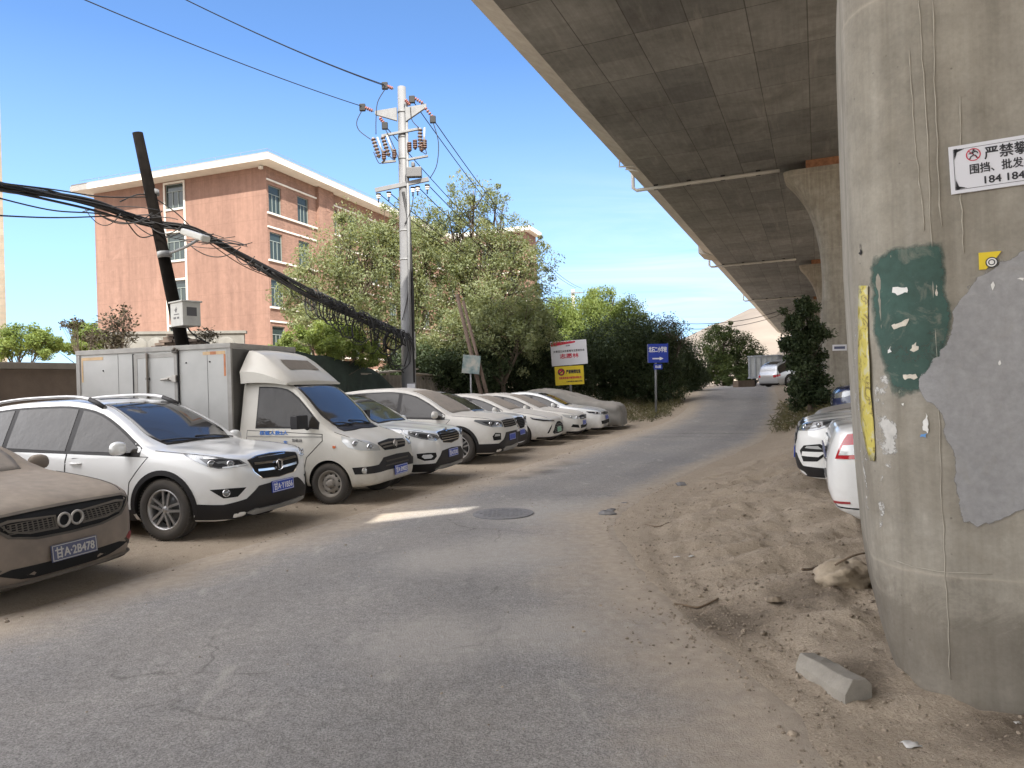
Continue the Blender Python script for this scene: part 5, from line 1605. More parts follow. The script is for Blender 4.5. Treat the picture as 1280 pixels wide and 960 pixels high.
M['grout'] = mat('grout', (.36, .33, .275), .9, var=.1)
def build_piers():
    mt = pier_material(); M['pier'] = mt
    base = pier_mesh()
    roots = []
    for i, s in enumerate((PIER_S, 30.1, 56.1, 82.1, 108.1)):
        p = ST(s, PIER_C); p.z = 0
        lab = ['massive concrete pier close by at the right, with peeling green and grey paint patches', 'flared concrete pier behind the dark bush, with a small white notice', 'third flared pier far along the viaduct, mostly behind bushes', 'fourth pier far down the viaduct behind the leaves', 'fifth and farthest pier of the viaduct'][i]
        o = thing('viaduct_pier', lab, 'pier', p, R(90) - AX, 'piers of the viaduct')
        if i == 0:
            body = base.build('pier_shaft', mt, o); me = body.data
        else:
            body = link('pier_shaft', me, o)
        # bearing pads
        for y in (-2.6, 2.6):
            MB().box(.06, .75, y - .62, y + .62, 9.884, SOF - .004, 0).build('bearing', M['rust_pad'], o)
        roots.append((o, body))
    o, body = roots[0]
    bpy.context.view_layer.update()
    W = o.matrix_world; Wi = W.inverted()
    vs = [W @ Vector(v) for v in base.v]
    bvh = BVHTree.FromPolygons(vs, base.f)
    org = Vector((0, 0, EYE))
    rf = lambda u, v: (org, ray(u, v))
    class _:
        pass
    def coat(name, poly, mt_, off, seed=1, amp=6, res=14, mat_slots=None, step=7):
        pr = ragged(poly, amp, seed, step)
        vs2, fs2 = cdt(pr, res)
        mb = conform(pr, res, rf, bvh, off, .0)
        mb.v = [tuple(Wi @ Vector(p)) for p in mb.v]
        ob = mb.build(name, mt_, o)
        if len(vs2) == len(ob.data.vertices):
            A_ = np.array(pr); B_ = np.roll(A_, -1, 0); Q = np.array([tuple(p) for p in vs2])
            AB = B_ - A_; rim = np.full(len(Q), 1e9)
            for a_, ab in zip(A_, AB):
                t_ = np.clip(((Q - a_) @ ab) / max(1e-9, ab @ ab), 0, 1); rim = np.minimum(rim, np.linalg.norm(Q - (a_ + t_[:, None]*ab), axis=1))
            at2 = ob.data.attributes.new('rim', 'FLOAT', 'POINT'); at2.data.foreach_set('value', np.clip(rim / 22.0, 0, 1).astype(np.float32))
        return ob
    def worn(name, col, var, wear, rimk, wash=1.0):
        m, nt, b = new_mat(name); co = objco(nt)
        n1 = noise(nt, 2.2, 7, .65, co); n2 = noise(nt, 22, 7, .7, co); n3 = noise(nt, 7, 8, .7, co, .6)
        c = ramp(nt, n1, [(.3, tuple(x*(1-var) for x in col)), (.7, tuple(x*(1+var) for x in col))])
        c = mixc(nt, 1.0, c, ramp(nt, n2, [(.3, .82), (.7, 1.1)]), 'MULTIPLY')
        c = mixc(nt, mth(nt, 'MULTIPLY', ramp(nt, n3, [(.56, 0.0), (.70, 1.0)]), wear), c, (.30, .275, .225))
        L(nt, c, b.inputs['Base Color']); b.inputs['Roughness'].default_value = .8; b.inputs['Specular IOR Level'].default_value = .25
        bump(nt, b, mth(nt, 'ADD', n2, n3), .35, .008)
        a = N(nt, 'ShaderNodeAttribute'); a.attribute_name = 'rim'
        f = mth(nt, 'ADD', mth(nt, 'MULTIPLY', a.outputs['Fac'], rimk), mth(nt, 'MULTIPLY', mth(nt, 'SUBTRACT', noise(nt, 11, 8, .72, co), .5), 1.5))
        f = ramp(nt, f, [(.02, 0.0), (.16 if wash == 1.0 else .5, 1.0)])
        if wash < 1: f = mth(nt, 'MULTIPLY', f, mth(nt, 'ADD', wash, mth(nt, 'MULTIPLY', n1, .35)), clamp=True)
        tr = N(nt, 'ShaderNodeBsdfTransparent'); mx = N(nt, 'ShaderNodeMixShader')
        L(nt, f, mx.inputs[0]); L(nt, tr.outputs[0], mx.inputs[1]); L(nt, b.outputs[0], mx.inputs[2]); L(nt, mx.outputs[0], nt.nodes['Material Output'].inputs['Surface'])
        return m
    M['green_paint'] = worn('old_green_paint', (.055, .105, .088), .25, .6, 1.9, .66)
    M['grey_paint_wall'] = worn('grey_wall_paint', (.30, .295, .295), .10, .22, 2.6)
    M['limewash'] = worn('white_smear', (.50, .485, .455), .1, .2, 1.2)
    coat('green_paint_patch', [(1086, 322), (1120, 308), (1150, 304), (1178, 300), (1182, 330), (1186, 372), (1192, 380), (1186, 430), (1178, 470), (1160, 488), (1140, 496), (1116, 498), (1108, 470), (1100, 450), (1092, 420), (1090, 380), (1088, 350)], M['green_paint'], .0035, 3, 4)
    coat('grey_paint_patch', [(1192, 384), (1215, 355), (1245, 330), (1280, 312), (1400, 290), (1420, 460), (1380, 600), (1290, 640), (1268, 640), (1245, 652), (1222, 660), (1205, 655), (1198, 630), (1192, 600), (1188, 560), (1178, 520), (1166, 505), (1150, 490), (1150, 466), (1168, 448), (1182, 430), (1190, 405)], M['grey_paint_wall'], .0055, 5, 9)
    for i, pl in enumerate([[(1098, 520), (1108, 500), (1118, 520), (1122, 560), (1114, 585), (1102, 575), (1096, 550)], [(1100, 470), (1112, 476), (1106, 510), (1094, 545), (1092, 500)], [(1100, 590), (1105, 595), (1104, 655), (1099, 660)], [(1066, 395), (1072, 400), (1076, 470), (1082, 560), (1086, 640), (1080, 600), (1070, 480)],
                            ]):
        coat('white_smear', pl, M['limewash'], .003, 20 + i, 7, 12, step=5)
    M['paper'] = mat('torn_paper', (.55, .50, .42), .8, var=.2, vscale=30)
    M['paper_white'] = mat('torn_white_paper', (.7, .69, .66), .8, var=.1, vscale=30)
    M['paper_blue'] = mat('blue_print', (.12, .28, .55), .7)
    for i, (pl, mm) in enumerate([([(1114, 358), (1136, 357), (1138, 366), (1124, 371), (1113, 366)], 'paper_white'), ([(1112, 408), (1130, 400), (1140, 396), (1134, 408), (1116, 414)], 'paper'), ([(1136, 438), (1146, 424), (1150, 438), (1142, 442)], 'paper'), ([(1110, 443), (1114, 430), (1116, 440)], 'paper_white'),
                                 ([(1126, 468), (1146, 466), (1150, 473), (1130, 476)], 'paper'), ([(1152, 540), (1157, 510), (1162, 530), (1160, 546)], 'paper_white'), ([(1150, 542), (1161, 540), (1158, 548), (1149, 547)], 'paper_blue'), ([(1238, 355), (1241, 350), (1244, 356), (1240, 366)], 'paper_white'), ([(1270, 348), (1280, 347), (1279, 352)], 'paper_white'), ([(1074, 318), (1076, 300), (1077, 322)], 'plastic'),
                                 ([(1247, 456), (1250, 448), (1252, 454), (1249, 458)], 'paper_white'), ([(1262, 240), (1270, 236), (1280, 237), (1270, 244)], 'green_paint'), ([(1126, 505), (1131, 503), (1130, 508)], 'paper_white'), ([(1170, 352), (1172, 372), (1170, 372)], 'paper')]):
        cxs = sum(p[0] for p in pl)/len(pl); cys = sum(p[1] for p in pl)/len(pl)
        pl = [(cxs + (p[0]-cxs)*.78, cys + (p[1]-cys)*.72) for p in pl]
        coat('paper_scrap', pl, M[mm], .0075, 40 + i, 3.2, 6, step=3)
    # form seams: thin ridges of set grout running down the shaft
    for i, pts in enumerate([[(1148, 0), (1156, 110), (1165, 300), (1172, 480), (1178, 640), (1184, 760), (1189, 868)], [(1166, 0), (1170, 150), (1178, 310)], [(1137, 60), (1142, 160), (1150, 230), (1157, 300)], [(1200, 120), (1201, 250), (1206, 330)], [(1110, 698), (1140, 708), (1176, 715), (1252, 718)]]):
        q = []
        for a, b_ in zip(pts[:-1], pts[1:]):
            for k in range(6):
                u = a[0] + (b_[0]-a[0])*k/6 + .6*math.sin(k*1.1 + a[1]*.05) + .7*math.sin(k*2.9 + a[1]); v = a[1] + (b_[1]-a[1])*k/6
                hit = bvh.ray_cast(org, ray(u, v))[0]
                if hit is not None: q.append(Wi @ (hit - ray(u, v)*.001))
        MB().tube(q, [.0012 + .0024*abs(math.sin(j*1.7)) for j in range(len(q))], 5, 0).build('grout_ridge', M['grout'], o)
    # pale form strip beside the corner
    return roots, bvh

M['rust_pad'] = mat('rusty_bearing', (.22, .10, .05), .8, var=.3, vscale=8)
M['sign_white'] = mat('sign_white', (.66, .66, .70), .45, var=.03, vscale=3)
M['ink'] = mat('black_print', (.02, .02, .025), .5)
M['red_ink'] = mat('red_print', (.50, .02, .05), .5)
M['sign_yellow'] = mat('sign_yellow', (.70, .52, .02), .5, var=.08, vscale=8)
M['sign_blue'] = mat('sign_blue', (.004, .03, .30), .4, var=.06, vscale=5)
M['galv'] = mat('galvanised_steel', (.20, .205, .21), .6, metal=.2, var=.12, vscale=5, bmp=.1, bscale=30)
M['pole_grey'] = mat('grey_pole_paint', (.17, .173, .18), .55, metal=.0, var=.10, vscale=2, bmp=.1, bscale=20)  # one even grey for the pole shaft and its lowest crossarm

def board(name, label, cat, corners, thick, mats, normal_hint, rows, border=None):
    """a flat sign from its four corners TL, TR, BR, BL; rows = text lines (text, cx, cy, height, width, material)"""
    tlc, trc, brc, blc = [Vector(c) for c in corners]
    x = (trc - tlc); w = x.length; y = tlc - blc; h = y.length
    c = (tlc + trc + brc + blc) / 4
    T = frame_mtx(c, x, y)
    root = thing(name, label, cat, c)
    T0 = T.copy(); T0.translation = Vector((0, 0, 0))
    return root, T0, w, h

def build_pier_signs(bvh, roots):
    org = Vector((0, 0, EYE))
    o0 = roots[0][0]; W = o0.matrix_world
    fx = (W.to_3x3() @ Vector((1, 0, 0))).normalized()          # into the pier
    side = (W.to_3x3() @ Vector((0, -1, 0))).normalized()       # to the right along the face
    def onface(u, v, off=.012):
        d = ray(u, v); pl = W.translation - fx*off
        k = (pl - org).dot(fx) / d.dot(fx)
        return org + d*k
    TL = onface(1185.5, 184); BL = onface(1191, 243); X = (onface(1280, 168.5) - TL)
    X = X.normalized(); Yd = (TL - BL); h = Yd.length
    w = 0.98
    root = thing('notice_board', 'white notice with ornate black corners and a red prohibition ring on the near pier', 'notice', TL)
    T = frame_mtx(Vector((0, 0, 0)), X, Yd)
    mb = MB(); mb.box(0, w, -h, 0, -.008, 0, 0, T); 
    mb.build('panel', M['sign_white'], root, bevel=.001)
    b = MB(); e = .018; th = .002
    for x0, x1, y0, y1 in ((e, w-e, -e-th, -e), (e, w-e, -h+e, -h+e+th), (e, e+th, -h+e, -e), (w-e-th, w-e, -h+e, -e)):
        b.box(x0, x1, y0, y1, 0, .001, 0, T)
    rng = random.Random(4)
    for cx, cy, sx, sy in ((e, -e, 1, -1), (e, -h+e, 1, 1), (w-e, -e, -1, -1), (w-e, -h+e, -1, 1)):
        for k in range(15):
            a = k / 14
            px, py = (cx + sx*.052*a*.9, cy + sy*.004) if k % 2 else (cx + sx*.004, cy + sy*.05*a)
            b.box(min(px, px+sx*.012*(1-a)), max(px, px+sx*.012*(1-a))+.002, min(py, py+sy*.012*(1-a)), max(py, py+sy*.012*(1-a))+.002, .0, .0012, 0, T)
    b.build('printed_border', M['ink'], root)
    # crossed-out figure in a red ring
    cx, cy, rr = .102, -.056, .031
    ring = MB(); ring.lathe([(rr, 0), (rr, -.0018), (rr-.0045, -.0018), (rr-.0045, 0)], 40, 0, T @ Matrix.Translation((cx, cy, 0)) @ Matrix.Rotation(-PI/2, 4, 'X'), False)
    Rb = T @ Matrix.Translation((cx, cy, .0012)) @ Matrix.Rotation(R(-45), 4, 'Z'); ring.box(-rr*.92, rr*.92, -.002, .002, 0, .0012, 0, Rb)
    ring.build('prohibition_ring', M['red_ink'], root)
    man = MB()
    for pts in ([(-.004, .016), (0, -.002)], [(-.018, .006), (-.004, .010), (.012, .016)], [(0, -.002), (-.012, -.010), (-.016, -.020)], [(0, -.002), (.010, -.006), (.014, -.018)], [(.014, .014), (.018, .004)]):
        man.tube([T @ Vector((cx+p[0], cy+p[1], .001)) for p in pts], .0028, 6)
    man.sphere(T @ Vector((cx+.002, cy+.021, .001)), .005, 8)
    man.build('climbing_figure', M['ink'], root)
    def line(s, x, y, size, width, bold=.002):
        add_text('notice_lettering', s, size, M['ink'], root, T @ Matrix.Translation((x + width/2, y, .0004)), width, bold)
    line('严禁攀', .148, -.058, .066, .180, .0011)
    line('围挡、批发、', .084, -.126, .052, .234, .0008)
    line('184', .142, -.188, .050, .068, .0011)
    line('184', .236, -.188, .050, .068, .0011)
    # yellow sticker with a black and white spiral ring, lower
    TL2 = onface(1223.5, 316, .008); X2 = (onface(1252, 313.5, .008) - TL2); Y2 = TL2 - onface(1226, 337, .008)
    st = thing('yellow_sticker', 'torn yellow sticker with a black and white ring above the grey paint', 'sticker', TL2)
    T2 = frame_mtx(Vector((0, 0, 0)), X2, Y2); w2 = X2.length; h2 = Y2.length
    MB().prism([(0, 0), (w2, 0), (w2*.62, -h2*.6), (w2*.30, -h2), (0, -h2)], lambda p: T2 @ Vector((p[0], p[1], -.006)), lambda p: T2 @ Vector((p[0], p[1], 0)), 0).build('sticker_sheet', M['sign_yellow'], st)
    rg = MB(); TC = T2 @ Matrix.Translation((w2*.55, -h2*.62, .001)) @ Matrix.Rotation(-PI/2, 4, 'X')
    for r0, r1, mm in ((.026, .021, 0), (.021, .015, 1), (.015, .010, 0), (.010, 0, 1)):
        rg.lathe([(r0, 0), (r0, -.0015), (max(r1, .0005), -.0015), (max(r1, .0005), 0)], 28, mm, TC, False)
    rg.build('printed_ring', [M['ink'], M['paper_white']], st)
    # yellow warning tape hanging down the rounded corner
    q = []
    rows = []
    for i, (u0, u1, v) in enumerate([(1074, 1085, 357), (1073, 1085, 385), (1073, 1085, 420), (1073, 1087, 455), (1074, 1088, 490), (1076, 1092, 525), (1083, 1094, 560), (1088, 1093, 576)]):
        row = []
        for k in range(5):
            u = u0 + (u1 - u0)*k/4
            d = ray(u, v); hit = bvh.ray_cast(org, d)
            if hit[0] is None: h_ = org + d * 4.05
            else: h_ = hit[0] - d*.02
            row.append(h_ - d*(.012*math.sin(i*1.3 + k*.9)))
        rows.append([tuple(p) for p in row])
    tp = MB().grid(rows, 0, True)
    ob = tp.build('warning_tape', [M['tape_yellow']], None)
    md = ob.modifiers.new('thick', 'SOLIDIFY'); md.thickness = .002
    tag(ob, 'crumpled yellow warning tape hanging down the corner of the near pier', 'tape')
    # small white notice on the second pier
    W1 = roots[1][0].matrix_world
    fx1 = (W1.to_3x3() @ Vector((1, 0, 0))).normalized()
    def on1(u, v):
        d = ray(u, v); pl = W1.translation - fx1*.03; k = (pl - org).dot(fx1)/d.dot(fx1); return org + d*k
    a, b_, c = on1(1040.5, 431), on1(1058.5, 430.5), on1(1041, 438.5)
    nb = thing('small_notice', 'small white rectangular notice on the second pier', 'notice', a)
    T = frame_mtx(Vector((0, 0, 0)), b_ - a, a - c); w = (b_-a).length; h = (a-c).length
    MB().box(0, w, -h, 0, -.03, 0, 0, T).build('panel', M['sign_white'], nb, bevel=.004)
    bb = MB(); bb.box(w*.12, w*.88, -h*.72, -h*.28, .0, .004, 0, T); bb.build('printed_band', M['plate_dusty'], nb)

def tape_material():
    m, nt, b = new_mat('warning_tape_film')
    co = objco(nt)
    n = noise(nt, 14, 3, .5, co, 1.0)
    c = ramp(nt, n, [(.38, (.52, .48, .30)), (.46, (.54, .46, .10)), (.56, (.50, .42, .10)), (.60, (.16, .12, .04)), (.64, (.50, .42, .10)), (.75, (.22, .11, .05))])
    L(nt, c, b.inputs['Base Color']); b.inputs['Roughness'].default_value = .35
    return m
M['tape_yellow'] = tape_material()
def px(p):
    a = p[0]/p[1]*FPX; b = (EYE - p[2])/p[1]*FPX
    return 640 + a*math.cos(ROLL) + b*math.sin(ROLL), 481 - a*math.sin(ROLL) + b*math.cos(ROLL)

# ------------------------------------------------------------------ buildings
def render_wall(name, col, brick=None, lines_z=None, var=.12):
    m, nt, b = new_mat(name)
    co = objco(nt)
    n1 = noise(nt, .25, 7, .6, co); n2 = noise(nt, 3, 7, .65, co)
    c = ramp(nt, n1, [(.3, tuple(x*(1-var) for x in col)), (.7, tuple(x*(1+var*.7) for x in col))])
    c = mixc(nt, 1.0, c, ramp(nt, n2, [(.28, .88), (.7, 1.08)]), 'MULTIPLY')
    sx = N(nt, 'ShaderNodeSeparateXYZ'); L(nt, co, sx.inputs[0])
    if brick:
        cb = N(nt, 'ShaderNodeCombineXYZ'); L(nt, mth(nt, 'ADD', sx.outputs['X'], sx.outputs['Y']), cb.inputs[0]); L(nt, sx.outputs['Z'], cb.inputs[1])
        br = N(nt, 'ShaderNodeTexBrick'); br.inputs['Scale'].default_value = 1; br.inputs['Brick Width'].default_value = brick[0]; br.inputs['Row Height'].default_value = brick[1]
        br.inputs['Mortar Size'].default_value = brick[2]; br.inputs['Color1'].default_value = (.86, .85, .84, 1); br.inputs['Color2'].default_value = (1.12, 1.1, 1.08, 1); br.inputs['Mortar'].default_value = (.85, .9, .92, 1)
        L(nt, cb.outputs[0], br.inputs['Vector'])
        c = mixc(nt, 1.0, c, br.outputs['Color'], 'MULTIPLY')
    if lines_z:
        f = mth(nt, 'FRACT', mth(nt, 'DIVIDE', sx.outputs['Z'], lines_z)); d = mth(nt, 'ABSOLUTE', mth(nt, 'SUBTRACT', f, .5))
        c = mixc(nt, mth(nt, 'MULTIPLY', ramp(nt, d, [(0, 1.0), (.012, 0.0)]), .55), c, tuple(x*.62 for x in col))
    st = N(nt, 'ShaderNodeMapping'); st.inputs['Scale'].default_value = (1.6, 1.6, .10); L(nt, co, st.inputs['Vector'])
    c = mixc(nt, 1.0, c, ramp(nt, noise(nt, 1.2, 8, .7, st.outputs[0]), [(.33, (.80, .80, .82)), (.6, (1.05, 1.05, 1.05))]), 'MULTIPLY')
    c = mixc(nt, mth(nt, 'MULTIPLY', ramp(nt, noise(nt, .55, 9, .72, co, .5), [(.56, 0.0), (.68, 1.0)]), .35), c, tuple(min(1, x*1.35 + .03) for x in col))
    L(nt, c, b.inputs['Base Color']); b.inputs['Roughness'].default_value = .9; b.inputs['Specular IOR Level'].default_value = .2
    bump(nt, b, n2, .2, .02)
    return m

M['brick_orange'] = render_wall('brick_orange', (.28, .172, .134), (.24, .075, .008), None)
M['render_orange'] = render_wall('render_orange', (.305, .187, .147), None, 1.42)
M['band_white'] = mat('white_trim', (.66, .64, .60), .7, var=.08, vscale=2)
M['win_glass'] = mat('window_glass', (.035, .05, .05), .08, ior=1.40)
M['win_frame'] = mat('window_frame', (.22, .26, .25), .5)
M['tile_beige'] = render_wall('tile_beige', (.30, .26, .21), (.45, .30, .02))
M['roof_grey'] = mat('roof_grey', (.3, .29, .28), .9, var=.1)

def wall_holes(mb, O, ux, uz, n, W, H, holes, depth, m=0, m_rev=0):
    """a wall sheet with openings and their reveals; n = inward direction"""
    xs = sorted(set([0, W] + [h[0] for h in holes] + [h[1] for h in holes])); zs = sorted(set([0, H] + [h[2] for h in holes] + [h[3] for h in holes]))
    O, ux, uz, n = Vector(O), Vector(ux), Vector(uz), Vector(n)
    pt = lambda x, z, d=0: O + ux*x + uz*z + n*d
    for i in range(len(xs)-1):
        for j in range(len(zs)-1):
            cx, cz = (xs[i]+xs[i+1])/2, (zs[j]+zs[j+1])/2
            if any(h[0] < cx < h[1] and h[2] < cz < h[3] for h in holes): continue
            mb.add([pt(xs[i], zs[j]), pt(xs[i+1], zs[j]), pt(xs[i+1], zs[j+1]), pt(xs[i], zs[j+1])], [(0, 1, 2, 3)], m)
    for x0, x1, z0, z1 in holes:
        c = [(x0, z0), (x1, z0), (x1, z1), (x0, z1)]
        for i in range(4):
            a, b = c[i], c[(i+1) % 4]
            mb.add([pt(*a), pt(*b), pt(*b, depth), pt(*a, depth)], [(3, 2, 1, 0)], m_rev)

_winmesh = {}
def window_meshes(w, h, split, frame):
    k = (round(w, 2), round(h, 2), split, frame)
    if k in _winmesh: return _winmesh[k]
    f = MB(); t = .045
    for x0, x1, z0, z1 in ((0, t, 0, h), (w-t, w, 0, h), (t, w-t, 0, t), (t, w-t, h-t, h)): f.box(x0, x1, -.03, .03, z0, z1)
    if split:
        f.box(t, w-t, -.026, .026, h*.68, h*.68+.045)
        for q in (.36, .66) if w > 1.0 else (.5,): f.box(w*q-.02, w*q+.02, -.025, .025, t, h*.68)
    g = MB(); g.box(t*.6, w-t*.6, .008, .016, t*.6, h-t*.6)
    r = (f.mesh('window', M[frame]), g.mesh('pane', M['win_glass'])); _winmesh[k] = r
    return r

def put_window(parent, O, rz, w, h, split=True, frame='win_frame', sill=None):
    a, b = window_meshes(w, h, split, frame)
    o = link('window', a, parent); o.location = O; o.rotation_euler = (0, 0, rz)
    p = link('pane', b, o)
    return o

def build_brick_building():
    az = R(20)
    c = at(333, 206, 42.0); C0 = Vector((c.x - .05, c.y, 0)); rz = R(90) - az
    root = thing('brick_building', 'orange brick apartment block with thick white eaves, trees hiding its long side', 'building', C0, rz)
    H = 15.2; GW = 0; 
    gd = Vector((math.sin(az - PI/2), math.cos(az - PI/2)))
    fd = Vector((math.sin(az), math.cos(az)))
    def find(dirv, u, v):
        lo, hi = 0.0, 60.0
        f = lambda k: px((C0.x + dirv.x*k, C0.y + dirv.y*k, at(u, v, C0.y + dirv.y*k).z))[0] - u
        s0 = f(lo)
        for _ in range(40):
            mid = (lo+hi)/2
            if (f(mid) > 0) == (s0 > 0): lo = mid
            else: hi = mid
        return (lo+hi)/2
    GW = find(gd, 119, 300)
    FL = 46.0
    tops = [14.15, 11.32, 8.49, 5.66, 2.83]; wh = 1.65
    cols = [(.18, 1.36), (2.95, 4.1), (6.75, 7.35), (8.75, 9.95), (11.6, 12.8), (14.2, 15.4), (20, 21.2), (22.8, 24), (25.6, 26.8), (28.4, 29.6), (33, 34.2), (36, 37.2), (39, 40.2), (42, 43.2)]
    holes = [(a, b, t - wh, t) for a, b in cols for t in tops]
    w = MB()
    wall_holes(w, (0, 0, 0), (1, 0, 0), (0, 0, 1), (0, 1, 0), FL, H, holes, .16, 0, 0)
    g0, g1 = find(gd, 230, 260), find(gd, 207, 260)
    gt = [(at(215, 236, 45.5).z, at(215, 266, 45.5).z), (at(218, 296, 45.5).z, at(218, 329, 45.5).z), (at(220, 354, 45.5).z, at(220, 384, 45.5).z), (at(220, 410, 45.5).z, at(220, 440, 45.5).z)]
    gh_ = [(g0, g1, b, t) for t, b in gt]
    wall_holes(w, (0, 0, 0), (0, 1, 0), (0, 0, 1), (1, 0, 0), GW, H, gh_, .14, 1, 1)
    w.add([(0, GW, 0), (FL, GW, 0), (FL, GW, H), (0, GW, H)], [(0, 1, 2, 3)], 0); w.add([(FL, 0, 0), (FL, GW, 0), (FL, GW, H), (FL, 0, H)], [(0, 1, 2, 3)], 0)
    w.build('wall', [M['brick_orange'], M['render_orange']], root, fix=True)
    # soft return of the gable render round the corner, pilasters
    for a, b in ((4.95, 6.65), (16.6, 18.3), (30.4, 32.1)): MB().box(a, b, -.22, -.002, .0, H - .01).build('pilaster', M['brick_orange'], root)
    for a, b in ((5.75, 6.15),): MB().box(a, b, -.24, -.222, 13.75, 14.15).build('wall_plate', M['render_orange'], root)
    # bands above and below the windows
    for x0, x1 in ((0.0, 4.94), (6.66, 16.58), (18.32, 30.38), (32.12, 46)):
        for t in tops:
            for z0, z1, pr in ((t + .22, t + .32, .07), (t - wh - .14, t - wh - .03, .10)):
                MB().box(x0 + .003, x1, -pr, -.002, z0, z1).build('string_course', M['band_white'], root)
    for a, b in cols:
        for t in tops: put_window(root, (a + .003, .11, t - wh + .003), 0, b - a - .006, wh - .006)
    for x in (6.72, 7.42): MB().box(x, x+.07, -.05, .05, 1.2, 14.3).build('white_mullion', M['band_white'], root)
    for a, b, z0, z1 in gh_: put_window(root, (.09, b - .003, z0 + .003), -PI/2, b - a - .006, z1 - z0 - .006, True, 'win_frame')
    # white strips framing the stair windows
    top = gt[0][0] + .12
    for y in (g0 - .12, g1 + .0): MB().box(-.05, -.002, y, y + .12, .0, top).build('stair_trim', M['band_white'], root)
    for a, b, z0, z1 in gh_:
        for z in (z1 + .001, z0 - .13): MB().box(-.055, -.003, g0 - .0, g1 + .0, z, z + .12).build('window_sill', M['band_white'], root)
    ov = 1.0
    r = MB(); r.box(-ov, FL + ov, -ov, GW + ov*.9, H, H + .34); rf = r.build('roof', M['band_white'], root)
    r = MB(); r.box(-ov+.05, FL + ov-.05, -ov+.05, GW + ov*.9-.05, H + .34, H + .45); r.build('roof_covering', M['roof_grey'], rf)
    rl = MB()
    for k in range(24):
        x = -.7 + k*2.0; rl.tube([(x, -.7, H+.45), (x, -.7, H+.72)], .012, 5)
    for k in range(8): rl.tube([(-.7, -.7 + k*1.9, H+.45), (-.7, -.7 + k*1.9, H+.72)], .012, 5)
    rl.tube([(-.7, GW+.4, H+.72), (-.7, -.7, H+.72), (FL, -.7, H+.72)], .012, 5)
    rl.build('lightning_rail', M['galv'], rf)
    cm = MB(); cm.box(-.30, -.1, .1, .3, H - .22, H - .05); cm.tube([(-.2, .2, H-.15), (-.5, .0, H-.2)], .06, 8); cm.build('camera_box', M['band_white'], root)
    # second block, mostly behind the big tree
    c2 = at(560, 300, 70); root2 = thing('brick_building', 'second orange brick block, glimpsed behind the tall feathery tree', 'building', (c2.x, c2.y, 0), R(90) - R(20))
    H2 = c2.z
    GW2 = 2.0; 
    hol = [(x, x + 1.2, t - 1.7, t) for x in (1.2, 3.6, 6.0) for t in [H2 - 1.1 - 2.85*i for i in range(5)]]
    w = MB()
    L2 = 3.0
    wall_holes(w, (0, 0, 0), (0, -1, 0), (0, 0, 1), (1, 0, 0), 8.2, H2, hol, .15, 0, 0)
    w.add([(0, 0, 0), (L2, 0, 0), (L2, 0, H2), (0, 0, H2)], [(0, 1, 2, 3)], 0); w.add([(0, -8.2, 0), (L2, -8.2, 0), (L2, -8.2, H2), (0, -8.2, H2)], [(0, 1, 2, 3)], 0)
    w.build('wall', [M['brick_orange']], root2, fix=True)
    for a, b, z0, z1 in hol: put_window(root2, (.1, -a - .003, z0 + .003), -PI/2, b - a - .006, z1 - z0 - .006)
    for i in range(5):
        t = H2 - 1.1 - 2.85*i
        for z in (t + .1, t - 1.82): MB().box(-.09, -.002, -8.1, -.1, z, z + .12).build('string_course', M['band_white'], root2)
    MB().box(-.7, L2, -8.8, .7, H2, H2 + .4).build('roof', M['band_white'], root2)
    # sliver of a tall tiled block at the left edge
    p = at(5, 300, 30); root3 = thing('apartment_tower', 'beige tiled tower block, only a sliver at the left edge of the view', 'building', (p.x, p.y, 0), R(39))
    w = MB(); wall_holes(w, (-14, 0, 0), (1, 0, 0), (0, 0, 1), (0, 1, 0), 14, 40, [(x, x + 1.5, z, z + 1.6) for x in (2, 6, 10) for z in np.arange(2, 38, 3.0)], .2, 0, 0)
    w.add([(0, 0, 0), (0, 12, 0), (0, 12, 40), (0, 0, 40)], [(0, 1, 2, 3)], 0); w.add([(-14, 12, 0), (0, 12, 0), (0, 12, 40), (-14, 12, 40)], [(3, 2, 1, 0)], 0); w.add([(-14, 0, 0), (-14, 12, 0), (-14, 12, 40), (-14, 0, 40)], [(3, 2, 1, 0)], 0)
    w.build('wall', M['tile_beige'], root3)
    for x in (2, 6, 10):
        for z in np.arange(2, 38, 3.0): put_window(root3, (-14 + x + .003, .12, z + .003), 0, 1.494, 1.594)
    MB().box(-14.3, .25, -.3, 12.3, 40, 40.5).build('roof', M['band_white'], root3)

# ------------------------------------------------------------------ walls along the back of the row
M['wall_brown'] = concrete('weathered_wall', (.20, .155, .12), None, .25)
M['wall_pale'] = concrete('pale_wall', (.20, .195, .18), None, .15)
M['coping'] = concrete('coping', (.26, .23, .19), None, .2)
M['sheet'] = mat('rusty_sheet', (.16, .14, .115), .7, var=.35, vscale=2.5)
M['net'] = mat('green_net', (.018, .030, .022), .8, var=.3, vscale=6)
M['old_tiles'] = mat('old_tiles', (.10, .075, .06), .85, var=.3, vscale=9, bmp=.3, bscale=20)

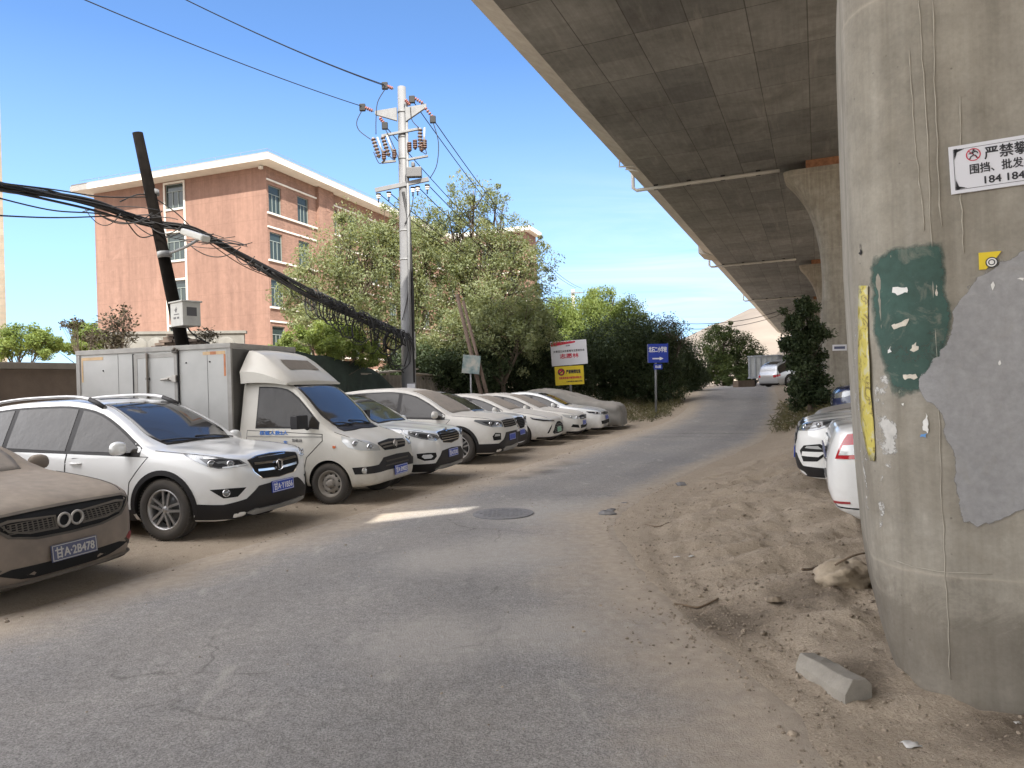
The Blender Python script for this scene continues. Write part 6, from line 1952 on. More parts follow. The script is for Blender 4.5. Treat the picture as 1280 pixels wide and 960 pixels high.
def build_walls():
    T0 = -12.6
    r = thing('boundary_wall', 'brown weathered wall with flat coping behind the white SUV and the van', 'wall', ST(4, T0), R(90) - AX)
    b = MB(); b.box(-14, 8.6, 0, .24, -.1, 2.22); b.build('wall_body', M['wall_brown'], r)
    b = MB(); b.box(-14, 8.62, -.05, .29, 2.222, 2.34); b.build('coping', M['coping'], r, bevel=.01)
    for x in np.arange(-12, 8, 3.0): MB().box(x, x + .34, -.07, -.002, -.1, 2.21).build('pilaster', M['wall_brown'], r)
    r2 = thing('sheet_fence', 'low rusty ribbed sheet fence between the green net and the bushes', 'fence', ST(12.7, T0), R(90) - AX)
    rows = [[], []]
    for k in range(0, 240):
        x = k*.055; y = .02*(1 if (k // 2) % 2 else -1)
        rows[0].append((x, y, -.1)); rows[1].append((x, y, 2.12 + .04*vnoise(x*1.5, 3)))
    s = MB().grid(rows, 0, False).build('ribbed_sheet', M['sheet'], r2); md = s.modifiers.new('t', 'SOLIDIFY'); md.thickness = .004
    rng = random.Random(3)
    for k in range(7):
        x = k*2.15
        MB().box(x, x + .09, .04, .13, -.1, 2.2).build('post', M['sheet'], r2)
    for z in (.5, 1.8): MB().box(0, 13.0, .026, .038, z, z + .06).build('rail', M['sheet'], r2)
    for k in range(5):
        x = k*2.6 + rng.random()*.6
        b = MB(); T = Matrix.Translation((x, -.02, 2.16)) @ Matrix.Rotation(R(rng.uniform(-4, 4)), 4, 'Y'); b.box(0, 2.4, -.16, .30, 0, .05, 0, T)
        b.build('capping_board', M['coping'], r2)
    # green net draped over the wall
    def dr(u, v, t): 
        d = ray(u, v); n = Vector((CA, -SA, 0)); k = (t - Vector((0, 0, EYE)).dot(n)) / d.dot(n); return Vector((0, 0, EYE)) + d*k
    topl = [(300, 438), (340, 438), (380, 441), (410, 447), (440, 452), (462, 460), (486, 480), (500, 492)]
    rows = []
    pts_top = [dr(u, v, T0 + .10) for u, v in topl]
    dense = []
    for a, b_ in zip(pts_top[:-1], pts_top[1:]):
        for k in range(7): dense.append(a.lerp(b_, k/7))
    dense.append(pts_top[-1])
    out = Vector((CA, -SA, 0))
    for q in range(14):
        f = q/13; row = []
        for i, p in enumerate(dense):
            base = gh(p)
            z = p.z*(1-f) + (base + .06)*f
            fold = .10*math.sin(i*.9 + 2*math.sin(f*2 + i*.21))*min(1, f*2.2) + .06*vnoise(i*.37, f*4)
            row.append(tuple(Vector((p.x, p.y, z)) + out*(.06 + .50*f**1.5 + fold*(.5 + f)) + Vector((0, 0, .03*math.sin(i*.7)*(1-f)))))
        rows.append(row)
    n = MB().grid(rows, 0, True).build('shade_net', M['net'], None); md = n.modifiers.new('t', 'SOLIDIFY'); md.thickness = .006
    tag(n, 'dark green shade net draped over the wall behind the van cab', 'net')
    # heap of old dark tiles on the wall by the leaning pole
    a = at(176, 434, 15.2); b_ = at(270, 434, 15.2)
    hp = thing('tile_pile', 'pile of old dark roof tiles behind the van roof, at the leaning pole', 'pile', (a.x, a.y, 0), 0)
    d = (b_ - a); d.z = 0; ln = d.length; d.normalize(); nrm = Vector((-d.y, d.x, 0))
    rng = random.Random(8); mb = MB()
    for row in range(7):
        zz = a.z - .16 + row*.062
        x = ln*(.02 + .055*row) ; xe = ln*(1.0 - .10*row)
        while x < xe:
            w = rng.uniform(.22, .34)
            T = Matrix.Translation(d*x + nrm*rng.uniform(-.03, .05) + Vector((0, 0, zz))) @ Matrix.Rotation(math.atan2(d.y, d.x) + R(rng.uniform(-7, 7)), 4, 'Z') @ Matrix.Rotation(R(rng.uniform(-6, 6)), 4, 'X')
            mb.box(0, w*.95, 0, .4, 0, .055, 0, T); x += w
    mb.build('tiles', M['old_tiles'], hp)
    sup = MB(); sup.box(0, ln, .05, .4, 0, a.z - .15, 0, Matrix.Rotation(math.atan2(d.y, d.x), 4, 'Z')); sup.build('brick_base', M['wall_brown'], hp)
    # pale decorated wall at the foot of the block
    a = at(108, 432, 30); b_ = at(305, 420, 31.5); d = (b_-a); d.z = 0; ln = d.length
    pw = thing('decorated_wall', 'pale low wall with round relief discs at the foot of the orange block', 'wall', (a.x, a.y, 0), math.atan2(d.y, d.x))
    zt = at(250, 417, 31).z
    MB().box(0, ln, 0, .3, 0, zt).build('wall_body', M['wall_pale'], pw)
    MB().box(-.1, ln + .1, -.08, .38, zt + .002, zt + .12).build('coping', M['wall_pale'], pw)
    for k in range(8):
        rr = MB(); T = Matrix.Translation((.6 + k*(ln-1.0)/7.5, -.002, zt - .50)); rr.lathe([(.36, 0), (.36, -.05), (.30, -.08), (0, -.08)], 28, 0, T); rr.build('relief_disc', M['wall_pale'], pw)

# ------------------------------------------------------------------ poles and wires
M['wood_dark'] = mat('tarred_wood', (.008, .0068, .006), .95, var=.4, vscale=6, bmp=.5, bscale=25, spec=.08)
M['wire'] = mat('black_cable', (.012, .012, .013), .6)
M['ceramic'] = mat('brown_ceramic', (.10, .055, .04), .35)
M['red_shed'] = mat('red_insulator', (.26, .09, .075), .5)
M['cable_grey'] = mat('grey_cable', (.12, .12, .12), .6)
M['lamp_head'] = mat('lamp_head', (.50, .50, .47), .45)
M['box_grey'] = mat('grey_steel_box', (.36, .36, .34), .55, metal=.15, var=.12, vscale=5)
M['conc_pole'] = mat('concrete_pole', (.55, .52, .45), .8, var=.1, vscale=2)
M['bark'] = mat('bark', (.085, .065, .048), .9, var=.35, vscale=8, bmp=.6, bscale=18)
M['bark_dead'] = mat('dead_bark', (.12, .085, .065), .9, var=.25, vscale=8, bmp=.5, bscale=18)

def sag(a, b, s, n=16):
    a, b = Vector(a), Vector(b)
    return [a.lerp(b, i/n) - Vector((0, 0, s*4*(i/n)*(1-i/n))) for i in range(n+1)]

def cutout(mb, p, h=.42, tilt=0.0, axis=Vector((1, 0, 0))):
    """fuse cut-out: two ceramic posts and a fuse tube"""
    p = Vector(p)
    a = p + axis*tilt*h
    mb.tube([p, p + Vector((0, 0, -h)) + axis*tilt], [.035, .035], 8, 0)
    for k in range(4):
        q = p.lerp(p + Vector((0, 0, -h)) + axis*tilt, .15 + k*.22); mb.tube([q + Vector((0, 0, .014)), q - Vector((0, 0, .014))], [.062, .062], 10, 1)
    mb.tube([p + axis*.10 + Vector((0, 0, .02)), p + axis*(.10 + tilt) + Vector((0, 0, -h*.9))], .02, 8, 2)
    mb.box(p.x - .05, p.x + .05, p.y - .03, p.y + .03, p.z - .02, p.z + .06, 2)

def build_steel_pole():
    T0 = -11.5
    def on_t(u, v, t=T0):
        d = ray(u, v); n = Vector((CA, -SA, 0)); k = t / d.dot(n); return Vector((0, 0, EYE)) + d*k
    base = on_t(510, 490); top = on_t(502, 110)
    Y = base.y
    b0 = Vector((base.x + .03, base.y, -.1)); top = at(502, 109, Y)
    root = thing('utility_pole', 'tall pale grey steel pole with crossarms, insulators and a tangle of cables', 'utility pole', (b0.x, b0.y, 0))
    Lc = lambda p: Vector(p) - Vector((b0.x, b0.y, 0))
    A_ = lambda u, v, dy=0.0: Lc(at(u, v, Y + dy))
    s = MB(); s.tube([Lc(b0), Lc(b0.lerp(top, .35)), Lc(b0.lerp(top, .7)), Lc(top)], [.235, .205, .165, .125], 20, 0)
    s.build('shaft', M['pole_grey'], root)
    for k in (.30, .52, .60, .80, .86, .93):
        c = Lc(b0.lerp(top, k)); rr = .235 - .11*k
        s = MB(); s.tube([c - Vector((0, 0, .03)), c + Vector((0, 0, .03))], rr + .012, 20, 0); s.build('band', M['galv'], root)
    # riser pipes up the side
    s = MB(); s.tube([A_(513, 455, -.2), A_(511, 300, -.2), A_(508, 130, -.12)], .045, 8); s.build('riser_pipe', M['galv'], root)
    s = MB(); s.tube([A_(517, 478, -.1), A_(516, 380, -.1), A_(512, 290, -.1), A_(504, 240, -.15)], .05, 8); s.build('riser_cable', M['wire'], root)
    s = MB(); bx = A_(516.5, 432, -.05); s.box(bx.x-.07, bx.x+.07, bx.y-.08, bx.y+.08, bx.z-.42, bx.z+.42); s.build('meter_box', M['box_grey'], root, bevel=.01)
    s = MB(); bx = A_(514, 483, -.22); s.box(bx.x-.12, bx.x+.12, bx.y-.02, bx.y+.02, bx.z-.08, bx.z+.08); s.build('number_tag', M['sign_white'], root)
    # top bracket: two tapering plates
    def arm(name, u0, v0, u1, v1, h, mt, r0=None):
        a, b = A_(u0, v0, -.16), A_(u1, v1, -.16)
        d = (b - a).normalized(); m = MB()
        T = frame_mtx(a, d, (0, 0, 1)); ln = (b-a).length
        m.box(0, ln, -h/2, h/2, -.04, .04, 0, T)
        return m.build(name, mt, root, bevel=.006)
    a = A_(469, 141, -.16); b = A_(496, 139, -.16); c = A_(507, 139, -.16); d_ = A_(533, 132, -.16)
    for (p, q, h0, h1) in ((a, b, .06, .30), (d_, c, .06, .32)):
        m = MB(); dv = (q-p); y0 = Vector((0, .05, 0))
        V = [p + Vector((0, 0, .04)), p - Vector((0, 0, h0)), q - Vector((0, 0, h1)), q + Vector((0, 0, .10))]
        m.prism([0, 1, 2, 3], lambda i: V[i] - y0, lambda i: V[i] + y0, 0); m.build('crossarm', M['galv'], root, fix=True)
    arm('crossarm', 477, 170, 524, 161, .07, M['galv']); arm('crossarm', 477, 203, 495, 201, .07, M['galv']); arm('crossarm', 508, 200, 535, 195, .06, M['galv'])
    arm('crossarm', 469, 238, 536, 224, .13, M['pole_grey'])
    # strain insulators at the top, switches and posts below
    def strain(u0, v0, u1, v1, mt='red_shed'):
        p, q = A_(u0, v0, -.2), A_(u1, v1, -.2); m = MB(); m.tube([p, q], .02, 6, 0)
        for k in range(4):
            c1 = p.lerp(q, .2 + k*.2); dv = (q-p).normalized()*.014; m.tube([c1 - dv, c1 + dv], .052, 10, 1)
        m.build('insulator', [M['galv'], M[mt]], root)
    for z in ((492, 111, 482, 107), (467, 139, 455, 134), (474, 146, 482, 157), (517, 122, 530, 130), (530, 133, 542, 148), (506, 124, 513, 132)): strain(*z)
    for u, v in ((481, 107), (453, 134), (515, 124), (541, 149), (481, 157)):
        p = A_(u, v, -.2); m = MB(); m.box(p.x-.09, p.x+.09, p.y-.05, p.y+.05, p.z-.12, p.z+.10); m.build('strain_clamp', M['wire'], root, bevel=.02)
    for (u, v, sl) in ((466, 172, .30), (478, 170, .30), (525, 160, -.02)):
        m = MB(); p = A_(u, v, -.22)
        q = p + Vector((sl*.6, 0, -.62))
        m.tube([p, q], .04, 8, 0)
        for k in range(6):
            c1 = p.lerp(q, .1 + k*.16); dv = (q-p).normalized()*.016; m.tube([c1-dv, c1+dv], .075, 10, 1)
        m.tube([p + Vector((.14, -.02, .0)), q + Vector((.12, -.02, .12))], .028, 8, 2)
        m.build('fuse_cutout', [M['galv'], M['ceramic'], M['box_grey']], root)
    for u, v in ((480, 201), (493, 199), (512, 190), (519, 187), (527, 190), (531, 187)):
        m = MB(); p = A_(u, v, -.2); m.tube([p, p + Vector((.02, 0, .30))], .035, 8, 0)
        for k in range(4): m.tube([p + Vector((0, 0, .05 + k*.065)), p + Vector((0, 0, .085 + k*.065))], .07, 10, 0)
        m.build('insulator', [M['ceramic']], root)
    for u, v in ((473, 241), (486, 239), (516, 233), (522, 232), (534, 230)):
        m = MB(); p = A_(u, v, -.2)
        for k in range(3): m.tube([p - Vector((0, 0, .02 + k*.06)), p - Vector((0, 0, .055 + k*.06))], .075 - .01*k, 10, 0 if k else 1)
        m.tube([p - Vector((0, 0, .18)), p - Vector((.01, 0, .30))], .02, 6, 1)
        m.build('insulator', [M['band_white'], M['wire']], root)
    m = MB(); p = A_(519, 216, -.25); m.box(p.x-.26, p.x+.20, p.y-.10, p.y+.10, p.z-.14, p.z+.16)
    m.box(p.x-.1, p.x+.0, p.y-.12, p.y+.12, p.z+.16, p.z+.3); m.build('switch_box', M['alloy_dark'], root, bevel=.02)
    # jumper leads
    for pts in ([(481, 112), (472, 128), (470, 150), (470, 168)], [(452, 139), (446, 152), (449, 163), (463, 174)], [(480, 158), (488, 174), (496, 192), (500, 205)], [(541, 152), (548, 178), (546, 206), (538, 222)], [(513, 134), (515, 150), (524, 160)], [(467, 190), (474, 204), (481, 200)], [(482, 188), (490, 198), (494, 197)], [(530, 180), (533, 192), (528, 190)], [(514, 300), (511, 360), (503, 400)], [(517, 242), (514, 262), (506, 280)]):
        q = []
        P_ = [A_(u, v, -.22) for u, v in pts]
        P_ = [P_[0]] + P_ + [P_[-1]]
        for i in range(1, len(P_)-2):
            for k in range(6): q.append(Vector([cr(P_[i-1][j], P_[i][j], P_[i+1][j], P_[i+2][j], k/6) for j in range(3)]))
        q.append(P_[-1]); MB().tube(q, .013, 6).build('jumper_lead', M['wire'], root)
    return b0, top, Y

def wire(label, pts, r=.011, name='power_line', cat='cable', mt='wire', group='overhead lines of the steel pole'):
    o = MB().tube(pts, r, 6).build(name, M[mt], None)
    return tag(o, label, cat, group)

def spline(P_, n=8):
    P_ = [P_[0]] + list(P_) + [P_[-1]]; q = []
    for i in range(1, len(P_)-2):
        for k in range(n): q.append(Vector([cr(P_[i-1][j], P_[i][j], P_[i+1][j], P_[i+2][j], k/n) for j in range(3)]))
    q.append(Vector(P_[-1])); return q

def build_poles_and_wires():
    b0, top, Y = build_steel_pole()
    # leaning wooden pole
    Yw = 14.2
    tp = at(172, 166, Yw - .5); mid = at(228, 430, Yw); dirv = (mid - tp); k = (0 - tp.z)/dirv.z; base = tp + dirv*k
    root = thing('leaning_pole', 'dark tarred wooden pole leaning left, with a grey box and a lamp arm', 'utility pole', (base.x, base.y, 0))
    Lc = lambda p: Vector(p) - Vector((base.x, base.y, 0))
    s = MB(); q = [Lc(base.lerp(tp, i/8)) for i in range(9)]; s.tube(q, [.15 - .055*i/8 for i in range(9)], 14, 0); s.build('shaft', M['wood_dark'], root)
    for u, v in ((190, 241), (206, 318)):
        c = Lc(at(u, v, Yw - .3)); s = MB(); s.tube([c - Vector((.0, 0, .05)), c + Vector((-.01, 0, .05))], .135, 14); s.build('band', M['galv'], root)
    bx = Lc(at(232, 393, Yw - .35)); s = MB()
    T = Matrix.Translation(bx) @ Matrix.Rotation(R(-38), 4, 'Z')
    s.box(-.24, .24, -.18, .18, -.24, .22, 0, T); s.box(-.27, .27, -.21, .21, .22, .25, 0, T)
    jb = s.build('junction_box', M['box_grey'], root, bevel=.008)
    s = MB(); s.prism([(-.06, .08), (.0, .02), (.06, .10), (.015, .10), (.03, .14), (-.02, .10)], lambda p: T @ Vector((p[0] - .02, -.183, p[1])), lambda p: T @ Vector((p[0] - .02, -.181, p[1])), 0)
    s.box(-.12, -.02, -.183, -.181, -.10, -.06, 0, T); s.box(.02, .10, -.183, -.181, -.10, -.06, 0, T); s.box(.181+.06, .183+.06, -.1, .1, -.05, .12, 0, T); s.box(-.10, .10, -.183, -.181, -.02, .0, 0, T)
    s.build('printed_mark', M['dark_ink'], jb)
    a = Lc(at(213, 316, Yw - .4)); b = Lc(at(250, 298, Yw - .8)); s = MB(); s.tube(spline([a, a.lerp(b, .5) + Vector((0, 0, -.03)), b]), .028, 8); s.build('lamp_arm', M['galv'], root)
    a = Lc(at(231, 289, Yw - .9)); b = Lc(at(258, 298, Yw - 1.1)); s = MB(); d = (b-a); T = frame_mtx((a+b)/2, d, (0, 0, 1)); s.box(-d.length/2, d.length/2, -.07, .05, -.11, .11, 0, T); s.build('lamp_head', M['lamp_head'], root, bevel=.03)
    # thick bundle of cables crossing from the left, past the leaning pole to the steel pole
    rng = random.Random(12)
    path = [at(-900, 60, 5.2), at(-120, 205, 8.5), at(0, 233, 10.5), at(60, 243, 11.6), at(120, 256, 12.6), at(185, 278, 13.9), at(240, 287, 14.6), at(300, 318, 16.2), at(360, 350, 17.8), at(420, 382, 19.4), at(470, 402, 20.6), at(505, 418, Y - .25)]
    mb = MB()
    for i in range(13):
        ox, oz = rng.gauss(0, .05), rng.gauss(0, .045); ph = rng.random()*6; am = rng.uniform(.01, .05)
        pts = []
        for j, p in enumerate(path):
            w = 1 + (1.6 if j > 7 else 0) * rng.random()
            pts.append(p + Vector((ox*w + am*math.sin(j*1.1 + ph)*.5, oz*.3, oz*w + am*math.sin(j*1.7 + ph*2) - (.10*rng.random()*max(0, j-7)*.35))))
        mb.tube(spline(pts, 7), rng.choice([.013, .017, .022, .028]), 6)
    tag(mb.build('cable_bundle', M['wire'], None), 'thick sagging bundle of black cables running from the left past the leaning pole', 'cable')
    mb = MB()
    for i in range(60):
        f = rng.random(); p = Vector(path[8]).lerp(Vector(path[11]), f**.7); rr = rng.uniform(.14, .30 + .28*f); tilt = rng.uniform(-.5, .5)
        pts = [p + Vector((rr*.75*math.cos(a)*math.cos(tilt), rr*.5*math.cos(a)*math.sin(tilt), rr*1.25*math.sin(a) - rr*.95 - .22*rng.random()*f)) for a in np.linspace(0, 2*PI*rng.uniform(.55, 1.0), 16)]
        mb.tube(pts, rng.choice([.010, .014, .018]), 5)
    for i in range(16):
        f0, f1 = sorted((rng.random(), rng.random())); a = Vector(path[7]).lerp(Vector(path[11]), f0); b = Vector(path[7]).lerp(Vector(path[11]), f1)
        mb.tube(sag(a + Vector((0, 0, -.05)), b, .15 + .45*rng.random()*(f1-f0)), rng.choice([.009, .013]), 5)
    for i in range(5):
        p = Vector(path[8]).lerp(Vector(path[11]), rng.random()) + Vector((0, -.1, -.1)); mb.box(p.x-.08, p.x+.08, p.y-.05, p.y+.05, p.z-.07, p.z+.07)
    for i in range(26):
        f = rng.random(); p = Vector(path[4]).lerp(Vector(path[7]), f); a = p + Vector((rng.uniform(-.5, .1), 0, rng.uniform(-.05, .12))); b = p + Vector((rng.uniform(.2, .9), .1, rng.uniform(-.12, .06)))
        mb.tube(sag(a, b, rng.uniform(-.12, .30)), rng.choice([.008, .011]), 5)
    c = at(492, 426, Y - .5); tangle = mb; mb = MB()
    for k in range(5): mb.lathe([(.27 + .012*math.cos(a*PI/3) + rng.uniform(-.02, .02), .012*math.sin(a*PI/3) + k*.022) for a in range(6)], 30, 0, Matrix.Translation(c) @ Matrix.Rotation(R(12*k - 20), 4, 'Z'), True, closed=True)
    tag(mb.build('cable_coil', M['wire'], None), 'round coil of spare black cable hanging on the steel pole', 'cable')
    tag(tangle.build('cable_tangle', M['wire'], None), 'messy hanging loops of black cable left of the steel pole', 'cable')
    for i, pts in enumerate(([(-60, 232, 9), (60, 262, 11.5), (130, 268, 12.8), (196, 284, 13.9)], [(-60, 266, 9.0), (60, 272, 11.5), (140, 270, 13), (200, 268, 14)], [(-60, 222, 9), (60, 236, 11.5), (130, 246, 12.8), (188, 246, 13.9)], [(120, 258, 12.6), (150, 268, 13.2), (175, 296, 13.7), (200, 290, 14)], [(150, 252, 13.2), (180, 243, 13.8), (215, 262, 14.2), (240, 285, 14.5)], [(243, 290, 14.6), (300, 330, 16.2), (350, 352, 17.5), (420, 385, 19.3)], [(196, 285, 14.0), (208, 330, 14.1), (222, 372, 14.1), (236, 412, 14.0), (262, 430, 14.4)], [(205, 300, 14.0), (214, 350, 14.05), (222, 380, 14.1)])):
        labs = ['thin black line under the thick bundle, ending at the leaning pole', 'lowest thin line running level from the left edge to the leaning pole', 'thin line just above the thick bundle left of the leaning pole', 'loop of cable hanging under the bundle left of the leaning pole', 'loop of cable arching over the leaning pole', 'thin reddish line hanging under the bundle right of the leaning pole', 'cable running down the leaning pole past its grey box', 'short cable feeding down into the grey box on the leaning pole']
        o = MB().tube(spline([at(*p) for p in pts], 8), .012 if i != 6 else .016, 6).build('thin_cable', M['wire'] if i != 5 else M['ceramic'], None)
        tag(o, labs[i], 'cable', 'thin cables at the leaning pole')
    # high lines to the upper left
    for i, (u, v, ue, ve, z) in enumerate([(481, 106, 272, 0, 11.4), (483, 108, 268, -2, 11.2), (453, 133, 155, 0, 11.0)]):
        p = at(u, v, Y - .2)
        d = ray(ue, ve); kk = (p.z - .25 - EYE)/d.z; q = Vector((0, 0, EYE)) + d*kk
        far = p + (q - p)*2.2
        wire(['upper of the two power lines leaving the steel pole top to the upper left', 'lower of the two power lines leaving the steel pole top to the upper left', 'single power line from the left crossarm tip to the upper left'][i], sag(p, far, .35, 30), .013)
    # lines on to the next pole
    far = at(716, 366, 52)
    for i, (u, v, du, dz) in enumerate([(542, 150, .7, .3), (516, 126, .25, .35), (482, 158, -.7, .25), (535, 231, .75, -.6), (522, 233, .3, -.65), (486, 240, -.3, -.6), (474, 242, -.8, -.6)]):
        p = at(u, v, Y - .1); q = far + Vector((du, 0, dz))
        wire(['line from the right top insulator on to the far pale pole', 'line from the pole top on to the far pale pole', 'line from the left top insulator behind the steel pole to the far pole', 'line from the right end of the lower crossarm to the far pole', 'second line from the right end of the lower crossarm to the far pole', 'line from the middle left of the lower crossarm to the far pole', 'line from the left end of the lower crossarm to the far pole'][i], sag(p, q, .9, 24), .014)
    # far pale pole
    b = at(718, 470, 52); t = at(716, 362, 52); r2 = thing('utility_pole', 'slim pale concrete pole behind the white sign board', 'utility pole', (b.x, b.y, .6))
    q = Vector((b.x, b.y, .6)); MB().tube([Vector((0, 0, -.6)), Vector(t) - q], [.19, .12], 12).build('shaft', M['conc_pole'], r2)
    for v, w_ in ((366, .8), (391, 1.1)):
        c = at(716, v, 51.8) - q; MB().box(c.x - w_*(1.0 if v > 380 else .2), c.x + w_*.9, c.y-.05, c.y+.05, c.z-.05, c.z+.05).build('crossarm', M['galv'], r2)
    for i in range(2):
        a = at(722, 384 + i*8, 52); bq = at(1010, 372 + i*5, 92)
        wire(['upper of the two faint far lines over the trees', 'lower of the two faint far lines over the trees'][i], sag(a, bq, 2.2, 24), .03)
    # stump of an old pole propped among the bushes
    a = at(571, 368, 24.5); b = at(600, 470, 24.0); r3 = thing('pole_stump', 'pair of old brown broken poles leaning together left of the small board', 'pole', (b.x, b.y, 0))
    o_ = Vector((b.x, b.y, 0))
    MB().tube([Vector((.35, 0, -.1)), Vector(a) - o_], [.085, .06], 10).build('pole', M['bark_dead'], r3)
    a2 = at(579, 376, 24.2); MB().tube([Vector((.55, .1, -.1)), Vector(a2) - o_], [.07, .05], 10).build('pole', M['bark_dead'], r3)

# ------------------------------------------------------------------ signs
def sign_on_post(name, label, cat, Y, boards, post, extra=None):
    """boards: list of (corner pixels TL, TR, BR, BL, material); post: (u_top, v_top, u_bot, v_bot, r)"""
    b = at(post[2], post[3], Y); base = Vector((b.x, b.y, 0)); base.z = gh(base)
    root = thing(name, label, cat, base)
    tp = at(post[0], post[1], Y + .05)
    MB().tube([Vector((0, .05, -.2)), tp - base], post[4], 10).build('post', M['galv'], root)
    out = []
    for c, mt in boards:
        P_ = [at(u, v, Y) - base for u, v in c]
        x = P_[1] - P_[0]; y = P_[0] - P_[3]
        T = frame_mtx(P_[3], x, y); w, h = x.length, y.length
        mb = MB(); mb.box(0, w, 0, h, -.03, 0, 0, T); o = mb.build('board', mt, root, bevel=.004)
        out.append((o, T, w, h))
    return root, out

def build_signs():
    red = M['red_ink']
    r, bs = sign_on_post('notice_sign', 'white board with a red corner stripe above a yellow warning board, behind the covered car', 'sign', 28.3,
        [([(688, 427.5), (733, 424), (733.5, 456), (690, 458)], M['sign_white']), ([(693.5, 458.5), (729.5, 456.5), (730, 481), (694.5, 482)], M['sign_yellow'])], (712, 428, 714, 506, .05))
    (o, T, w, h), (o2, T2, w2, h2) = bs
    MB().prism([(0.02, h*.97), (w*.70, h*.97), (w*.68, h*.90), (0.02, h*.80)], lambda p: T @ Vector((p[0], p[1], -.001)), lambda p: T @ Vector((p[0], p[1], .004)), 0).build('red_stripe', red, o)
    def tx(par, TT, s, x, y, size, wd, mt, bold=.0): add_text('sign_lettering', s, size, mt, par, TT @ Matrix.Translation((x, y, .002)), wd, bold, .002)
    tx(o, T, '兰州', w*.48, h*.80, .07, .16, M['dark_ink'], .002)
    tx(o, T, '共青团兰州市委青年志愿者协会', w*.5, h*.58, .10, w*.86, M['dark_ink'], .002)
    tx(o, T, '志愿林', w*.5, h*.38, .20, w*.52, red, .006)
    tx(o2, T2, '严禁倾倒垃圾', w2*.64, h2*.70, .17, w2*.50, M['ink'], .006)
    tx(o2, T2, '违者将按城市管理条例处罚', w2*.52, h2*.38, .10, w2*.78, red, .003)
    tx(o2, T2, '兰州市城关区城管执法局宣', w2*.66, h2*.18, .06, w2*.55, M['ink'], .002)
    d = MB(); TC = T2 @ Matrix.Translation((w2*.22, h2*.70, .001)) @ Matrix.Rotation(-PI/2, 4, 'X'); d.lathe([(h2*.19, 0), (h2*.19, -.003), (h2*.15, -.003), (h2*.15, 0)], 24, 0, TC, False); d.lathe([(h2*.15, -.001), (0, -.002)], 24, 1, TC, False)
    TD = T2 @ Matrix.Translation((w2*.22, h2*.70, .005)); d.box(-h2*.16, h2*.16, -.02, .02, 0, .002, 0, TD @ Matrix.Rotation(R(40), 4, 'Z')); d.box(-h2*.07, h2*.07, -h2*.1, h2*.04, -.001, .001, 2, TD)
    d.build('warning_symbol', [M['ink'], red, M['sign_yellow']], o2)
    r, bs = sign_on_post('direction_sign', 'dark blue school direction sign with a white arrow and small plate on a post', 'sign', 28.6,
        [([(809.5, 430), (835.5, 429.5), (836, 453), (809.5, 453.5)], M['sign_blue']), ([(817.5, 455), (828, 454.8), (828, 461.5), (817.5, 461.8)], M['sign_blue'])], (819.5, 431, 820, 516, .045))
    (o, T, w, h), (o2, T2, w2, h2) = bs
    tx(o, T, '北石二小学校', w*.5, h*.70, .24, w*.86, M['sign_white'], .006)
    MB().prism([(w*.24, h*.18), (w*.58, h*.18), (w*.58, h*.12), (w*.77, h*.215), (w*.58, h*.31), (w*.58, h*.25), (w*.24, h*.25)], lambda p: T @ Vector((p[0], p[1], -.001)), lambda p: T @ Vector((p[0], p[1], .004)), 0).build('arrow', M['sign_white'], o)
    b = MB(); e = .015
    MB().box(0.004, .03, 0, h, -.034, .004, 0, T).build('board_edge', M['galv'], o)
    tx(o2, T2, '北山路', w2*.5, h2*.5, .12, w2*.7, M['sign_white'], .003)
    # small faded picture board on a post
    r, bs = sign_on_post('info_board', 'small faded blue-green picture board on a post before the sheet fence', 'sign', 24.0,
        [([(576, 443), (598, 445), (599, 468), (577, 466)], M['faded_board'])], (588, 450, 588.5, 500, .03))

def faded():
    m, nt, b = new_mat('faded_print'); co = objco(nt)
    n = noise(nt, 3.5, 5, .6, co)
    L(nt, ramp(nt, n, [(.35, (.10, .16, .17)), (.5, (.22, .26, .25)), (.65, (.36, .34, .30))]), b.inputs['Base Color']); b.inputs['Roughness'].default_value = .5
    return m
M['faded_board'] = faded()
SKY_FRONT = (.54, .68, .80); SKY_HORIZON = (1.75, 2.5, 3.55); SKY_CLOUD = (3.6, 3.85, 4.2); SKY_FILL = (18, 17, 16); SKY_STRENGTH = 0.10; SUN_STRENGTH = 2.7  # the bright warm tint is unseen fill, added to lift the shade
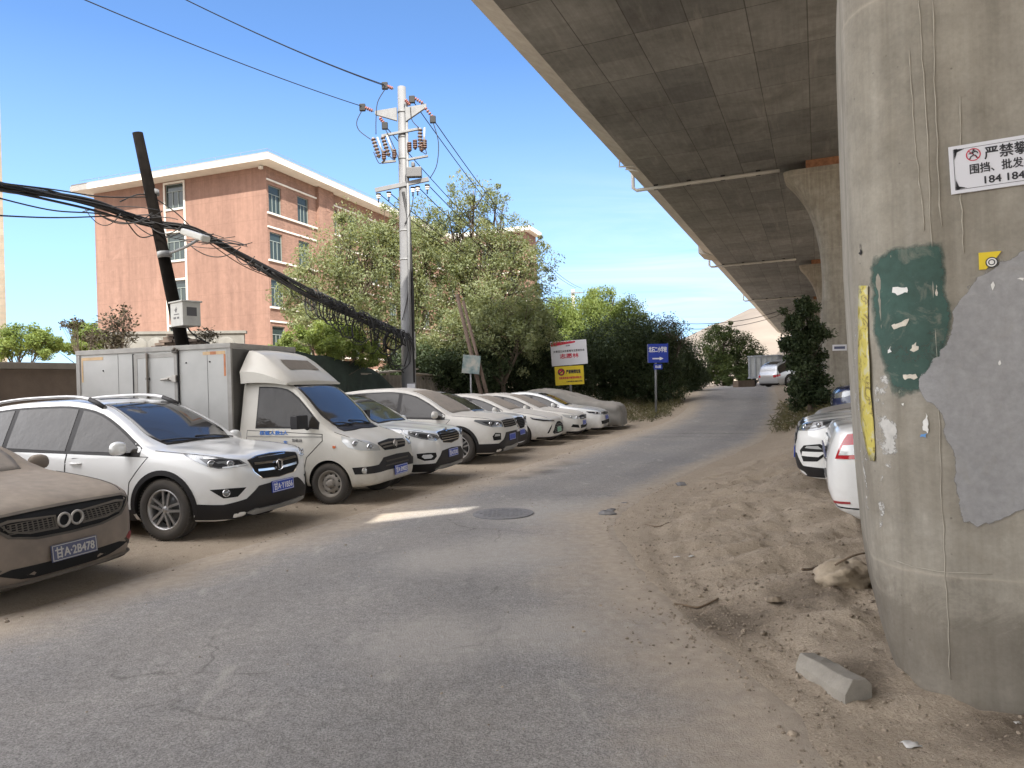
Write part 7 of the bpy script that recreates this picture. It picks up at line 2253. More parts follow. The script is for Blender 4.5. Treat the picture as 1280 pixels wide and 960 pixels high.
# ------------------------------------------------------------------ light, sky, camera
SUN_AZ, SUN_EL = R(160), R(47)
def build_light():
    w = bpy.data.worlds.new('World'); scene.world = w; w.use_nodes = True
    nt = w.node_tree; bg = nt.nodes['Background']
    sky = N(nt, 'ShaderNodeTexSky'); sky.sky_type = 'NISHITA'; sky.sun_disc = False
    sky.sun_elevation = SUN_EL; sky.sun_rotation = SUN_AZ
    sky.air_density = 1.0; sky.dust_density = 0.6; sky.ozone_density = 2.2; sky.altitude = 1500
    tc = N(nt, 'ShaderNodeTexCoord')
    sx = N(nt, 'ShaderNodeSeparateXYZ'); L(nt, tc.outputs['Generated'], sx.inputs[0])
    # thin streaky cloud, low over the road
    zc = mth(nt, 'MAXIMUM', sx.outputs['Z'], 0.02)
    cx = mth(nt, 'DIVIDE', sx.outputs['X'], mth(nt, 'ADD', zc, 0.12)); cy = mth(nt, 'DIVIDE', sx.outputs['Y'], mth(nt, 'ADD', zc, 0.12))
    cb = N(nt, 'ShaderNodeCombineXYZ'); L(nt, cx, cb.inputs[0]); L(nt, cy, cb.inputs[1])
    mp = N(nt, 'ShaderNodeMapping'); L(nt, cb.outputs[0], mp.inputs['Vector']); mp.inputs['Rotation'].default_value = (0, 0, R(25)); mp.inputs['Scale'].default_value = (0.55, 1.7, 1)
    n = noise(nt, 1.1, 9, 0.62, mp.outputs[0], 0.8)
    m = ramp(nt, n, [(0.36, 0.0), (0.85, 1.0)])
    low = ramp(nt, sx.outputs['Z'], [(0.0, 1.0), (0.16, 0.85), (0.33, 0.0)])
    side = ramp(nt, mth(nt, 'ADD', sx.outputs['X'], 0.5), [(0.38, 0.0), (0.70, 1.0)])
    fac = mth(nt, 'MULTIPLY', mth(nt, 'MULTIPLY', m, low), mth(nt, 'MULTIPLY', side, 0.8))
    hzf = ramp(nt, sx.outputs['Z'], [(0.0, 0.75), (0.10, 0.55), (0.42, 0.0)])
    # blue sky ahead; overhead, beside and behind, unseen brightness added to lift the shade
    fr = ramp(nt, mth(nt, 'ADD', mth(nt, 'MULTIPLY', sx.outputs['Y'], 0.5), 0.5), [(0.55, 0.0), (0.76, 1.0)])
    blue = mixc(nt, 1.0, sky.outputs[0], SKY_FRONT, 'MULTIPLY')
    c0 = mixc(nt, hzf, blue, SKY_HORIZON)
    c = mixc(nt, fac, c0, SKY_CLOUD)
    sky_fill = mixc(nt, 0.6, mixc(nt, 1.0, sky.outputs[0], (2.2, 2.0, 1.8), 'MULTIPLY'), SKY_FILL)
    # the added fill is raised to the left, to brighten the ground under the deck
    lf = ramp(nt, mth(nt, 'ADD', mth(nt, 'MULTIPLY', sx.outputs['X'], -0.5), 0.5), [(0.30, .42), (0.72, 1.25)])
    sky_fill = mixc(nt, 1.0, sky_fill, lf, 'MULTIPLY')
    # the added fill is cut low behind the viewer, to darken the near pier
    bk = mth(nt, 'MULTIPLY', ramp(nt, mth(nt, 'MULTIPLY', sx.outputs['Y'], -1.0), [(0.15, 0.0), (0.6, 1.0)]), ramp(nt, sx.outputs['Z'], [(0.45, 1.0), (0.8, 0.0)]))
    sky_fill = mixc(nt, mth(nt, 'MULTIPLY', bk, 0.72), sky_fill, (2.0, 2.0, 2.1))
    c = mixc(nt, fr, sky_fill, c)
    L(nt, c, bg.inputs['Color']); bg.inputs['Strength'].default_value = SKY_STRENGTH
    sd = bpy.data.lights.new('sun', 'SUN'); sd.energy = SUN_STRENGTH; sd.angle = R(0.53); sd.color = (1.0, 0.94, 0.84)
    so = link('sun', sd)
    d = Vector((math.sin(SUN_AZ)*math.cos(SUN_EL), math.cos(SUN_AZ)*math.cos(SUN_EL), math.sin(SUN_EL)))
    so.rotation_euler = d.to_track_quat('Z', 'Y').to_euler(); so.location = (20, -30, 40)
    return d

def build_camera():
    cd = bpy.data.cameras.new('camera'); co = link('camera', cd)
    cd.sensor_width = 36; cd.lens = 36 * FPX / 1280; cd.clip_end = 3000; cd.clip_start = 0.05
    cd.shift_y = 1.0 / 1280
    co.location = (0, 0, EYE)
    co.rotation_euler = (Matrix.Rotation(PI/2, 3, 'X') @ Matrix.Rotation(-ROLL, 3, 'Z')).to_euler()
    scene.camera = co

def settings():
    scene.render.engine = 'CYCLES'
    vs = scene.view_settings; vs.view_transform = 'Standard'; vs.look = 'None'; vs.exposure = EXPOSURE; vs.gamma = 1; vs.use_curve_mapping = False
    scene.cycles.use_denoising = True
    scene.cycles.max_bounces = 6; scene.cycles.diffuse_bounces = 3; scene.cycles.glossy_bounces = 3; scene.cycles.transparent_max_bounces = 8
    scene.cycles.sample_clamp_indirect = 6.0
    scene.cycles.caustics_reflective = False; scene.cycles.caustics_refractive = False
# ------------------------------------------------------------------ vegetation
def leaf_mat(name, stops, trans=.35, rough=.6):
    m, nt, b = new_mat(name)
    a = N(nt, 'ShaderNodeAttribute'); a.attribute_name = 'tint'
    c = ramp(nt, a.outputs['Fac'], stops)
    L(nt, c, b.inputs['Base Color']); b.inputs['Roughness'].default_value = rough; b.inputs['Specular IOR Level'].default_value = .3
    tr = N(nt, 'ShaderNodeBsdfTranslucent'); L(nt, mixc(nt, 1.0, c, (1.25, 1.15, .6), 'MULTIPLY'), tr.inputs['Color'])
    mx = N(nt, 'ShaderNodeMixShader'); mx.inputs[0].default_value = trans
    L(nt, b.outputs[0], mx.inputs[1]); L(nt, tr.outputs[0], mx.inputs[2])
    L(nt, mx.outputs[0], nt.nodes['Material Output'].inputs['Surface'])
    return m
M['leaf_olive'] = leaf_mat('leaves_olive', [(0, (.11, .135, .065)), (.5, (.20, .235, .125)), (.85, (.29, .315, .185)), (1, (.38, .36, .24))], .42)
M['leaf_bright'] = leaf_mat('leaves_bright', [(0, (.09, .135, .04)), (.5, (.18, .24, .07)), (1, (.28, .33, .12))], .42)
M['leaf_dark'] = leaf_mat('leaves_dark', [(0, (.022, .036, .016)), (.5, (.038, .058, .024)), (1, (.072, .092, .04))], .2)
M['leaf_mid'] = leaf_mat('leaves_mid', [(0, (.035, .055, .02)), (.5, (.065, .095, .03)), (1, (.12, .15, .055))], .3)
M['leaf_dry'] = leaf_mat('leaves_dry', [(0, (.02, .018, .012)), (.6, (.05, .042, .025)), (1, (.10, .085, .05))], .15)
M['grass'] = leaf_mat('dry_grass', [(0, (.06, .07, .03)), (.5, (.13, .125, .06)), (1, (.24, .20, .11))], .25)

def leaves(centers, per, spread, size, seed, droop=0.0, aspect=.42, tint_h=None):
    """centers (n,3), spread (n,) -> numpy verts / quad faces of leaf blades, with a per-face tint"""
    rng = np.random.RandomState(seed)
    n = len(centers); tot = n*per
    c = np.repeat(centers, per, 0); sp = np.repeat(spread, per)
    g = rng.normal(size=(tot, 3)); g /= np.maximum(1, np.linalg.norm(g, axis=1) / 1.9)[:, None]
    g[:, 2] *= .8
    p = c + g*sp[:, None]
    if droop: p[:, 2] -= droop*np.abs(rng.normal(size=tot))*sp
    d = rng.normal(size=(tot, 3)); d[:, 2] = d[:, 2]*.7 - droop*1.2; d /= np.linalg.norm(d, axis=1)[:, None]
    q = rng.normal(size=(tot, 3)); q[:, 2] *= .55; q -= d*np.sum(q*d, 1)[:, None]; q /= np.linalg.norm(q, axis=1)[:, None]
    ln = size*rng.uniform(.6, 1.35, tot); w = ln*aspect
    a = p - d*(ln/2)[:, None]; b_ = p + d*(ln/2)[:, None]; e = q*(w/2)[:, None]
    m1 = p + e - d*(ln*.06)[:, None]; m2 = p - e - d*(ln*.06)[:, None]
    V = np.stack([a, m1, b_, m2], 1).reshape(-1, 3)
    F = np.arange(tot*4).reshape(tot, 4)
    ct = np.repeat(rng.uniform(.15, .85, n), per)
    t = np.clip(ct*.55 + rng.uniform(0, 1, tot)*.45, 0, 1)
    return V, F, t

def leaf_mesh(name, V, F, t, mt, parent):
    o = np_mesh(name, V, F, mt, False, parent)
    if len(o.data.polygons) == len(t):
        a = o.data.attributes.new('tint', 'FLOAT', 'FACE'); a.data.foreach_set('value', t.astype(np.float32))
    return o

def tree(name, label, base, blobs, clusters, per, leaf, mt, seed, trunk_r=.16, bark='bark', droop=.25, group=None, cat='tree', cs=(.20, .42), fork=.35, wild=.25, aspect=.42, limbs=None, hollow=.45, trunks=1):
    rng = np.random.RandomState(seed)
    base = Vector(base)
    root = thing(name, label, cat, base, 0, group)
    cen = []; spr = []; owner = []
    vol = np.array([b[1]*b[2]*b[3] for b in blobs])**.75; vol = vol/vol.sum()
    for bi, (c, rx, ry, rz) in enumerate(blobs):
        k = max(3, int(round(clusters*vol[bi])))
        d = rng.normal(size=(k, 3)); d /= np.linalg.norm(d, axis=1)[:, None]
        rad = hollow + (1 - hollow)*rng.uniform(0, 1, k)**.55
        rad *= 1 + wild*rng.normal(size=k)*.5
        P_ = np.array(c) + d*rad[:, None]*np.array([rx, ry, rz])
        cen.append(P_); spr.append(rng.uniform(cs[0], cs[1], k)*min(rx, rz)*.5 + .02); owner += [bi]*k
    cen = np.concatenate(cen); spr = np.concatenate(spr); owner = np.array(owner)
    keep = cen[:, 2] > base.z + .12
    cen, spr, owner = cen[keep], spr[keep], owner[keep]
    V, F, t = leaves(cen - np.array(base), per, spr, leaf, seed + 1, droop, aspect)
    ok = np.repeat(V.reshape(-1, 4, 3)[:, :, 2].min(1) > .01, 4)
    V4 = V.reshape(-1, 4, 3); sel = V4[:, :, 2].min(1) > .01
    V = V4[sel].reshape(-1, 3); t = t[sel]; F = np.arange(len(V)).reshape(-1, 4)
    # trunk with limbs reaching into the crown
    tb = MB()
    cc = [Vector(b[0]) - base for b in blobs]
    mean = sum(cc, Vector((0, 0, 0)))/len(cc)
    zmin = min(b[0][2] - b[3] for b in blobs) - base.z
    for tk in range(trunks):
        off = Vector((rng.uniform(-1, 1), rng.uniform(-.5, .5), 0))*(.25*tk)
        ft = Vector((mean.x*.35 + off.x, mean.y*.35 + off.y, max(.25, zmin*.6 + (mean.z - zmin)*fork*.6)))
        j = Vector((rng.uniform(-.08, .08), rng.uniform(-.08, .08), ft.z*.5)) + ft*0.3
        j.z = ft.z*.5
        r0 = trunk_r/(1 + .5*tk)
        tb.tube(spline([off + Vector((0, 0, -.25)), off*.5 + j, ft], 5), [r0*(1.15 - .45*i/10) for i in range(11)], 9, 0)
        if tk == 0: f0 = ft
    for bi, c in enumerate(cc):
        rz = blobs[bi][3]
        tgt = c + Vector((0, 0, rz*.35))
        mid = f0.lerp(tgt, .5) + Vector((rng.uniform(-.3, .3), rng.uniform(-.3, .3), rng.uniform(-.1, .25)))*min(1.0, rz)
        rr = trunk_r*.62
        pth = spline([f0 - Vector((0, 0, .1)), mid, tgt], 6)
        tb.tube(pth, [max(.008, rr*(1 - .85*i/12)) for i in range(13)], 7, 0)
        ids = np.where(owner == bi)[0]
        nl = limbs if limbs else 9
        for q in ids[:: max(1, len(ids)//nl)]:
            e = Vector(cen[q]) - base
            s_ = pth[int(rng.uniform(3, 12))]
            m_ = s_.lerp(e, .55) + Vector((0, 0, .12*rz*rng.uniform(.2, 1)))
            tb.tube(spline([s_, m_, e], 4), [max(.004, rr*.32*(1 - .85*i/8)) for i in range(9)], 5, 0)
    tb.build('trunk', M[bark], root)
    leaf_mesh('crown', V, F, t, M[mt], root)
    return root

def B(u, v, Y, ru, rv, ry=None):
    c = at(u, v, Y); k = Y/FPX
    return (tuple(c), ru*k, (ry if ry else ru*k), rv*k)

def foot(u, Y, t_=None):
    c = at(u, 480, Y); p = Vector((c.x, c.y, 0)); p.z = gh(p); return p

def build_green():
    G1 = 'trees behind the parked row'
    # feathery sunlit trees before the orange block
    tree('elm_tree', 'broad olive green tree overlapping the corner of the orange block', foot(405, 27), [B(392, 352, 27, 44, 44), B(440, 318, 27.5, 48, 50), B(420, 400, 26.5, 52, 42), B(470, 355, 28, 40, 60), B(375, 420, 26, 34, 24), B(466, 292, 28, 26, 26), B(376, 372, 26.5, 30, 34), B(430, 285, 28, 22, 22), B(500, 290, 28.5, 24, 34)], 330, 105, .12, 'leaf_olive', 1, .15, droop=.6, group=G1, cs=(.15, .5), wild=.42)
    tree('elm_tree', 'olive green tree directly behind the steel pole', foot(500, 29), [B(505, 330, 29, 42, 55), B(540, 350, 29, 42, 60), B(520, 410, 28.5, 50, 42), B(480, 420, 28, 40, 34), B(530, 275, 29.5, 26, 30), B(545, 300, 29.5, 26, 40)], 270, 105, .12, 'leaf_olive', 2, .15, droop=.55, group=G1, cs=(.15, .5), wild=.42)
    tree('elm_tree', 'tallest feathery tree with dark forked limbs, right of the steel pole', foot(592, 30), [B(592, 250, 30, 40, 34), B(575, 300, 30, 42, 40), B(620, 262, 30.5, 22, 26), B(610, 320, 30, 52, 42), B(650, 312, 30, 34, 34), B(668, 340, 30, 28, 50), B(640, 372, 29.5, 50, 36), B(580, 372, 29.5, 40, 36), B(676, 300, 30, 14, 16), B(560, 270, 30, 22, 24), B(600, 345, 29.5, 50, 40), B(660, 380, 29.5, 34, 40), B(630, 290, 30, 30, 34)], 360, 82, .12, 'leaf_olive', 3, .20, droop=.4, group=G1, cs=(.14, .44), limbs=12, wild=.45)
    tree('elm_tree', 'sandy olive shrubby tree under the tallest tree, over the small picture board', foot(632, 27), [B(600, 415, 27, 44, 36), B(645, 420, 27, 44, 34), B(672, 400, 27.5, 26, 36), B(560, 425, 27, 36, 34), B(620, 385, 27.5, 44, 34)], 220, 105, .115, 'leaf_olive', 4, .12, droop=.4, wild=.4, cs=(.16, .46), group=G1)
    tree('bush', 'bright yellow green sunlit bush behind the van deflector and green net', foot(405, 20), [B(385, 432, 20, 36, 20), B(425, 425, 20.5, 34, 24), B(455, 442, 20.5, 26, 16), B(350, 440, 20, 22, 10)], 120, 160, .09, 'leaf_bright', 5, .06, droop=.3, cat='bush', trunks=3, fork=.2)
    # bright willows round the far pale pole
    tree('willow_tree', 'bright green willow left of the far pale pole', foot(690, 40), [B(688, 400, 40, 36, 32), B(700, 440, 38, 40, 30), B(665, 430, 38, 30, 34), B(702, 385, 41, 22, 22)], 220, 150, .13, 'leaf_bright', 6, .14, droop=.8, group=G1, cs=(.25, .5))
    tree('willow_tree', 'bright green willow right of the far pale pole, above the white board', foot(752, 42), [B(742, 398, 42, 30, 34), B(772, 398, 42, 30, 32), B(755, 432, 40, 46, 32), B(792, 420, 41, 22, 36), B(730, 385, 43, 16, 18), B(768, 378, 42, 18, 18), B(790, 400, 42, 24, 26), B(745, 375, 43, 20, 20), B(715, 420, 42, 26, 30)], 320, 160, .13, 'leaf_bright', 7, .15, droop=.8, group=G1, cs=(.25, .5))
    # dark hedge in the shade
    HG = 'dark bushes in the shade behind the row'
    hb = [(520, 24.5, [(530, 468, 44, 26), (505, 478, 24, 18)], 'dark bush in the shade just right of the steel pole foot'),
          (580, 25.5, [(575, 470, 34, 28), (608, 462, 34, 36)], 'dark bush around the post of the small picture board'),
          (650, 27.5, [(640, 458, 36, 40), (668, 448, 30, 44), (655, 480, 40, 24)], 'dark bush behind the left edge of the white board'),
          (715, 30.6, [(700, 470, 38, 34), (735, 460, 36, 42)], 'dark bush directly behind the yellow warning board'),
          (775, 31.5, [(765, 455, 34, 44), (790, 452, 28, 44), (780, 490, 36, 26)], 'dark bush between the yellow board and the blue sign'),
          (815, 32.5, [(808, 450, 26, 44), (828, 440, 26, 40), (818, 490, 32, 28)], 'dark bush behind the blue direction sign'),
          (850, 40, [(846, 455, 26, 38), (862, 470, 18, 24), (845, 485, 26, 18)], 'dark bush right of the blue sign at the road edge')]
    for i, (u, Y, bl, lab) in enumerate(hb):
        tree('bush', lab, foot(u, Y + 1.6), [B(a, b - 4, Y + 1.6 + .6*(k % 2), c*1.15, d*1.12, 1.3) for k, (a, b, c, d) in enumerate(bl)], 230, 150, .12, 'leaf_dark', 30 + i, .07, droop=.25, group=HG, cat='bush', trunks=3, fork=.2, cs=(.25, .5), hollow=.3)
    tree('bare_shrub', 'nearly leafless twiggy shrub standing up above the blue sign', foot(835, 34), [B(836, 412, 34, 18, 24), B(852, 420, 34, 18, 20), B(822, 405, 34, 10, 16)], 60, 10, .10, 'leaf_dry', 50, .06, droop=.1, cat='bush', limbs=26, trunks=2)
    # across the crest
    tree('round_tree', 'rounded dark tree with a sunlit left side beyond the crest of the road', foot(905, 62), [B(900, 432, 62, 26, 28), B(930, 442, 62, 24, 26), B(890, 460, 61, 18, 20), B(915, 465, 61, 34, 18), B(905, 412, 62, 14, 12)], 230, 110, .19, 'leaf_mid', 51, .25, droop=.25, cs=(.22, .45))
    tree('bush', 'low grey green bush left of the far truck at the crest', foot(918, 58), [B(915, 476, 58, 22, 9), B(934, 474, 58, 14, 8)], 50, 110, .13, 'leaf_mid', 52, .06, cat='bush', trunks=2)
    tree('bush', 'dark bush at the left kerb where the road meets the crest', foot(868, 50), [B(862, 466, 50, 20, 22), B(872, 478, 50, 12, 10)], 70, 120, .14, 'leaf_dark', 53, .07, cat='bush', trunks=2)
    # by the second pier
    p = ST(25.0, -.2); p.z = gh(p)
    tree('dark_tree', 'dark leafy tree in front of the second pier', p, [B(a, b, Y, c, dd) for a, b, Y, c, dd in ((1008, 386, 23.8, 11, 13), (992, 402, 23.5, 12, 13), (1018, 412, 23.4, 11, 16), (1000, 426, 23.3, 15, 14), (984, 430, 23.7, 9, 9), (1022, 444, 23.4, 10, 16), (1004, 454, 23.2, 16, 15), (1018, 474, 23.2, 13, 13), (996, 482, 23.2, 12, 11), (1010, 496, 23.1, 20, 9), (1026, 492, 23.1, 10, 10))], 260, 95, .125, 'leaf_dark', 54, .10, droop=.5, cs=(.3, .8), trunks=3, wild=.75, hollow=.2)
    # beyond the wall, far left
    LG = 'green trees beyond the wall at the far left'
    tree('garden_tree', 'sunlit green tree beyond the wall at the far left edge', foot(30, 24), [B(28, 425, 24, 26, 22), B(58, 432, 24, 22, 16), B(8, 432, 24, 16, 18)], 90, 120, .10, 'leaf_bright', 60, .09, group=LG)
    tree('garden_tree', 'sunlit green tree beyond the wall next to the dotted shrub', foot(98, 25), [B(88, 430, 25, 24, 14), B(112, 424, 25, 18, 22), B(100, 410, 25, 12, 10)], 80, 120, .10, 'leaf_bright', 61, .09, group=LG)
    tree('sparse_shrub', 'sparse dark leaved shrub standing out against the orange gable', foot(148, 15.5), [B(148, 408, 15.5, 22, 26), B(138, 426, 15.5, 28, 14), B(156, 390, 15.5, 8, 14)], 110, 9, .085, 'leaf_dry', 62, .04, cat='bush', limbs=30, wild=.4, hollow=.1, cs=(.25, .5))
    tree('sparse_shrub', 'thin spray of dark leaves beside the grey box of the leaning pole', foot(258, 15.2), [B(256, 418, 15.2, 16, 11)], 34, 8, .07, 'leaf_dry', 63, .03, cat='bush', limbs=16, hollow=.1)
    tree('sparse_shrub', 'arching dark twig left of the dotted shrub', foot(100, 16.5), [B(92, 404, 16.5, 20, 7), B(116, 416, 16.5, 12, 12)], 50, 8, .08, 'leaf_dry', 64, .035, cat='bush', limbs=18, hollow=.1, wild=.4)
    # dry grass along the bank and weeds at the wall foot: nobody could count it
    rng = np.random.RandomState(77); C = []
    for _ in range(2600):
        k = rng.rand()
        if k < .62: s = rng.uniform(27, 50); t = float(tl(s)) - rng.uniform(.5, 4.0)
        elif k < .85: s = rng.uniform(22.5, 32); t = rng.uniform(-1.9, 1.2) + .5
        else: s = rng.uniform(40, 62); t = float(tr(s)) + rng.uniform(.9, 5)
        p = ST(s, t); C.append((p.x, p.y, float(ground_h(s, t)) + .08))
    C = np.array(C); V, F, t = leaves(C, 9, np.full(len(C), .12), .26, 5, -.5, .09)
    o = leaf_mesh('dry_grass', V, F, t, M['grass'], None); tag(o, 'tufts of dry grass on the banks beside the road', 'grass', kind='stuff')

def build_hill():
    m = mat('hill_earth', (.18, .15, .12), .95, var=.22, vscale=.02)
    nu, nv = 90, 26
    az = np.linspace(R(-60), R(75), nu); rr = np.linspace(170, 900, nv)
    A_, R_ = np.meshgrid(az, rr, indexing='ij')
    deg = np.degrees(A_)
    prof = 40*np.exp(-((deg - 19.5)/7)**2) + 34*np.exp(-((deg - 33)/10)**2) + 14*np.exp(-((deg - 6)/12)**2)
    up = sstep((R_ - 170)/380)
    X = R_*np.sin(A_); Y = R_*np.cos(A_)
    Z = -6*(1 - up)**2 + (prof*up)*(1 + .35*vnoise(X*.02, Y*.02) + .18*vnoise(X*.06 + 4, Y*.06)) + 3*vnoise(X*.1, Y*.1)*up - 2
    V = np.stack([X, Y, Z], -1).reshape(-1, 3); idx = np.arange(nu*nv).reshape(nu, nv)
    F = np.stack([idx[:-1, :-1], idx[:-1, 1:], idx[1:, 1:], idx[1:, :-1]], -1).reshape(-1, 4)
    o = np_mesh('hill', V, F, m, True); tag(o, 'bare brown hillside beyond the end of the road', kind='structure')

# ------------------------------------------------------------------ vehicles at the right and far away
def build_right_cars():
    RG = 'cars parked nose out under the viaduct at the right'
    az = 292
    # white sedan, its tail towards the road
    rear = ST(8.12, .05)
    fwd = Vector((math.sin(R(112)), math.cos(R(112)), 0))
    sp = variant(SEDAN, zt=[(a, b + .05*min(1, a/.1)) for a, b in SEDAN['zt']], belt=[(a, b + .05) for a, b in SEDAN['belt']])
    st = to_st(*(rear + fwd*sp['L']).xy)
    car = new_car('parked_car', 'white sedan backed towards the road with a red tail lamp, beside the near pier', 'car', st[0], st[1], 112, sp, 'white', RG)
    side_features(car, False, cladding=False)
    car.add_wheels('ten', .66, .205)
    car.screen(1.25, 2.2, M['glass']); car.sub(3.52, 4.08, .84, 1.0, .006).build('rear_window', M['glass'], car.root, fix=True)
    front_lamps(car, [(-.49, .69), (-.49, .76), (-.8, .79), (-1.08, .82), (-1.0, .755), (-.8, .70)], 'lamp')
    grille(car, [(-.46, .68), (.46, .68), (.48, .765), (-.48, .765)], [], 'chrome')
    for sd in (-1, 1):
        a = [(-.70, .775), (-.78, 1.01), (-.92, 1.03), (-1.16, 1.03), (-1.17, .86), (-.95, .785)]
        ob = car.mb('rear', a if sd < 0 else mq(a), .010, .012, .05).build('tail_light', M['tail_red'], car.root)
        c2 = [(-.735, .81), (-.765, .905), (-.92, .925), (-1.10, .935), (-1.12, .885), (-.94, .83)]
        car.mb('rear', c2 if sd < 0 else mq(c2), .014, .004, .05).build('reversing_lens', M['lamp_clear'], ob)
        c3 = [(-.62, .34), (-.80, .355), (-.80, .375), (-.62, .362)]
        car.mb('rear', c3 if sd < 0 else mq(c3), .009, .006, .04).build('reflector', M['red_fog'], car.root)
    plate(car, 0.0, .80, None, M['plate_dusty'], M['plate_ink_d'], -6, rear=True)
    car.part('boot_trim', 'rear', [(-.38, .90), (.38, .90), (.36, .945), (-.36, .945)], M['chrome'], .014)
    car.part('bumper_lower', 'rear', [(-.95, .20), (0, .19), (.95, .20), (.93, .30), (0, .315), (-.93, .30)], M['white'], .012)
    car.part('bumper_seam', 'rear', [(-.94, .305), (.94, .305), (.94, .317), (-.94, .317)], M['void'], .006)
    # white SUV nose out
    car = new_car('parked_car', 'white SUV nosing out with a dark faceted fog lamp, partly behind the white sedan', 'car', 10.15, -.30, az, variant(SUV, zt=[(a, b*.97) for a, b in SUV['zt']], belt=[(a, b*.97) for a, b in SUV['belt']]), 'white', RG)
    side_features(car, True, cladding=True); car.add_wheels('five', .66, .225); car.screen(1.17, 2.16, M['glass']); bonnet_line(car, .22, 1.1)
    grille(car, [(-.34, .55), (.34, .55), (.50, .70), (.46, .90), (-.46, .90), (-.50, .70)], [(-.42, .42, z, 0) for z in (.62, .70, .78, .85)], 'chrome_dusty')
    front_lamps(car, [(.0-.50, .80), (-.52, .88), (-.8, .935), (-1.18, .985), (-1.08, .90), (-.82, .82)], 'lamp', [(-.60, .83), (-.62, .87), (-.8, .915), (-1.0, .935), (-.9, .87), (-.8, .84)], [(-.70, .865, .035), (-.86, .885, .035)])
    car.part('bumper_trim', 'wrap', [(-1.12, .25), (0, .24), (1.12, .25), (1.1, .36), (.66, .375), (.5, .52), (-.5, .52), (-.66, .375), (-1.1, .36)], M['plastic'], .010)
    for sd in (-1, 1):
        fp = [(-.62, .56), (-.70, .63), (-.90, .66), (-1.0, .57), (-.86, .445), (-.68, .43)]
        f = car.mb('wrap', fp if sd < 0 else mq(fp), .006, .012, .05).build('fog_light', M['void'], car.root)
        f2 = [(-.66, .50), (-.68, .555), (-.96, .565), (-.88, .50)]
        car.mb('wrap', f2 if sd < 0 else mq(f2), .012, .004, .05).build('bumper_blade', M['white'], f)
        f3 = [(-.72, .60), (-.75, .625), (-.88, .635), (-.92, .595)]
        car.mb('wrap', f3 if sd < 0 else mq(f3), .011, .004, .05).build('lamp_lens', M['lamp_clear'], f)
    plate(car, 0, .50, None, M['plate'], M['plate_ink'], 2)
    # grey dusty sedan
    car = new_car('parked_car', 'dull grey sedan nosing out, only its bonnet showing above the white SUV', 'car', 12.9, -.12, az, variant(SEDAN, zt=[(a, b + .06*min(1, a/.1)) for a, b in SEDAN['zt']], belt=[(a, b + .05) for a, b in SEDAN['belt']]), 'grey_paint', RG)
    side_features(car, False, cladding=False); car.add_wheels('five', .66, .205); car.screen(1.25, 2.2, M['glass']); bonnet_line(car, .16, 1.1)
    grille(car, [(-.44, .64), (.44, .64), (.48, .75), (-.48, .75)], [(-.42, .42, .69, 0)], 'chrome')
    front_lamps(car, [(-.49, .66), (-.49, .75), (-.8, .79), (-1.1, .83), (-1.0, .75), (-.8, .68)], 'lamp')
    plate(car, 0, .5, None, M['plate'], M['plate_ink'], 2)
    # dark blue high car
    car = new_car('parked_car', 'dark navy tall car behind the grey sedan, beside the pier', 'car', 16.4, .25, az, variant(SUV, zt=[(a, b*1.10) for a, b in SUV['zt']], belt=[(a, b*1.04) for a, b in SUV['belt']]), 'navy', RG)
    side_features(car, True, cladding=True); car.add_wheels('five', .66, .225); car.screen(1.17, 2.16, M['glass']); bonnet_line(car, .22, 1.1)
    grille(car, [(-.40, .66), (.40, .66), (.46, .92), (-.46, .92)], [(-.4, .4, z, 0) for z in (.72, .79, .86)], 'chrome')
    front_lamps(car, [(-.50, .82), (-.50, .92), (-.8, .97), (-1.14, 1.02), (-1.0, .93), (-.8, .85)], 'lamp')
    plate(car, 0, .52, None, M['plate'], M['plate_ink'], 2)
    # far cars on the slope by the crest
    FG = 'cars standing on the slope at the far end'
    def far_car(label, u, v, Y, az_, paint, spec):
        p = at(u, v, Y); s, t = to_st(p.x, p.y)
        c = new_car('parked_car', label, 'car', s, t, az_, spec, paint, FG)
        hd = Vector((math.sin(R(az_)), math.cos(R(az_)), 0)); za = gh(p - hd*.9); zb = gh(p - hd*3.6)
        pit = math.atan2(za - zb, 2.7)
        c.root.rotation_euler = (0, -pit, azrot(az_)); c.root.location = (p.x, p.y, za + .9*math.tan(pit) + .01)
        side_features(c, spec is SUV, cladding=spec is SUV); c.add_wheels('five', .66, .215); c.screen(1.2, 2.18, M['glass'])
        c.sub(3.6, 4.1, .84, 1, .006).build('rear_window', M['glass'], c.root, fix=True)
        tail_lamps(c, [(-.50, .80), (-.95, .84), (-.95, .98), (-.50, .95)])
        front_lamps(c, [(-.49, .66), (-.49, .75), (-.8, .79), (-1.1, .83), (-1.0, .75), (-.8, .68)], 'lamp')
        c.part('bumper_trim', 'rear', [(-.8, .25), (.8, .25), (.8, .42), (-.8, .42)], M['plastic'], .012)
        return c
    far_car('silver white car with a red tail lamp beside the far caged truck', 1020, 476, 48, 62, 'silver_paint', SUV)
    far_car('small pale car highest on the far slope above the caged truck', 976, 451, 72, 285, 'silver_paint', SEDAN)

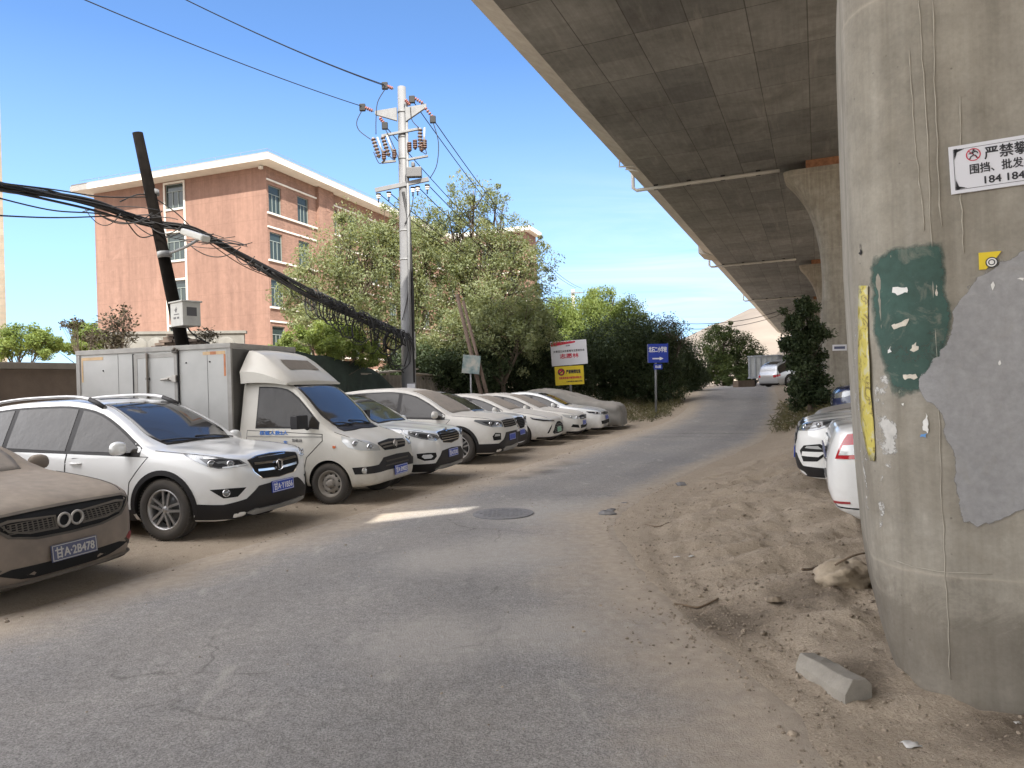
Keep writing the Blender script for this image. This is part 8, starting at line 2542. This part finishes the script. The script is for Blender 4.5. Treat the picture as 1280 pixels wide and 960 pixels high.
M['truck_panel'] = mat('truck_side', (.40, .42, .42), .5, var=.12, vscale=1.5)
M['truck_frame'] = mat('truck_frame', (.30, .33, .36), .5, var=.1)
def build_far_truck():
    p = at(960, 482.5, 54.5); p.z = gh(p)
    r = thing('stake_truck', 'pale grey caged truck with ribbed sides standing beyond the crest', 'truck', p, azrot(28))
    b = MB(); b.box(-2.0, 2.1, -1.05, 1.05, .75, 2.25); b.build('cargo_box', M['truck_panel'], r)
    f = MB()
    for x in np.arange(-2.0, 2.15, .34): 
        f.box(x, x + .07, -1.10, -1.052, .72, 2.3); f.box(x, x+.07, 1.052, 1.10, .72, 2.3)
    for y in np.arange(-1.05, 1.0, .40): f.box(-2.07, -2.003, y, y + .07, .72, 2.3)
    f.box(-2.08, 2.12, -1.14, 1.14, 2.252, 2.34); f.box(-2.08, 2.12, -1.14, 1.14, .62, .72)
    f.build('stake_frame', M['truck_frame'], r)
    c = MB(); prof = [(2.2, .55), (3.55, .55), (3.62, 1.1), (3.40, 1.95), (2.2, 1.98)]
    c.prism(prof, lambda q: Vector((q[0], -.95, q[1])), lambda q: Vector((q[0], .95, q[1])), 0); c.build('cab', M['silver_paint'], r, bevel=.06, fix=True)
    w = MB(); w.prism([(2.45, 1.25), (3.42, 1.25), (3.28, 1.85), (2.45, 1.85)], lambda q: Vector((q[0], -.956, q[1])), lambda q: Vector((q[0], -.95, q[1])), 0); w.build('side_window', M['glass'], r)
    ch = MB(); ch.box(-1.9, 3.3, -.45, -.33, .45, .62); ch.box(-1.9, 3.3, .33, .45, .45, .62); ch.box(-2.0, -1.9, -.9, .9, .38, .5); ch.build('chassis', M['plastic'], r)
    key = wheel_mesh(.36, .62, .24, 'steel', 'steel_rim')
    for x in (-1.2, 2.9):
        for sd in (-1, 1):
            wt = thing('wheel', None, None, (x, sd*.82, .36)); wt.parent = r; wt.rotation_euler = (0, 0, PI if sd > 0 else 0); link('tyre', key[0], wt); link('rim', key[1], wt)
    # pale kerb block pile by the truck
    q = at(930, 484, 50); q.z = gh(q)
    o = thing('block_wall', 'low tan wall stub left of the far caged truck', 'wall', q, R(20)); MB().box(-.7, .7, -.3, .3, -.3, .50).build('wall_body', M['wall_brown'], o)

# ------------------------------------------------------------------ small things on the ground
M['kerb'] = concrete('kerb_concrete', (.30, .275, .235), None, .2, 3)
M['iron'] = mat('cast_iron', (.21, .215, .23), .6, metal=.3, var=.2, vscale=14, bmp=.4, bscale=60, dust=.25)
M['sack'] = mat('dusty_sack', (.36, .295, .215), .9, var=.22, vscale=9, bmp=.6, bscale=45)
M['stone'] = mat('stone', (.27, .22, .165), .9, var=.45, vscale=11)
M['twig'] = mat('twig', (.16, .115, .075), .9, var=.3, vscale=20)
M['litter'] = mat('litter', (.62, .60, .57), .6)

def build_ground_things():
    # kerb block
    a = drop(1006, 838); b = drop(1072, 878)
    d = (b - a); d.z = 0; ln = d.length; d.normalize()
    r = thing('kerb_block', 'broken grey concrete kerb block lying by the near pier', 'kerb block', (a.x, a.y, min(a.z, b.z)), math.atan2(d.y, d.x))
    mb = MB(); rng = random.Random(2)
    prof = [(-.085, -.06), (.10, -.06), (.10, .075), (.065, .10), (-.03, .105), (-.075, .04)]
    n = 9; rows = []
    for i in range(n):
        x = ln*i/(n-1); k = 1 - .10*(1 - i/(n-1))
        rows.append([(x + rng.uniform(-.006, .006), y*k + rng.uniform(-.005, .005), z*k + rng.uniform(-.005, .005)) for y, z in prof])
    mb.grid(rows, 0, False, wrap=True); k6 = len(prof)
    mb.f.append(tuple(reversed(range(k6)))); mb.m.append(0); mb.s.append(False); mb.f.append(tuple(range((n-1)*k6, n*k6))); mb.m.append(0); mb.s.append(False)
    mb.build('block', M['kerb'], r, bevel=.006, fix=True)
    # half-buried sack
    c = drop(1058, 752)
    r = thing('sack', 'dusty half buried sack slumped against the near pier', 'sack', c, R(20))
    mb = MB(); rows = []
    for i in range(22):
        th = PI*i/21; row = []
        for j in range(34):
            ph = 2*PI*j/34; nx, ny, nz = math.sin(th)*math.cos(ph), math.sin(th)*math.sin(ph), math.cos(th)
            k = 1 + .40*float(vnoise(nx*2.0 + 3, ny*2.0 + nz*2)) + .30*float(vnoise(nx*5 + 9, ny*5 + nz*4)) + .10*abs(math.sin(ph*5 + nz*4 + 2*nx))*(1 - abs(nz)*.6) + .07*float(vnoise(nx*17, ny*17+nz*13))
            row.append((nx*.23*k, ny*.18*k, nz*.12*k - .005))
        rows.append(row)
    mb.grid(rows, 0, True, wrap=True).build('cloth', M['sack'], r, fix=True)
    mb = MB(); pts = [Vector((.19*math.cos(a), -.17*math.sin(a)*.9 - .01, .05 + .15*math.sin(a*1.0))) for a in np.linspace(.3, 2.7, 14)]; mb.tube(pts, .007, 6); mb.build('string', M['twig'], r)
    # manhole cover set in the asphalt
    c = on_ground(629, 643); s, t = to_st(c.x, c.y); z = float(hz(s, t)) + .008
    r = thing('manhole_cover', 'round cast iron manhole cover set in the road', 'manhole cover', (c.x, c.y, z), 0)
    mb = MB(); TX = Matrix.Rotation(PI/2, 4, 'X')
    mb.lathe([(.40, 0), (.40, .012), (.355, .014), (.35, .009), (.345, .013), (0, .013)], 48, 0, TX, False)
    for i in range(-5, 6):
        for j in range(-5, 6):
            if i*i + j*j < 26: mb.box(i*.058 - .019, i*.058 + .019, j*.058 - .019, j*.058 + .019, .0135, .019)
    mb.build('cover', M['iron'], r)
    # twigs
    tw = [([(843, 756), (858, 758), (872, 760), (886, 757), (898, 753)], .008, 'curved brown twig lying on the dirt verge'), ([(1004, 738), (1013, 730), (1024, 722)], .011, 'thicker dark stick left of the sack'), 
          ([(1016, 752), (1026, 742), (1040, 738)], .006, 'thin short stick in front of the sack'), ([(806, 655), (822, 659), (836, 657)], .006, 'short twig near the broken asphalt edge')]
    for i, (pts, rr, lab) in enumerate(tw):
        P_ = [drop(*q) + Vector((0, 0, rr + (.03 + .012*k if 'sack' in lab else 0))) for k, q in enumerate(pts)]
        tag(MB().tube(spline(P_, 4), rr, 6).build('twig', M['twig'], None), lab, 'twig', 'twigs and sticks on the verge')
    # broken lumps of asphalt at the road edge
    for i, (u, v, sz, lab) in enumerate([(758, 643, .10, 'dark broken lump of asphalt at the bend of the road edge'), (764, 638, .06, 'smaller dark lump beside the broken asphalt edge'), (852, 607, .07, 'dark lump on the verge left of the white SUV'), (780, 629, .05, 'dark fragment along the broken asphalt edge'), (967, 766, .05, 'small brown clod on the verge')]):
        c = drop(u, v); rng = random.Random(i)
        mb = MB(); mb.sphere((0, 0, 0), sz, 10, 0, (1.3, .8, .5)); mb.v = [tuple(Vector(p)*(1 + rng.uniform(-.25, .25))) for p in mb.v]; mb.s = [False]*len(mb.s)
        o = mb.build('asphalt_lump', M['iron'] if i < 4 else M['stone'], None); o.location = c + Vector((0, 0, sz*.25)); tag(o, lab, 'lump', 'lumps along the verge')
    # a bit of shiny litter
    for i, (u, v, lab) in enumerate([(1140, 931, 'crumpled white scrap of litter at the foot of the near pier'), (846, 699, 'pale scrap of paper on the verge by the asphalt'), (864, 697, 'second pale scrap of paper on the verge'), (843, 834, 'tiny white scrap in the dirt at the lower middle'), (1272, 908, 'thin pale straw at the right edge by the pier')]):
        c = drop(u, v); mb = MB(); rng = random.Random(50 + i); rows = [[(.012*(a-2) + rng.uniform(-.004, .004), .010*(b-1.5), .006 + rng.uniform(0, .012)) for b in range(4)] for a in range(5)]
        o = mb.grid(rows, 0, True).build('litter', M['litter'], None); o.location = c; o.scale = (1.6, 1.6, 1.2) if i == 0 else ((1.2, 1.2, 1) if i < 3 else (.6, .6, .6)); md = o.modifiers.new('t', 'SOLIDIFY'); md.thickness = .001
        tag(o, lab, 'litter', 'scraps of litter')
    # gravel and crumbs of soil on the verge and along the row
    rng = np.random.RandomState(9)
    base = []
    for k in range(5):
        bm = bmesh.new(); bmesh.ops.create_icosphere(bm, subdivisions=1, radius=1.0)
        vs = np.array([v.co[:] for v in bm.verts]) * (1 + rng.uniform(-.3, .25, (len(bm.verts), 1))); fs = np.array([[v.index for v in f.verts] for f in bm.faces]); bm.free()
        base.append((vs*np.array([1.2, .9, .65]), fs))
    V = []; F = []; nv = 0
    for _ in range(13000):
        q = rng.rand()
        if q < .72: s = 2.6 + 9*rng.rand()**1.6; t = float(tr(s)) + .1 + 3.2*rng.rand()**1.1 - .2
        elif q < .86: s = rng.uniform(2, 24); t = float(tl(s)) - 2.6*rng.rand()**1.5 + .2
        elif q < .95: s = 5.3 + .5*rng.normal(); t = -.55 + .45*rng.normal()
        else: s = 2.4 + 12*rng.rand(); t = rng.uniform(float(tl(s)), float(tr(s)))
        sz = .0035 + .010*rng.rand()**4 + (.014 if rng.rand() < .008 else 0)
        if q >= .95: sz *= .7
        vs, fs = base[rng.randint(5)]
        a = rng.rand()*6.28; ca, sa = math.cos(a), math.sin(a)
        p = ST(s, t); z = max(float(ground_h(s, t)), float(hz(s, t)) + .006 if tl(s) < t < tr(s) else -9)
        rot = np.stack([vs[:, 0]*ca - vs[:, 1]*sa, vs[:, 0]*sa + vs[:, 1]*ca, vs[:, 2]], 1)*sz
        V.append(rot + np.array([p.x, p.y, z + sz*.25])); F.append(fs + nv); nv += len(vs)
    o = np_mesh('gravel', np.concatenate(V), np.concatenate(F), M['stone'], False); tag(o, 'small stones and crumbs of soil scattered on the verge', 'gravel', kind='stuff')

# ------------------------------------------------------------------ go
EXPOSURE = 1.87
sun = Vector((math.sin(SUN_AZ)*math.cos(SUN_EL), math.cos(SUN_AZ)*math.cos(SUN_EL), math.sin(SUN_EL)))
build_ground(); build_road()
build_viaduct(sun)
_roots, _bvh = build_piers()
build_pier_signs(_bvh, _roots)
build_brick_building(); build_walls(); build_poles_and_wires(); build_signs()
build_suv_white(); build_sedan_dirty(); build_van(); build_suv_tiger(); build_suv_dusty(); build_suv_small(); build_sedan_ev(); build_sedan_mid(); build_sedan_last(); build_covered()
build_right_cars(); build_far_truck(); build_green(); build_hill(); build_ground_things()
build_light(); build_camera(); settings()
